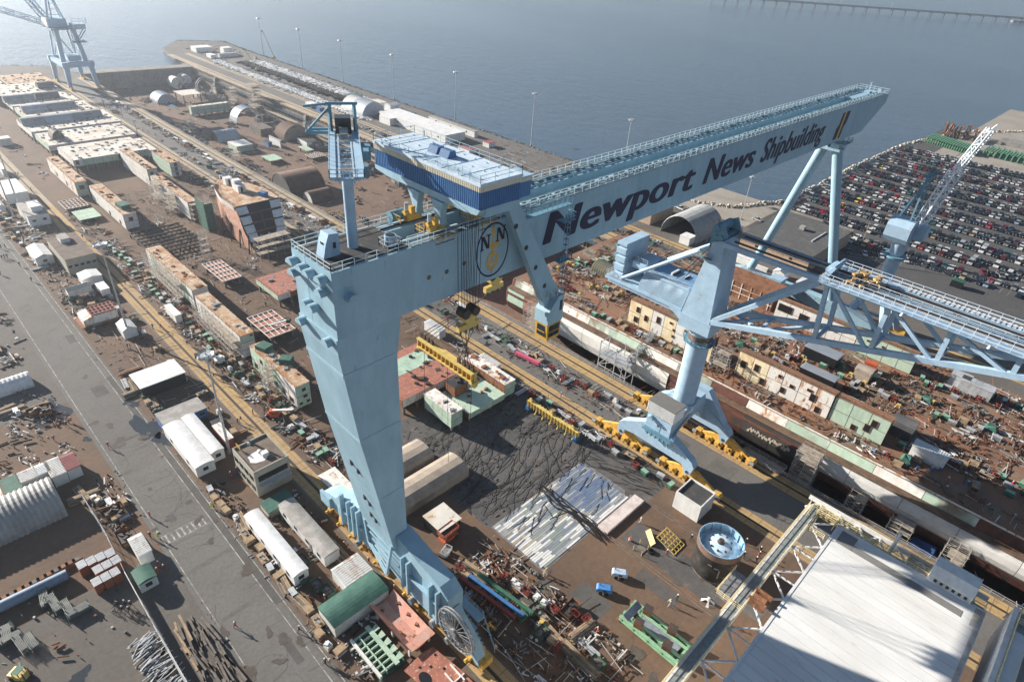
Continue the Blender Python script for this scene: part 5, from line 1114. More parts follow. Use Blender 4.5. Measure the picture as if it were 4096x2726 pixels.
TANW = mat('tan_cladding', (0.40,0.29,0.21), 0.75, c2=(0.34,0.25,0.18), amt=0.4, scale=0.4, wave=('Y',1.6,.6)); RRED = mat('red_roof', (0.30,0.09,0.09), 0.7, c2=(0.24,0.07,0.07), scale=0.8); RWHT = mat('rusty_white_roof', (0.66,0.65,0.62), 0.75, c2=(0.34,0.17,0.10), amt=0.25, scale=0.7, stretch=(1,.35,1))
def S(label, pl, pr, h, wall, roof, **k): x0,x1,y0,y1 = rect(pl, pr, h+k.get('rise',0)*0, k.get('z0',0.0)); return shed(label, min(x0,x1-.8), x1, min(y0,y1-.8), y1, h, wall, roof, **k)
# --- lower left and centre left
S('long white roofed site trailer in the foreground beside the road', (562,1186), (708,1306), 3.2, TW, WROOF, kind='bow', feet=.5, win_x=4, win_y=1, doors=1, name='site_trailer', cat='trailer')
S('long site trailer with streaked grey roof next to the gantry bogies', T(1,2,155,348), T(1,2,572,645), 3.2, TW, TGR, kind='bow', feet=.5, win_x=4, doors=1, name='site_trailer', cat='trailer')
S('white crinkled roof trailer nearer the road, left of an identical pair', T(0,1,1122,1375), (492,1057), 3.3, TW, WROOF, kind='bow', feet=.5, win_x=2, win_y=1, name='site_trailer', cat='trailer')
S('white crinkled roof trailer nearer the crane rail, right of an identical pair', T(0,1,1252,1315), (514,1030), 3.3, TW, WROOF, kind='bow', feet=.5, win_x=2, win_y=1, name='site_trailer', cat='trailer')
S('blue walled office trailer with grey roof behind the white trailer pair', T(0,1,1070,1290), (475,938), 3.0, BLUEP, TGR, feet=.4, win_y=4, name='site_trailer', cat='trailer')
S('rust topped shipping container beside the right white trailer', T(0,1,1465,1370), T(0,1,1608,1450), 2.6, REDP, RWHT, name='container', cat='container', ribs='x')
S('dark red open container behind the rust topped one', T(0,1,1440,1330), T(0,1,1540,1330), 1.6, REDP, DECKB, name='container', cat='container')
bk = shed('two storey beige building with brown flat roof and white roof fan by the light mast', 33.2, 41.0, 100.8, 110.6, 6.6, BEIGE, BRN, kind='parapet', name='office_building', cat='building', group='yard buildings')
fb = rel(bk)
for k in range(4):
    for z in (1.3, 4.2): fb('window', MB().box(33.1,33.18,101.6+k*2.3,103.1+k*2.3,z,z+1.2), GLASS)
fb('ribbon_window', MB().box(33.9,40.4,100.66,100.78,4.0,5.4), DARK); fb('canopy', MB().box(33.8,40.6,99.6,100.8,3.2,3.3), GALV); fb('roof_fan', MB().box(36.9,38.3,104.0,105.2,6.7,7.6).tube((37,105.4,7.3),(37,106,7.3),.45,12), TW)
fb('fan_patch', MB().ext([(36.2+1.9*math.cos(t*.5)*(1+.12*math.sin(3*t)), 105+1.9*math.sin(t*.5)*(1+.1*math.sin(4*t))) for t in range(12)], 6.7, 6.74, 'z'), WROOF); fb('roof_dome', MB().tube((36.6,110.0,6.7),(36.6,110.0,7.2),.45,12,.2), GALV)
fb('roof_ladder', MB().rail([(34.2,110.4,7.1),(34.2,108.6,7.1)],1.0,.06,.6), YEL)
S('low green roofed lean-to against the front of the beige building', T(1,2,28,335), T(1,2,268,305), 1.6, BEIGE, TARPG, name='lean_to', cat='shed')
S('white container with rust streaked ribbed roof next to the gantry leg', T(1,2,520,795), T(1,2,803,795), 2.8, CORRW, RWHT, name='container', cat='container', ribs='y')
S('long white container shed under a dark green tarpaulin roof', T(1,2,428,1050), T(1,2,912,925), 3.0, CORRW, TARPG, kind='bow', rise=.5, name='tarpaulin_shed', cat='shed')
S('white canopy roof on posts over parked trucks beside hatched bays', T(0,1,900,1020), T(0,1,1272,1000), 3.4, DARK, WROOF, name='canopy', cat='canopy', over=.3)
arch_hut('white half round hut beside the scrap heap left of the road', 4.2, 174.6, 10.5, 5.0, 3.0, 0, 0, WHITE, n=8, group='yard tents')
S('white pitched roof shed with side windows near the left kerb line', T(0,1,180,140), T(0,1,362,190), 3.0, TW, WROOF, kind='gable', rise=.9, win_y=1, doors=1)
S('brown roofed two storey block with ribbon window by the crane rail', T(0,1,318,80), T(0,1,655,180), 5.6, BEIGE, BRN, name='office_building', cat='building', win_y=5, group='yard buildings')
S('white roof house on top of the long grey block beside the crane rail', T(0,1,385,55), T(0,1,478,75), 7.0, TW, TGR, name='roof_house')
S('white box module resting on trestles nearest the brown block', T(0,1,528,320), T(0,1,702,330), 3.2, TW, WROOF, kind='gable', rise=.5, feet=.8)
S('white sheeted deckhouse module leaning beside the box module', T(0,1,655,390), T(0,1,755,420), 2.6, TW, WROOF, feet=.6)
S('white rust speckled deckhouse unit with sloping roof on a yellow stand', T(0,1,445,420), T(0,1,628,400), 3.0, WSHIP, PDECK, feet=1.0, kind='gable', rise=.6)
S('white peaked tent beside the light mast in the yard', T(0,1,800,665), T(0,1,942,690), 2.6, WHITE, WROOF, kind='gable', rise=1.0, name='tent', cat='tent')
S('small white shed lettered with a single letter on its end', T(0,1,1133,540), T(0,1,1250,600), 2.8, TW, WROOF, doors=0)
q = letters('B', 0, 1, 0, 1, DSTEEL, par=None, name='shed_letter'); bpy.data.objects.remove(q)
S('light grey flat roofed building with raised roof house at the left', ZA_ := zv(0,400,800/2091)(165,1085), zv(0,400,800/2091)(505,1180), 4.2, TW, TGR, name='site_building', cat='building', win_y=2, doors=1, group='yard buildings')
Zz = zv(0, 400, 800/2091)
S('white roof house standing on the light grey flat roofed building', Zz(275,1075), Zz(430,1105), 6.2, TW, WROOF, name='roof_house')
NB = S('white ribbed module marked 515 beside the left light mast', Zz(-60,860), Zz(285,955), 4.6, TW, WROOF, name='site_building', cat='building', feet=.8, group='yard buildings')
me5 = text_mesh('515', 1.5, .02, 0); me5.materials.append(NAVY); o5 = bpy.data.objects.new('module_number', me5); col.objects.link(o5); o5.parent = NB
a5 = at(*Zz(22,985), 2.0); o5.location = (a5[0]-NB.location[0], a5[1]-NB.location[1]-.2, 2.0-.3); o5.rotation_euler = (math.pi/2, 0, 0)
yb = min((v for v in NB.children if v.name.startswith('wall')), key=lambda v: 0).data.vertices; o5.location[1] = min(v.co.y for v in yb)-.03
S('white tent at the left picture edge beside the rail', Zz(-60,1060), Zz(48,1105), 2.4, WHITE, WROOF, kind='gable', rise=.7, name='tent', cat='tent')
S('small white shed left of the crane rail beyond the module row', Zz(-40,665), Zz(60,720), 3, TW, WROOF)
S('grey roofed container shed at the far left edge', Zz(-50,390), Zz(110,400), 3.2, TW, PDECK)
# left lower cluster
arch_hut('huge ribbed quonset hut with grey corrugated roof at the lower left edge', -7.0, 126.8, 20.4, 11.2, 4.9, 0, 0, mat('corrugated_mid_grey',(0.34,0.335,0.32),0.55,c2=(0.26,0.25,0.24),amt=.4,scale=.3), ribs=22, depth=.3, n=16)
for lab, pl, pr, w_, r_ in (('white ribbed container with rust flecks, left of the white pair', T(0,2,112,135), T(0,2,262,150), TW, RWHT),('white ribbed container joined on the right of its rust flecked twin', T(0,2,232,85), T(0,2,350,110), TW, WROOF),('white container with brown stained roof between the pair and the red roofed one', T(0,2,302,55), T(0,2,458,120), TW, RWHT),('white container shed with red ribbed roof at the end of its row', T(0,2,408,20), T(0,2,552,75), TW, RRED),('container shed under green tarpaulin left of the white containers', T(0,2,0,180), T(0,2,155,225), TW, TARPG)):
    S(lab, pl, pr, 2.7, w_, r_, name='container', cat='container', ribs='y' if r_ in (WROOF,RWHT,RRED) else 0)
S('small white cabin at the extreme left beside the green tarpaulin shed', T(0,2,-90,250), T(0,2,22,290), 2.2, TW, RWHT)
S('open white container with rust streaked ribbed roof beside the fence and crosswalk', T(0,2,883,585), T(0,2,1046,660), 2.6, TW, RWHT, name='container', cat='container', ribs='y')
gt = S('white cabin with crumpled green tarpaulin roof beside the yard fence', T(0,2,905,810), T(0,2,1078,830), 2.4, TW, TARPG, kind='bow', rise=.4, win_y=1, name='cabin', cat='cabin')
# bottom centre
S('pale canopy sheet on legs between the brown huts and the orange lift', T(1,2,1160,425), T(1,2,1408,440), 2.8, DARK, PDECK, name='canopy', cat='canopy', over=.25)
def ghut(label, x0, x1, y0, y1, h, rise, m): return shed(label, x0, x1, y0, y1, h, m, m, kind='bow', rise=rise, name='corrugated_hut', cat='hut', ribs=0, doors=0, group='brown corrugated huts beside the gantry leg')
for lab, cx, cy, L in (('nearer brown ribbed hut with ridged arched roof beside the gantry leg', 61.0, 79.4, 19.0), ('further brown ribbed hut half hidden behind the gantry leg', 59.5, 88.0, 16.0)):
    h_ = arch_hut(lab, cx, cy, L, 7.0, 3.6, 0, 0, CORRT, ribs=int(L*2), straight=2.0, depth=.05, n=6, group='brown corrugated huts beside the gantry leg', name='corrugated_hut', door=1.4)
ph = S('small white pump house with dark flat roof near the black ringed tank', T(2,2,1130,262), T(2,2,1405,275), 4.2, TW, BLKR, kind='parapet', name='pump_house', cat='building', group='yard buildings'); fh = rel(ph)
bx0 = [v.co for v in ph.children[0].data.vertices]; mx_ = min(v.x for v in bx0); my_ = min(v.y for v in bx0); My_ = max(v.y for v in bx0)
for a, b_ in ((.42,.5),(.62,.3)):
    MB().box(mx_-.08, mx_-.01, my_+(My_-my_)*a, my_+(My_-my_)*(a+b_*.3), .1, 2.3).build('door', TW, ph)
MB().box(mx_-.9, mx_-.02, My_-1.6, My_+.5, 0, 2.6).build('side_bay', TW, ph)
# --- pier and far bank
S('long low white building on the pier behind the crane machinery house', T(1,0,850,770), T(1,0,1442,910), 4.4, TW, WROOF, name='pier_building', cat='building', win_x=5, doors=1, group='pier buildings')
S('grey roofed annex on the water side of the long white pier building', T(1,0,1190,800), T(1,0,1530,905), 3.4, TW, TGR, name='pier_building', cat='building', win_x=3, group='pier buildings')
S('white block projecting from the front of the long pier building', T(1,0,850,795), T(1,0,985,812), 4.0, TW, WROOF, name='pier_building', cat='building', group='pier buildings')
S('small white gabled house between the grey hut and the rocks', T(1,0,885,715), T(1,0,990,720), 4.0, TW, WROOF, kind='gable', rise=.9, name='pier_house', cat='building', group='pier buildings')
S('small pale flat house left of the white gabled house on the pier', T(1,0,795,690), T(1,0,900,705), 3.2, TW, PDECK, name='pier_house', cat='building', group='pier buildings')
S('white container on the pier right of the long white building', T(1,0,1565,975), T(1,0,1652,980), 2.6, TW, RRED, name='container', cat='container')
S('white container with pink roof right of the machinery house roof', T(1,0,1395,1010), T(1,0,1505,1030), 2.6, TW, RRED, name='container', cat='container')
S('blue container rack on the pier beside the grey arched hut', T(1,0,635,650), T(1,0,735,660), 3.0, BLUEP, TARPG, name='container', cat='container')
S('blue box trailer on the pier road beneath the arched hut', T(1,0,340,705), T(1,0,425,715), 2.6, TW, WROOF, feet=1.0, name='box_trailer', cat='trailer')
S('blue skip container beside the box trailer on the pier road', T(1,0,415,740), T(1,0,470,745), 1.8, BLUEP, BLUEP, name='container', cat='container')
for i, (lab, pl, pr, h) in enumerate((('white two storey block at the tip of the pier', T(0,0,1515,325), T(0,0,1600,330), 5),('pale flat roofed shelter at the pier tip left of the two storey block', T(0,0,1312,318), T(0,0,1465,325), 3.6),('row of grey boxes at the pier tip in front of the two storey block', T(0,0,1500,370), T(0,0,1640,365), 2.6),('grey box under the pier tip shelter', T(0,0,1420,370), T(0,0,1490,380), 2.4))): S(lab, pl, pr, h, TW, WROOF if i != 2 else TGR, name='pier_hut', cat='shed', group='huts at the pier tip')
a = at(*T(1,0,565,765)); b_ = at(*T(1,0,735,800)); arch_hut('large grey and white arched hut on the pier left of the long white building', 234.5, 357, 14, 17, 8.2, math.pi/2, 0, CORRB, ends='left', n=14)
arch_hut('white half of the large arched pier hut, further end', 234.5, 369.2, 10, 16.8, 8.1, math.pi/2, 0, CORRW, ends='right', n=14)
S('tan metal warehouse with low grey ribbed roof beneath the girder lettering', T(2,0,820,1530), T(2,1,60,0), 5.0, TANW, TGR, kind='gable', rise=1.2, name='warehouse', cat='building', win_x=1, group='far bank buildings')
Zs = zv(2400,850,600/1568)
shed('tan metal warehouse with grey ribbed roof beneath the girder lettering', 228.5, 246, 136, 158, 6.0, TANW, TGR, kind='gable', rise=1.4, name='warehouse', cat='building', win_x=2, doors=1, group='far bank buildings')
arch_hut('large pale ribbed arched hut with hollow front next to the tan warehouse', 238, 121, 22, 17, 9.0, 0, 0, CORR, ribs=18, depth=.35, n=14, ends='right')
wb = shed('long low building with dark ribbed flat roof at the car park corner', 238, 279.5, 70.5, 99, 6.2, TANW, CORRD, name='warehouse', cat='building', ribs='x', win_x=2, group='far bank buildings'); fw = rel(wb)
fw('roof_unit', MB().box(262,264.5,84,86,6.6,8.0), TGR); fw('roof_pipe', MB().tube((254,77,6.5),(268,77,6.6),.3,8), WHITE); fw('parapet', MB().box(279.3,280.2,70,99.4,5.4,7.0), CONC)
S('white container parked in front of the dark roofed building', T(2,1,1545,190), T(2,1,1700,235), 2.8, TW, WROOF, name='container', cat='container')
S('second white container nearer the far crane rail', T(2,1,1640,240), T(2,1,1766,285), 2.8, TW, WROOF, name='container', cat='container')
S('white gabled shed in front of the far gantry leg', T(3,1,35,300), T(3,1,160,300), 3, TW, WROOF, kind='gable', rise=1, name='site_hut')
S('small white hut right of the white gabled shed by the far gantry leg', T(3,1,195,375), T(3,1,295,365), 3, TW, WROOF, name='site_hut')
S('pale blue ribbed cabin standing on the far gantry sill', T(3,1,10,345), T(3,1,130,350), 10.9, BLUE2, BLUE2, name='sill_cabin', cat='cabin', feet=8.5)
S('white container stack beside the ribbed arched hut', T(2,1,1160,55), T(2,1,1270,60), 3.2, TW, WROOF, name='container', cat='container')
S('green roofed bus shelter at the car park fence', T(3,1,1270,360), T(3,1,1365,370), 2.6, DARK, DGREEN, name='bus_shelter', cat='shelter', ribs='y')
# --- dock floor
ZZ = DZ
for lab, pl, pr, L, W, H, m, e in (('big rusty ribbed arched hut on the dock floor beside the near dock edge', ZD_(1300,1330), ZD_(1830,1440), 24, 20, 9.5, CORRR, 'left'),):
    arch_hut(lab, 147, 289, 19, 19, 8.8, 0, ZZ, CORRR, ribs=24, depth=.25, n=16, endm=CORRD)
def dk(p): return at(p[0], p[1], ZZ)
c = dk(ZD_(1440,930)); arch_hut('rusty arched hut with pale closed front and white cross band on the dock floor', c[0]+4, c[1]+2, 12, 17, 8.5, math.pi/2, ZZ, CORRR, n=14, endm=CORRT)
c = dk(ZD_(980,770)); arch_hut('open ended grey arched hut in the middle of the dock floor', c[0]+4, c[1]+4, 10, 18, 9.5, math.pi/2, ZZ, CORRB, n=14, ends='open')
c = dk(ZD_(780,950)); arch_hut('pale corrugated arched hut near the stacked white roofed unit on the dock floor', c[0]+2, c[1]+3, 13, 11, 5.5, 0, ZZ, CORRB, n=12, ends='closed', endm=DARK)
c = dk(ZD_(130,560)); arch_hut('grey hut with rusty shell at the far left of the dock floor', c[0]+3, c[1]+6, 14, 13, 6, math.pi/2, ZZ, CORRB, n=12)
a = at(*T(1,0,880,1260), ZZ); arch_hut('small blue grey arched hut beside the rusty ribbed one in the dock', 172, 205, 12, 10, 5.5, 0, ZZ, CORRB, n=12, ribs=14)
arch_hut('low dark rusty arched hut in front of the big rusty ribbed hut', 147, 270.5, 12, 9, 4.6, 0, ZZ, CORRR, n=12, endm=CORRW)
for lab, pl, pr, h, m, gr_, z in (('flat white panel on stilts near the dock end wall', ZD_(240,430), ZD_(542,455), 6, PDECK, None, 0),('green steel unit with tan top on the dock floor', ZD_(400,585), ZD_(835,548), 6, GSHIP, None, 1),('pale green flat panel on the dock floor nearest the open ground', ZD_(1160,1110), ZD_(1395,1135), 2.2, GREEN, None, 0),('pale green flat panel near the far dock wall', ZD_(1545,1010), ZD_(1715,1042), 2.6, GREEN, None, 0),('rusty gridded panel beside the far dock wall', ZD_(1620,1095), ZD_(1840,1105), 1.6, RUST, (6,4), 0)):
    x0,x1,y0,y1 = rect(pl, pr, h, ZZ)
    if z: block(lab, x0,x1,y0,y1,h, GSHIP, GSHIP, PDECK, z0=ZZ, lift=1.0, group='units on the dock floor')
    else: panel(lab, x0,x1,y0,y1,h, m, gr_, group='units on the dock floor', z0=ZZ)
S('white roofed green box unit with sloping plate on the dock floor', ZD_(808,962), ZD_(1075,985), 3.4, GSHIP, WSHIP, z0=ZZ, name='box_unit', cat='ship unit', group='units on the dock floor')
S('white open box container on the dock floor by the far wall', ZD_(1535,915), ZD_(1742,945), 3.2, TW, DECKB, z0=ZZ, name='container', cat='container', group='units on the dock floor')
S('small pale blue shed beside the rusty arched dock hut', ZD_(1248,895), ZD_(1370,950), 4.2, TW, CORRB, z0=ZZ, group='units on the dock floor')
S('dark blue skip beside the small pale dock shed', ZD_(1182,945), ZD_(1275,965), 2.2, BLUEP, DECKB, z0=ZZ, name='skip', cat='skip', group='units on the dock floor')
cr3 = empty('crate_stack', (0,0,0), 'block of stacked brown crates beside the rusty arched dock hut', 'crates'); c = dk(ZD_(1110,880))
for i in range(7):
    for j in range(4):
        for k in range(2): MB().box(c[0]+j*2.1, c[0]+j*2.1+1.95, c[1]+6-i*2.1, c[1]+7.9-i*2.1, ZZ+k*2.2, ZZ+k*2.2+2.1).build('crate', GWOOD, cr3)
c = dk(ZD_(590,480)); rg = empty('lattice_ring', (c[0],c[1],ZZ), 'large pale lattice ring standing upright on the dock floor', 'steel ring'); m = MB(); 
for i in range(28):
    t0, t1 = 2*math.pi*i/28, 2*math.pi*(i+1)/28
    for r, w_ in ((6.2,.4),(5.0,.3)): m.beam((r*math.cos(t0),0,6.4+r*math.sin(t0)),(r*math.cos(t1),0,6.4+r*math.sin(t1)),w_)
    m.beam((5*math.cos(t0),0,6.4+5*math.sin(t0)),(6.2*math.cos(t1),0,6.4+6.2*math.sin(t1)),.2); 
m.build('ring_frame', SCAF, rg); MB().box(-7.5,-6.6,-2.5,2.5,0,5).box(6.6,7.5,-2.5,2.5,0,5).build('support', SCAF, rg)
for lab, p in (('white drum tank with rust stain by the dock end wall, left of two', ZD_(275,400)),('white drum tank by the dock end wall, right of two', ZD_(370,370))):
    c = dk(p); t = empty('drum_tank', c, lab, 'tank', 'white drum tanks'); MB().tube((0,-4,4.2),(0,4,4.2),4.1,18).build('drum', WRUST, t); MB().box(-3,3,-3,3,0,.8).build('cradle', GWOOD, t)
for i, (p, w_, hh, lab) in enumerate(((ZD_(1110,690), 9, 19, 'tall scaffold tower against the far dock wall, tallest of its row'),(ZD_(880,600), 7, 12, 'scaffold tower on the dock floor left of the tallest one'),(ZD_(430,900), 6, 8, 'low scaffold frame beside the near dock edge'),(ZD_(1310,480), 7, 9, 'scaffold tower right of the pale green dock unit'),(ZD_(900,1190), 6, 5.5, 'white tube scaffold near the dock edge by the yellow skips'))):
    c = dk(p); scaffold(lab, c[0], c[0]+w_*.6, c[1], c[1]+w_, ZZ, ZZ+hh, seed=30+i, bay=2.6, group='scaffold towers in the dock')
bk2 = MB().box(136,165,166.2,168,DZ,-.5).box(165,200,166.2,168,DZ,-1.2); tag(bk2.build('dock_partition', mat('dark_partition',(0.06,0.045,0.042),0.8,c2=(0.09,0.06,0.05),amt=.5,scale=.2)), 'dark steel partition wall across the dock beneath the girder trolley', 'partition')

shed('white ribbed container by the dock road beside the red deck unit, further of two', 101.4,103.8,123.8,131,2.6, TW, WROOF, name='container', cat='container', ribs='y')
shed('white ribbed container by the dock road above the hook slings, nearer of two', 101.3,103.7,100,107,2.6, TW, WROOF, name='container', cat='container', ribs='y')
for i,(y0,y1,z1) in enumerate(((200,250,-3),(252,312,-5),(316,372,-4),(380,440,-6))): scaffold(f"long pale scaffold along the foot of the far dock wall, {nth(i)} from the gantry", 195.6,198.6,y0,y1,DZ,z1,seed=80+i,bay=4.5,lvl=2.4,group='scaffolds along the far dock wall')
# ================================================================== HOOKS AND LIFTING BEAMS
def hookblock(label, x, y, z, top, n=12):
    t = empty('hook_block', (x,y,z), label, 'hook block', 'yellow hook blocks under the gantry'); f = rel(t)
    f('side_plate', MB().ext([(x-1.5,z+1.2),(x-.9,z+2.2),(x-.2,z+1.2),(x+.2,z+1.2),(x+.9,z+2.2),(x+1.5,z+1.2),(x+1.2,z+.2),(x+.3,z-.5),(x-.3,z-.5),(x-1.2,z+.2)], y-.7, y+.7, 'y'), LYEL, fix=True)
    for s in (-.95,.95): f('sheave', MB().tube((x+s,y-.85,z+1.5),(x+s,y+.85,z+1.5),.75,16), DSTEEL)
    f('shackle_bar', MB().box(x-2.0,x+2.0,y-.35,y+.35,z-1.5,z-.5), LYEL)
    for s in (-1.7,-.6,.6,1.7): f('shackle', MB().box(x+s-.12,x+s+.12,y-.4,y+.4,z-2.0,z-1.4), DSTEEL)
    m = MB()
    for k in range(n): u = -1.5+3.0*(k%6)/5; m.beam((x+u,y-.5+(k//6),z+1.6),(x+u*1.15,y-.6+(k//6)*1.2,top),.06)
    f('hoist_rope', m, ROPE); return t
hookblock('yellow hook block hanging in front of the girder below the round emblem', 54.9, 60.3, 54.6, 69.9)
hookblock('yellow hook block hanging behind the lower edge of the girder', 66.3, 66.7, 54.6, 69.9)
lbm = empty('lifting_beam', (54.9,65.3,44.6), 'long yellow lifting beam hung on wire slings under the gantry girder', 'lifting beam'); lf = rel(lbm)
lf('beam_body', MB().box(54.2,55.6,58.4,72.2,44.0,44.25).box(54.75,55.05,58.4,72.2,44.25,45.5).box(54.2,55.6,58.4,72.2,45.5,45.75), LYEL)
st_ = MB()
for k in range(14): st_.box(54.3,55.5,58.6+k*1.03,58.75+k*1.03,44.25,45.5)
lf('stiffener', st_, YEL)
for y in (59,60,61,62.2,69,70,71,71.8): lf('pad_eye', MB().box(54.75,55.05,y-.3,y+.3,45.75,46.6), DSTEEL)
for y0, yy in ((59,59.6),(60,60.1),(61,60.5),(62.2,61.0)): lf('sling', MB().beam((54.9,y0,46.4),(54.9+(yy-60.3)*2.2,60.3,52.8),.09), ROPE)
for y0, yy in ((69,66.2),(70,66.5),(71,66.9),(71.8,67.2)): lf('sling', MB().beam((54.9,y0,46.4),(66.3+(yy-66.7)*2,66.7,52.8),.09), ROPE)
lf('end_foot', MB().ext([(54.0,44),(55.8,44),(55.2,43),(54.6,43)], 58.2, 58.9, 'y').ext([(54.0,44),(55.8,44),(55.2,43),(54.6,43)], 71.6, 72.3, 'y'), LYEL)
lf('tag_line', MB().beam((54.9,59,44),(54.6,59,28),.05).beam((54.9,71,44),(54.6,71,28),.05).beam((54.9,65,44),(55.2,65,22),.05), ROPE)
lb2 = empty('spreader_beam', (98,75.5,0), 'pale yellow spreader beam with hanging hooks resting on stands by the dock road', 'lifting beam'); lf = rel(lb2)
lf('beam_body', MB().box(97.5,98.5,67,84,1.6,3.0), LYEL)
m = MB()
for k in range(17): m.box(97.25,97.5,67.2+k*1.0,67.35+k*1.0,1.5,3.1).box(98.5,98.75,67.2+k,67.35+k,1.5,3.1)
lf('stiffener', m, LYEL)
for y in (68,70.4,73,75.5,78,80.5): lf('hook', MB().beam((97.4,y,1.7),(97.3,y,.9),.18).tube((97.15,y-.12,.7),(97.15,y+.12,.7),.32,8), LYEL)
for y in (69,83,76): lf('lug', MB().tube((97.8,y,3.3),(98.2,y,3.3),.55,12), LYEL)
for y in (67.6,83.4): lf('stand', MB().box(97.2,98.8,y-.5,y+.5,0,1.6), BLUEP)
# ================================================================== PLANK FIELD, HOSES
flat('rigging_floor', 63.5, 104.8, 62.1, 101, 0.011, BLACKM); flat('rigging_floor', 93.6, 104.8, 44, 62.05, 0.011, BLACKM)
pf_ = empty('plank_floor', (79,54.7,0.02), 'patchwork floor of loose white, grey and blue steel strips in the open yard', 'steel floor')
PM = [mat('strip_white',(0.66,0.66,0.64),.6,c2=(.55,.55,.53),scale=1), mat('strip_grey',(0.33,0.34,0.35),.6,c2=(.25,.26,.27),scale=1), mat('strip_blue',(0.15,0.20,0.30),.6,c2=(.11,.15,.23),scale=1), mat('strip_slate',(0.22,0.25,0.29),.6,c2=(.17,.19,.22),scale=1), mat('strip_tan',(0.40,0.35,0.28),.7,c2=(.3,.26,.2),scale=1), mat('strip_green',(0.24,0.28,0.25),.7,scale=1)]
unit = {}
def strip(x, y, w, d, m, z):
    if m.name not in unit:
        o = MB().box(0,1,0,1,0,.06).build('strip', m, pf_); unit[m.name] = o
    else: o = unit[m.name].copy(); col.objects.link(o)
    o.parent = pf_; o.location = (x-79, y-54.7, z); o.scale = (w, d, 1)
r = random.Random(5); nst = 0
for j in range(27):
    y = 47.6+j*.53; x = 64.6+(0 if j > 3 else r.uniform(0,1)); xe = 93.2-(r.uniform(0,.8))
    while x < xe-.4 and nst < 300:
        u = (x-64.6)/28.6; v = j/26
        bl = (u > .45 and v > .15 and v < .9 and not (u < .6 and v < .35))
        w = min(r.uniform(1.6,4.4)*(1.3 if bl else 1), xe-x)
        if u > .62 and v > .7: m = PM[r.choice((3,3,2,2,1))]
        else: m = PM[r.choice((2,2,2,3,3,1) if bl else (0,0,0,1,1,3,3,4,5,0))]
        strip(x, y, w-.05, .46, m, r.uniform(0,.03)); nst += 1; x += w
flat('strip_bed', 64.2, 93.8, 47.2, 62.0, 0.014, mat('strip_bed',(0.15,0.15,0.155),.8,c2=(.2,.2,.21),scale=.8))
def hoses(name, n, x0, x1, y0, y1, seed, rad=.06, L=(6,16), z=.12, ang=0.35, m=BLACK):
    r = random.Random(seed); mb = MB()
    for _ in range(n):
        x, y = r.uniform(x0,x1), r.uniform(y0,y1); a = r.choice((ang, ang+math.pi))+r.gauss(0,.22); k = int(r.uniform(*L)); pts = []
        for i in range(k):
            pts.append((x,y,z+r.uniform(0,.12))); a += r.gauss(0,.13); x += 1.0*math.cos(a); y += 1.0*math.sin(a)
            if not (x0-1 < x < x1+1 and y0-1 < y < y1+1): break
        for p, q in zip(pts, pts[1:]): mb.beam(p, q, rad*2)
    o = mb.build(name, m); o['kind'] = 'stuff'; return o
hoses('cable_tangle', 110, 64, 103, 62, 96, 3, .03, (8,22)); hoses('cable_tangle', 45, 94, 104.5, 44.5, 62, 4, .035, (6,16), ang=1.9); hoses('cable_tangle', 20, 68, 92, 50, 61, 5, .035, (5,10), z=.12)
hoses('cable_bundle', 26, 79.0, 80.5, 44, 62, 6, .07, (8,16), z=.25, ang=1.4); hoses('deck_hoses', 130, 136, 189, -5, 110, 8, .035, (6,18), 9.06, 1.2, mat('hose_red',(0.28,0.08,0.05),.7)); hoses('deck_hoses', 90, 136, 189, -5, 120, 9, .03, (6,16), 9.06, .4, BLACK)
hoses('cable_tangle', 50, 45.8, 53, 120, 180, 10, .05, (6,14), ang=1.6, m=DSTEEL)
tag(MB().box(80.7,93.8,44.4,46.9,.05,.75).build('plate_slab', mat('pinkish_plate',(0.62,0.55,0.52),.8,c2=(.5,.42,.39),scale=.6)), 'long pale pinkish slab lying along the edge of the strip floor', 'steel slab')
gr2 = MB().box(74,99,43.2,43.35,.02,.1).box(74,99,42.6,42.75,.02,.1).box(76,86.2,36.0,36.15,.02,.1) if False else MB().box(80.2,80.35,18,44,.02,.1).box(80.9,81.05,18,44,.02,.1).box(94.2,94.35,26,46,.02,.1).box(94.9,95.05,26,46,.02,.1)
struct('floor_rails', gr2, GWOOD); flat('asphalt_patch', 82, 88.5, 20, 42, 0.0105, BLACKM)
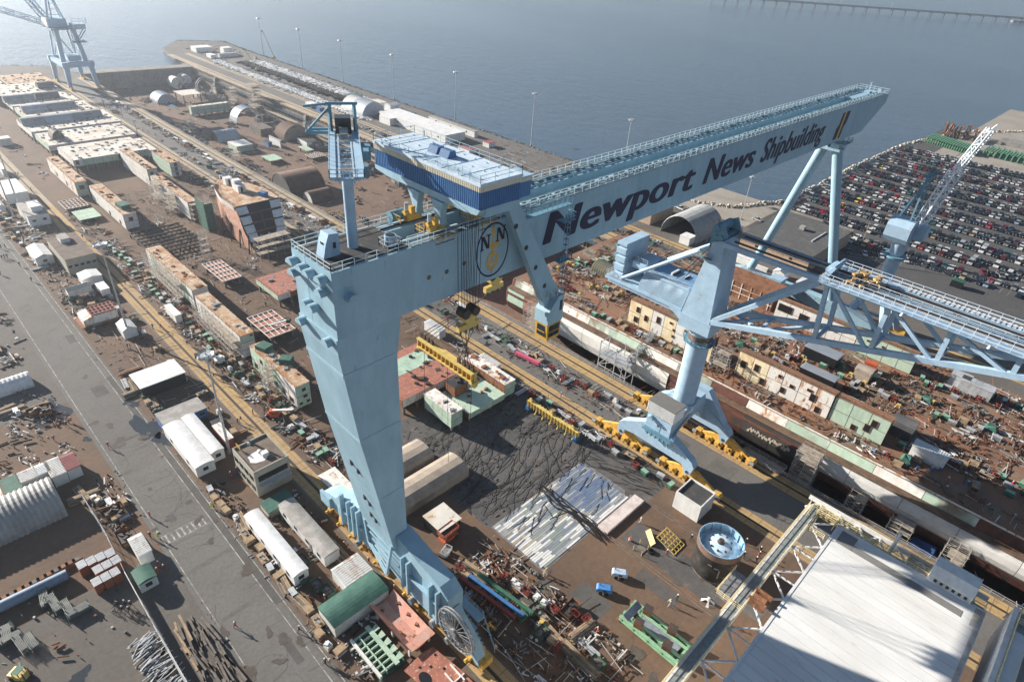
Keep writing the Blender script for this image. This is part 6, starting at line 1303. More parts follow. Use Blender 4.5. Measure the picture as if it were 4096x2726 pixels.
# ================================================================== TANK
tk = empty('steel_tank', (90.1,25.2,0), 'large black steel tank open at the top with shiny pale blue domed lid inside', 'tank'); f = rel(tk)
f('shell', MB().tube((90.1,25.2,.7),(90.1,25.2,6.4),4.3,48,caps=False), mat('tank_black',(0.022,0.020,0.019),.6,c2=(0.05,0.045,0.04),amt=.5,scale=.5,c3=(.2,.19,.18),s3=.5,a3=0.02), fix=False)
f('shell_floor', MB().tube((90.1,25.2,.7),(90.1,25.2,.9),4.25,48), DSTEEL)
f('upper_ring', MB().tube((90.1,25.2,6.4),(90.1,25.2,8.0),4.36,48,caps=False), mat('tank_brown',(0.17,0.115,0.09),.6,c2=(.12,.08,.06),scale=.5))
TBL = mat('tank_lining_blue',(0.30,0.47,0.62),.3,c2=(.24,.4,.55),scale=.6,spec=.6)
lin = MB(); nn_ = 48
for i in range(nn_):
    a0, a1 = 2*math.pi*i/nn_, 2*math.pi*(i+1)/nn_; r_ = 4.22
    lin.add([(90.1+r_*math.cos(a0),25.2+r_*math.sin(a0),6.0),(90.1+r_*math.cos(a1),25.2+r_*math.sin(a1),6.0),(90.1+r_*math.cos(a1),25.2+r_*math.sin(a1),7.98),(90.1+r_*math.cos(a0),25.2+r_*math.sin(a0),7.98)],[(3,2,1,0)])
    b0, b1, q = 4.22, 4.36, 8.0
    lin.add([(90.1+b0*math.cos(a0),25.2+b0*math.sin(a0),q),(90.1+b0*math.cos(a1),25.2+b0*math.sin(a1),q),(90.1+b1*math.cos(a1),25.2+b1*math.sin(a1),q),(90.1+b1*math.cos(a0),25.2+b1*math.sin(a0),q)],[(0,1,2,3)])
f('lining', lin, TBL)
dm = MB(); rings = [(4.2,6.1),(3.4,6.2),(3.2,6.5),(2.6,6.95),(1.8,7.25),(1.0,7.4),(0.55,7.45)]
vs = [];
for rr, zz in rings: vs += [(90.1+rr*math.cos(2*math.pi*i/40),25.2+rr*math.sin(2*math.pi*i/40),zz) for i in range(40)]
dm.add(vs, [(k*40+i, k*40+(i+1)%40, (k+1)*40+(i+1)%40, (k+1)*40+i) for k in range(len(rings)-1) for i in range(40)], True); f('dome_lid', dm, mat('dome_blue_white',(0.52,0.66,0.78),.28,c2=(.45,.6,.73),scale=.6,spec=.7))
f('centre_hub', MB().tube((90.1,25.2,7.35),(90.1,25.2,8.1),.75,18,.5), DSTEEL)
for k in range(9):
    a = .6+k*.7; f('manhole', MB().tube((90.1+2.1*math.cos(a),25.2+2.1*math.sin(a),7.05),(90.1+2.1*math.cos(a),25.2+2.1*math.sin(a),7.35),.2,10), DSTEEL)
for k in range(14):
    a = 2*math.pi*k/14; f('lining_rib', MB().rbox(90.1+4.1*math.cos(a),25.2+4.1*math.sin(a),7.0,.3,.12,1.9,a), TBL)
m = MB(); m.beam((86.0,20.2,.1),(88.4,21.6,7.8),.12).beam((86.5,19.9,.1),(88.9,21.3,7.8),.12)
for k in range(16): t_ = k/16; m.beam((86.0+2.4*t_,20.2+1.4*t_,.1+7.7*t_),(86.5+2.4*t_,19.9+1.4*t_,.1+7.7*t_),.08)
f('ladder', m, RUST); f('base_ring', MB().tube((90.1,25.2,.02),(90.1,25.2,.7),4.0,32), GWOOD)
pt = MB()
for a, z, w, h in ((3.6,4.6,.9,.3),(3.75,3.2,.25,2.2),(4.1,2.4,1.2,.25),(4.9,4.2,1.4,.25),(4.6,3.0,.25,1.6),(3.3,4.9,.8,.25),(5.2,2.2,.25,1.2)):
    pt.rbox(90.1+4.33*math.cos(a),25.2+4.33*math.sin(a),z,.04,w,h,a)
f('chalk_patch', pt, mat('primer_patch',(0.20,0.20,0.19),.8))
# yellow trestle frame beside the pump house, small stands by the tank
fr1 = empty('lattice_crib', (89,35.5,0), 'pale yellow timber lattice frame between the pump house and the tank', 'timber crib'); f = rel(fr1); m = MB()
for k in range(6): m.beam((86.8,32+k*.9,.1+k*.25),(90.6,32+k*.9,.1+k*.25),.18)
for k in range(5): m.beam((86.8+k*.95,32,.15),(86.8+k*.95,36.6,1.5),.16)
f('lattice', m, LYEL); f('board', MB().add([(85,36.5,.1),(87.5,39.5,.1),(88.2,38.9,.9),(85.8,36,.9)],[(0,1,2,3)]), LYEL)
for p, mm, lab in ((T(2,2,1450,945), LYEL, 'yellow pointed pedestal stand right of the black tank'),(T(2,2,1350,1015), TW, 'white pointed pedestal stand in front of the black tank'),(T(1,2,1610,1185), YEL, 'yellow pedestal stand among the scrap by the gantry foot')):
    c = at(*p); t = empty('pedestal_stand', c, lab, 'stand', 'pointed pedestal stands'); m = MB(); 
    for k in range(4): a = k*math.pi/2+.4; m.add([(0,0,1.1),(1.3*math.cos(a-.25),1.3*math.sin(a-.25),0),(1.3*math.cos(a+.25),1.3*math.sin(a+.25),0)],[(0,1,2)])
    m.build('foot', mm, t); MB().tube((0,0,.6),(0,0,1.3),.35,8,.2).build('head', mm, t)
# green cradle
gc = empty('steel_cradle', (69.3,25,0), 'pale green steel cradle with dark pads and slate blue plates on the open yard', 'cradle'); f = rel(gc)
GRN2 = mat('cradle_green',(0.24,0.42,0.26),.6,c2=(.20,.36,.23),scale=.7)
for x in (67.0,68.2,70.4,71.4): f('long_beam', MB().box(x-.1,x+.1,18.8,31,0.4,1.2).box(x-.3,x+.3,18.8,31,1.2,1.32).box(x-.3,x+.3,18.8,31,.3,.42), GRN2)
for y in (19.2,22,25,28,30.6): f('cross_beam', MB().box(66.8,71.6,y-.2,y+.2,.5,1.0), GRN2)
f('slate_plate', MB().box(68.5,70.2,20,28.2,1.0,1.1), PM[3]); f('trough_plate', MB().add([(67.0,29.2,1.4),(71.4,29.2,1.4),(71.4,30.4,2.0),(67.0,30.4,2.0)],[(0,1,2,3)]), PM[2])
for x, y in ((67.6,27.4),(71.0,27.8),(67.8,21.6),(71.0,22.6)): f('pad_block', MB().rbox(x,y,2.0,1.3,1.5,1.4,.2,.15), RUST); f('pad_top', MB().rbox(x,y,2.78,1.4,1.6,.15,.2,.15), DSTEEL)
for x, y in ((67,18.6),(71.4,31.2),(67,31),(71.4,18.6)): f('foot_block', MB().box(x-.4,x+.4,y-.4,y+.4,0,.4), RUST)
for p, lab, mm in ((T(2,2,738,838),'pale blue towed compressor nearer the strip floor',mat('compressor_pale',(0.36,0.46,0.58),.5)),(T(2,2,632,945),'bright blue towed compressor left of the pale one',mat('compressor_blue',(0.06,0.20,0.46),.5))):
    c = at(*p); t = empty('towed_compressor', c, lab, 'compressor', 'towed compressors', rz=-.95); MB().ext([(-1.5,.6),(-1.5,1.3),(-1.2,1.55),(1.1,1.55),(1.5,1.2),(1.5,.6)], -.65, .65, 'y').build('housing', mm, t)
    for x in (-.6,.6):
        for y in (-.75,.75): MB().tube((x,y-.1,.36),(x,y+.1,.36),.36,12).build('wheel', BLACK, t)
    MB().beam((1.4,0,.5),(2.6,0,.4),.12).build('drawbar', DSTEEL, t); MB().tube((-.9,.3,1.5),(-.9,.3,1.9),.08,8).box(-.2,.5,-.67,-.65,.8,1.3).build('exhaust_and_door', DSTEEL, t)
# scissor lift, white cart, loader, barrel
c = at(*T(1,2,1325,575)); sl_ = empty('scissor_lift', c, 'orange scissor lift with railed platform near the gantry leg', 'scissor lift', rz=.05); MB().box(-1.9,1.9,-1,1,.4,1.0).build('chassis', ORNG, sl_); MB().box(-2,2,-1.05,1.05,1.9,2.05).build('platform', GWOOD, sl_); MB().rail([(-2,-1.05,2.05),(2,-1.05,2.05),(2,1.05,2.05),(-2,1.05,2.05)],1.0,.06,1.0,2,True).build('guard_rail', ORNG, sl_)
m = MB()
for y in (-.7,.7): m.beam((-1.6,y,1.0),(1.6,y,1.9),.14).beam((1.6,y,1.0),(-1.6,y,1.9),.14)
m.build('scissor_arm', ORNG, sl_)
for x in (-1.3,1.3):
    for y in (-1,1): MB().tube((x,y-.12,.4),(x,y+.12,.4),.4,12).build('wheel', BLACK, sl_)
c = at(*T(1,2,1310,690)); ct = empty('railed_cart', c, 'small white railed cart in front of the orange scissor lift', 'cart', rz=.3); MB().box(-1.2,1.2,-.7,.7,.5,.7).build('bed', STEEL, ct); MB().rail([(-1.2,-.7,.7),(1.2,-.7,.7),(1.2,.7,.7),(-1.2,.7,.7)],.9,.05,.8,2,True).build('guard_rail', WHITE, ct)
for x in (-.9,.9):
    for y in (-.7,.7): MB().tube((x,y-.08,.3),(x,y+.08,.3),.3,10).build('wheel', BLACK, ct)
c = at(*T(2,2,812,590)); bb = empty('traffic_barrel', c, 'orange and white striped traffic barrel on the brown yard', 'barrel'); MB().tube((0,0,0),(0,0,1.0),.3,12,.24).build('drum', ORNG, bb); MB().tube((0,0,.3),(0,0,.45),.305,12).tube((0,0,.65),(0,0,.8),.28,12).build('white_band', WHITE, bb)
c = at(*T(2,2,885,655)); mw_ = empty('pit_guard', c, 'wooden pit cover with four pale posts beside a coiled black hose', 'pit cover'); MB().box(-1.0,1.0,-.9,.9,.02,.15).build('cover', GWOOD, mw_)
for x in (-1.1,1.1):
    for y in (-1,1): MB().beam((x,y,0),(x,y,1.3),.12).build('post', LYEL, mw_)
c = at(*T(2,2,960,670)); cc = MB()
for k in range(4):
    for i in range(16): a0, a1 = math.pi*i/8, math.pi*(i+1)/8; rr = .7-.05*k; cc.beam((c[0]+rr*math.cos(a0),c[1]+rr*math.sin(a0),.08+.12*k),(c[0]+rr*math.cos(a1),c[1]+rr*math.sin(a1),.08+.12*k),.14)
tag(cc.build('hose_coil', BLACK), 'coil of black hose lying on the brown yard', 'hose coil')
c = at(*T(0,2,150,1535)); ld_ = empty('forklift', c, 'small yellow forklift at the bottom left corner among racks', 'forklift', rz=-1.0); MB().ext([(-1.5,.4),(-1.5,1.3),(-.6,1.5),(.9,1.4),(1.3,.5)], -.8, .8, 'y').build('body', LYEL, ld_); MB().box(-.5,.7,-.7,.7,2.1,2.2).build('cab_roof', DGREEN, ld_)
for x in (-.5,.7):
    for y in (-.65,.65): MB().beam((x,y,1.3),(x,y,2.1),.1).build('cab_post', DSTEEL, ld_)
for x in (-.9,.9):
    for y in (-.8,.8): MB().tube((x,y-.15,.42),(x,y+.15,.42),.42,12).build('wheel', BLACK, ld_)
MB().beam((1.5,-.5,.2),(1.5,-.5,2.6),.14).beam((1.5,.5,.2),(1.5,.5,2.6),.14).beam((1.5,-.4,.15),(2.7,-.4,.15),.14,.06).beam((1.5,.4,.15),(2.7,.4,.15),.14,.06).build('mast_and_forks', DSTEEL, ld_)
# ================================================================== SHIP PIECES BY THE GANTRY FOOT
tr_ = empty('trough_section', (37.2,56.6,0), 'pink red primed trough shaped ship piece on white legs beside the crane rail', 'ship section'); f = rel(tr_)
PINK = mat('pink_primer',(0.52,0.26,0.20),.8,c2=(.45,.34,.29),amt=.4,scale=.35,c3=(.38,.14,.09),s3=.9,a3=.3)
f('floor_plate', MB().box(36.2,38.0,50.8,62,1.0,1.15), PINK); f('side_plate', MB().add([(36.2,50.8,1.15),(36.2,62,1.15),(34.7,62,2.9),(34.7,50.8,2.9),(36.1,50.8,1.0),(36.1,62,1.0),(34.6,62,2.8),(34.6,50.8,2.8)],[(0,1,2,3),(7,6,5,4),(0,3,7,4),(1,5,6,2)]), PINK)
f('side_plate', MB().add([(38.0,50.8,1.15),(39.8,50.8,2.6),(39.8,62,2.6),(38.0,62,1.15),(38.1,50.8,1.0),(39.9,50.8,2.45),(39.9,62,2.45),(38.1,62,1.0)],[(0,1,2,3),(7,6,5,4),(0,4,5,1),(3,2,6,7)]), PINK); f('end_plate', MB().box(35,39.9,50.2,52.0,2.5,2.62), PINK)
for x, y in ((35.2,51.2),(35.2,60.5),(39.2,51.2),(39.2,60.5),(35.2,56),(39.2,56)): f('leg', MB().box(x-.2,x+.2,y-.2,y+.2,0,1.9), WHITE)
m = MB()
for x, y, z in ((36.3,60.6,1.2),(38.9,54,1.9),(39.0,56.5,1.95),(37.5,52.8,1.2),(36.1,55,1.3),(39.1,59.3,2.0)): m.rbox(x,y,z,.5,.6,.4,.4)
f('lug', m, RUST)
gf = empty('frame_section', (31.2,55.3,0), 'pale green ribbed ship frame lying open like a grid beside the trough piece', 'ship section'); f = rel(gf)
for k in range(8): f('rib', MB().box(29.3,32.2,51.4+k*1.1,51.6+k*1.1,.7,1.3), GSHIP)
f('longitudinal', MB().box(32.1,32.9,50.8,59.8,1.3,1.5), GREEN); f('longitudinal', MB().box(29.0,29.4,50.8,59.6,.8,1.5), WSHIP); f('longitudinal', MB().box(30.4,30.55,51,59,.6,1.5), GSHIP)
for k in range(5): f('bracket_plate', MB().add([(32.9,51.2+k*1.7,1.45),(34.0,51.2+k*1.7,1.45),(34.0,52.4+k*1.7,1.45),(32.9,52.0+k*1.7,1.45)],[(0,1,2,3)]), GREEN)
f('bottom_plate', MB().box(29.0,34.0,50.8,59.8,.3,.4), DGREEN)
for x in (29.6,33.4):
    for y in (51.6,59): f('leg', MB().box(x-.2,x+.2,y-.2,y+.2,0,.3), STEEL)
rpn = empty('web_section', (35.8,45.6,0), 'brick red plate section with oval manhole at the bottom edge', 'ship section'); f = rel(rpn)
f('plate', MB().ext([(32.4,49),(36.4,49.4),(38.4,49.0),(39.3,42.5),(39.4,38),(33,38),(32.8,46)], 1.6, 1.75, 'z'), PRIMER); f('manhole', MB().ext([(34.1+.9*math.cos(t*.4),45.6+1.3*math.sin(t*.4)) for t in range(16)], 1.755, 1.78, 'z'), DARK)
for x, y in ((36,46.5),(37.4,44.8),(35.6,43),(37.8,47.6),(34.6,47.6)): f('cut_out', MB().box(x-.2,x+.2,y-.25,y+.25,1.755,1.775), DARK)
f('stiffener', MB().box(36.8,37.0,41,44,1.75,2.1).box(38.4,38.6,41,44.6,1.75,2.1).box(36,39.2,41.8,42.0,1.75,2.0), WSHIP)
for x, y in ((33.6,40),(38.6,40),(33.6,47.6),(38,47.8)): f('trestle', MB().box(x-.4,x+.4,y-.4,y+.4,0,1.6), YEL)
def deckpod(label, px):
    pass
c = at(*T(0,1,690,640)); dp = empty('deckhouse_section', (c[0],c[1],0), 'rusty upturned deckhouse piece with white ribbed frames on a timber stand', 'ship section'); m = MB()
MB().ext([(-4.5,1),(-4.5,2.8),(-2.2,3.4),(4.4,3.4),(4.4,1)], -3, 3, 'y').build('shell', WRUST, dp)
for k in range(7): m.box(-2.2+k*1.05,-1.95+k*1.05,-3,3,3.4,3.75)
for k in range(4): m.box(-2.2,4.4,-2.8+k*1.8,-2.55+k*1.8,3.4,3.8)
m.build('frame_rib', PRIMER, dp); MB().box(-4,4,-2.6,-2,0,1).box(-4,4,2,2.6,0,1).build('stand', GWOOD, dp); MB().box(-5.5,5.4,-3.6,3.6,.8,1.0).build('skirt', RUST, dp)
# ================================================================== BIG ROOF AT LOWER RIGHT
rb_ = empty('travelling_shelter', (70,-2,0), 'huge white roofed travelling shelter with yellow railed walkways at the lower right', 'shelter'); f = rel(rb_)
RF = mat('big_white_roof',(0.70,0.70,0.68),.65,c2=(.63,.62,.59),amt=.4,scale=.12,c3=(.45,.38,.32),s3=.35,a3=0.0,stretch=(1,.25,1))
f('roof', MB().box(30,90.2,-12.3,8.6,25.6,26.0), RF)
f('roof_stain', MB().box(86.2,90.1,-12.2,-11.0,26.003,26.02).box(70,86,-12.2,-11.6,26.003,26.018), mat('roof_dirt',(0.40,0.34,0.28),.9,c2=(.55,.52,.48),amt=.6,scale=.5))
m = MB()
for k in range(36): x = 31+k*1.65; m.box(x, x+.07, -12.2, 8.5, 26.0, 26.035)
f('roof_seam', m, mat('roof_seam_tan',(0.50,0.46,0.42),.8))
m = MB(); m.box(86.6,88.0,-9.8,5.5,26.003,26.045).box(86.6,89.8,5.6,8.0,26.003,26.04); f('roof_walk_strip', m, mat('grey_walk_strip',(0.20,0.195,0.185),.85))
f('eave', MB().box(29.9,90.3,8.6,9.0,25.3,26.06).box(90.2,90.5,-12.3,9.0,25.3,26.06), WHITE)
f('wall', MB().box(31,89.6,-11.8,8.0,6,25.6), TW)
for x in (46,60,74,88):
    for y in (7,-11): f('leg', MB().box(x-.7,x+.7,y-.7,y+.7,0,6), TW)
# walkway truss along the left eave
tm_ = MB(); wy0, wy1 = 12.4, 14.2
tm_.box(36,92,wy0,wy0+.3,25.0,25.5).box(36,92,wy1-.3,wy1,25.0,25.5)
x = 37.0
while x < 88: tm_.beam((x,9.0,25.3),(x+3.4,wy0,25.3),.22).beam((x+6.8,9.0,25.3),(x+3.4,wy0,25.3),.22).beam((x+3.4,9.0,25.3),(x+3.4,wy0,25.3),.2); x += 6.8
f('walkway_truss', tm_, WHITE); f('walkway_deck', MB().box(36,92,wy0+.3,wy1-.3,25.35,25.45), mat('walk_grating',(0.24,0.27,0.27),.6,c2=(.19,.21,.21),scale=2))
RY = mat('rail_cream_yellow',(0.72,0.60,0.34),.6)
f('walkway_rail', MB().rail([(36,wy0,25.5),(92,wy0,25.5)],1.1,.05,1.7,3).rail([(36,wy1,25.5),(92,wy1,25.5)],1.1,.05,1.7,3), RY)
f('end_truss', MB().box(93.4,93.7,-12,15,25.2,26.0).box(91,91.3,-12,14,25.0,25.4), WHITE)
m = MB(); y = -11.0
while y < 13: m.beam((91.2,y,25.2),(93.5,y+1.6,25.4),.28).beam((93.5,y+1.6,25.4),(91.2,y+3.2,25.2),.28); y += 3.2
f('end_brace', m, WHITE); f('end_deck', MB().box(90.5,91.6,-12,13,25.3,25.4), mat('tan_deck',(0.42,0.30,0.13),.8))
f('end_rail', MB().rail([(90.6,-12,25.5),(90.6,12.6,25.5)],1.1,.05,1.5,3).rail([(91.7,-12,25.5),(91.7,12.6,25.5)],1.1,.05,1.5,3).rail([(89,9.4,25.5),(91.6,9.4,25.5),(91.6,13.6,25.5),(89,13.6,25.5)],1.1,.05,1.0,3).rail([(86,9.6,25.5),(86,12,25.5),(89,12,25.5)],1.1,.05,1.0,3), RY)
c = at(*T(2,2,1690,1010), 25.5); f('winch_deck', MB().box(c[0]-3,c[0]+3,12.5,16.5,24.9,25.1), STEEL); f('winch_rail', MB().rail([(c[0]-3,12.5,25.1),(c[0]-3,16.5,25.1),(c[0]+3,16.5,25.1)],1.1,.05,1.2,3), RY); f('winch_drum', MB().tube((c[0],10.4,26),(c[0],12.2,26),.7,14).box(c[0]-1.2,c[0]-.8,10,12.6,25.4,26.8).box(c[0]+.8,c[0]+1.2,10,12.6,25.4,26.8), RUST)
f('roof_hut', MB().ext([(89.9,26),(89.9,27.4),(90.9,28.6),(93.2,28.6),(93.2,25.6),(91.8,25.6)], -10.2, -4.4, 'y'), TW, fix=True)
m = MB()
for k in range(8): m.add([(89.95+.0,-9.6+k*.62,26.5),(90.4,-9.6+k*.62,27.1),(90.4,-9.2+k*.62,27.1),(89.95,-9.2+k*.62,26.5)],[(0,1,2,3)])
m2 = MB()
for k in range(6): m2.rbox(89.86,-9.4+k*.8,26.7,.1,.4,.5)
f('hut_vent', m2, DSTEEL); f('exhaust_stack', MB().tube((91.8,1.2,25.4),(91.8,1.2,29.8),.26,12), GALV); f('roof_hut_platform', MB().box(90.5,93.4,-4.2,-1.2,25.3,25.45), STEEL); f('roof_hut_rail', MB().rail([(90.6,-1.2,25.45),(93.4,-1.2,25.45),(93.4,-4.2,25.45)],1.1,.05,.9,3), RY)
# second bay
r2 = empty('travelling_shelter', (62,-22,0), 'second white roofed shelter bay cut off by the lower right corner', 'shelter'); f = rel(r2)
f('roof', MB().box(30,92.5,-42,-15.2,27.0,27.4), RF); f('side_wall', MB().box(30,92.3,-15.2,-14.6,20,28.0), WHITE); f('wall', MB().box(31,91,-41,-16,5,27), TW)
f('roof_walk_strip', MB().box(32,91,-18.9,-17.2,27.403,27.44), mat('grey_walk_strip',(.2,.195,.185),.85)); f('roof_rail', MB().rail([(32,-15.4,27.4),(92.3,-15.4,27.4),(92.3,-40,27.4)],1.1,.05,1.8,3).rail([(32,-17,27.4),(91,-17,27.4)],1.0,.04,2.0,1).rail([(90,-15.4,27.4),(90,-40,27.4)],1.1,.05,1.8,3), RY)
f('roof_deck_strip', MB().box(88.5,92.4,-40,-15.6,27.41,27.45), STEEL)
for x in (46,60,74,88):
    for y in (-17,-40): f('leg', MB().box(x-.7,x+.7,y-.7,y+.7,0,5), TW)
f('lamp_post', MB().beam((91.2,-14.2,26),(104,-20,34),.16), GALV)
# ================================================================== LIGHT MASTS
def mast(label, x, y, h, heads, group, r=.32, z0=0.0):
    t = empty('light_mast', (x,y,z0), label, 'light mast', group)
    MB().tube((0,0,0),(0,0,h),r,10,r*.45).build('mast', GALV, t); MB().tube((0,0,h-.9),(0,0,h-.6),r*3.2,12).build('head_ring', GALV, t)
    for i in range(heads):
        a = 2*math.pi*i/heads; rr = r*4.4; MB().rbox(rr*math.cos(a),rr*math.sin(a),h-.9,.7,.6,.55,a,.5).build('floodlight', GALV, t)
    MB().box(-.6,.6,-.6,.6,0,.4).build('footing', CONC, t)
wy = [568.7,503.3,444.2,380.3,315.2,248.5,183]
for i, y in enumerate(wy): mast(f"tall slim floodlight mast on the rocky pier edge, {nth(i)} counted from the pier tip", 272, y, 29.3, 6, 'floodlight masts along the pier edge')
mast('shorter floodlight pole at the corner of the car park beside the fence', 268.7, 114.1, 20.4, 4, 'floodlight masts along the pier edge', .22)
mast('tall floodlight mast rising from behind the beige office building', 34.7, 117.7, 27.7, 10, 'yard floodlight masts'); mast('tall floodlight mast beside the white peaked tent', 34.7, 181.1, 29.4, 10, 'yard floodlight masts'); mast('tall floodlight mast by the module marked 515', 34.9, 300, 29.4, 10, 'yard floodlight masts')
a = at(*T(0,0,95,1500)); mast('tall floodlight mast left of the light grey flat roofed building', a[0], a[1], 22, 8, 'yard floodlight masts')
for i, p in enumerate(((720,715),(850,790),(735,760),(950,905))):
    a = at(*T(0,0,p[0],p[1]+25)); t = empty('lamp_post', a, f"thin twin lamp post beside the far dock road, {nth(i)} from the tower crane", 'lamp post', 'lamp posts along the dock road'); MB().beam((0,0,0),(0,0,7),.16).build('post', DSTEEL, t); MB().box(-.8,.8,-.2,.2,7,7.3).build('lamp', DSTEEL, t)
for i, p in enumerate((zv(1750,800,550/1437)(110,1370),zv(1100,400,700/1463)(215,1140))):
    a = at(*p); t = empty('lamp_post', a, ['short red lamp post with twin heads beside the dock road, nearest the gantry','short lamp post with twin heads left of the service crane'][i], 'lamp post', 'lamp posts along the dock road'); MB().beam((0,0,0),(0,0,5),.14).build('post', REDP, t); MB().box(-.8,.8,-.25,.25,5,5.4).build('lamp', REDP, t)
for i, (p, q) in enumerate(((zv(3400,480,696/931)(65,655),zv(3400,480,696/931)(95,545)),(zv(3400,480,696/931)(247,508),zv(3400,480,696/931)(265,455)))):
    a = at(*p); t = empty('utility_pole', a, ['wooden utility pole among the nearer car rows','wooden utility pole just behind the lattice crane house'][i], 'pole', 'utility poles in the car park'); MB().tube((0,0,0),(0,0,9),.14,8,.1).build('pole', WOOD, t); MB().beam((-.8,0,8.6),(.8,0,8.6),.12).build('cross_arm', WOOD, t)
# ================================================================== FAR BRIDGE
A_ = Vector(at(1640,-8,9)); B_ = Vector(at(2470,51,9)); d_ = (B_-A_).normalized(); n_ = Vector((-d_.y,d_.x,0))
br = empty('road_bridge', (A_.x,A_.y,WZ), 'long low road bridge crossing the river at the top right', 'bridge'); f = rel(br)
BCON = mat('bridge_concrete',(0.22,0.22,0.23),.85)
f('deck', MB().beam(A_, B_, 12, 1.5), BCON); f('parapet', MB().beam(A_+n_*5.8+Vector((0,0,1.5)), B_+n_*5.8+Vector((0,0,1.5)), .4, 1.0).beam(A_-n_*5.8+Vector((0,0,1.5)), B_-n_*5.8+Vector((0,0,1.5)), .4, 1.0), BCON)
L_ = (B_-A_).length; k = int(L_/26)
for i in range(k+1):
    p = A_+d_*(L_*i/k); f('pier', MB().beam(p+n_*5+Vector((0,0,-1)), p+n_*5+Vector((0,0,-11)), 1.2).beam(p-n_*5+Vector((0,0,-1)), p-n_*5+Vector((0,0,-11)), 1.2).beam(p+n_*6+Vector((0,0,-1.6)), p-n_*6+Vector((0,0,-1.6)), 1.4, 1.2), BCON)
for i in range(0, k, 2):
    p = A_+d_*(L_*i/k)+n_*6.5; f('lamp_standard', MB().beam(p+Vector((0,0,1)), p+Vector((0,0,12)), .45), GALV)
tag(MB().add([tuple(Vector(at(2330,52,-2))+Vector(v)) for v in ((0,0,0),(60,-50,0),(66,-44,0),(6,6,0),(0,0,4),(60,-50,4),(66,-44,4),(6,6,4))],[(4,5,6,7),(0,1,5,4),(1,2,6,5),(2,3,7,6),(3,0,4,7)]).build('mooring_dolphin', BCON), 'low concrete mooring wall in the water below the bridge at the right edge', 'mooring')
for i, p in enumerate(((1505,0),(1660,42),(1690,48))):
    pass
# ================================================================== STEEL STOCK BEYOND THE CAR PARK
GST = mat('green_stock',(0.10,0.24,0.14),.6,c2=(.08,.2,.12),scale=.3)
fr0 = None
def gframe(i, x, y, lab):
    global fr0
    if fr0 is None:
        t = empty('portal_frame', (x,y,0), lab, 'steel frame', 'green steel frames stacked beyond the car park')
        MB().ext([(-9,0),(-9,1.4),(-7,3.2),(6.5,3.2),(9,1.8),(9,0),(8,0),(7.4,1.6),(6,2.3),(-6.4,2.3),(-8,.9),(-8.2,0)], -.35, .35, 'y').build('frame', GST, t); MB().box(-9,9,-.5,.5,3.2,3.35).build('flange', GST, t); fr0 = t
    else: dup(fr0, (x,y,0), 0, lab)
for k in range(20): gframe(k, 514-k*.5, 104-k*1.55, f"green steel portal frame in the row by the rocks, {nth(k)} from shore")
for k in range(15): gframe(k, 512+(k%2)*3, 70-k*1.6, f"green steel portal frame in the right row, {nth(k)} from the boom")
rs_ = empty('rusty_beam_rack', (545,92,0), 'bristling heap of rusty upright beams behind the green frames', 'steel rack'); rr_ = random.Random(3)
for k in range(26): 
    x, y = rr_.uniform(-10,10), rr_.uniform(-12,12); MB().beam((x,y,0),(x+rr_.uniform(-2,2),y+rr_.uniform(-2,2),rr_.uniform(5,9)),.7).build('upright_beam', RUST if k%3 else DSTEEL, rs_)
for k in range(10): MB().beam((-10,-12+k*2.5,2+k%3*1.5),(10,-10+k*2.3,2.5+k%3*1.5),.5).build('cross_beam', RUST, rs_)
tag(MB().box(548,560,18,70,0,3).build('sheet_pile_stack', mat('pile_grey',(.2,.19,.18),.85,c2=(.28,.26,.24),scale=.3)), 'long low grey stack of sheet piles behind the green frames', 'pile stack')
tag(MB().box(535,545,0,30,0,2.2).build('rusty_girder_stack', RUST), 'low stack of rusty girders at the right edge behind the green frames', 'girder stack')
# fences
def fence(label, pts, h=2.2, step=3.0, m=None, name='chain_fence'):
    t = empty(name, (pts[0][0],pts[0][1],0), label, 'fence'); o = pts[0]
    rl_ = MB()
    for a, b in zip(pts, pts[1:]):
        L = math.dist(a,b); k = max(1,int(L/step))
        for i in range(k+1): x,y = a[0]+(b[0]-a[0])*i/k, a[1]+(b[1]-a[1])*i/k; MB().beam((x-o[0],y-o[1],0),(x-o[0],y-o[1],h),.09).build('post', GALV, t)
        for z in (h,h*.5,.15): rl_.beam((a[0]-o[0],a[1]-o[1],z),(b[0]-o[0],b[1]-o[1],z),.05)
        n = int(L/.5)
        for i in range(n): x,y = a[0]+(b[0]-a[0])*i/n, a[1]+(b[1]-a[1])*i/n; rl_.beam((x-o[0],y-o[1],.1),(x-o[0]+(b[0]-a[0])/n,y-o[1]+(b[1]-a[1])/n,h),.02)
    rl_.build('mesh_and_rail', m or GALV, t); return t
fence('pale yard fence with white top screen running down the lower left', [(6.6,123.2),(6.9,110.3),(6.5,98.1),(6.4,85.5),(6.2,66)])
tag(MB().box(6.42,6.5,66,98,.5,2.1).build('fence_screen', TW), 'white screen panel fixed along the lower half of the yard fence', 'screen')
fence('long chain fence along the near edge of the car park', [(263,69),(268.4,60),(280,40),(293,8)], 2.4, 4)
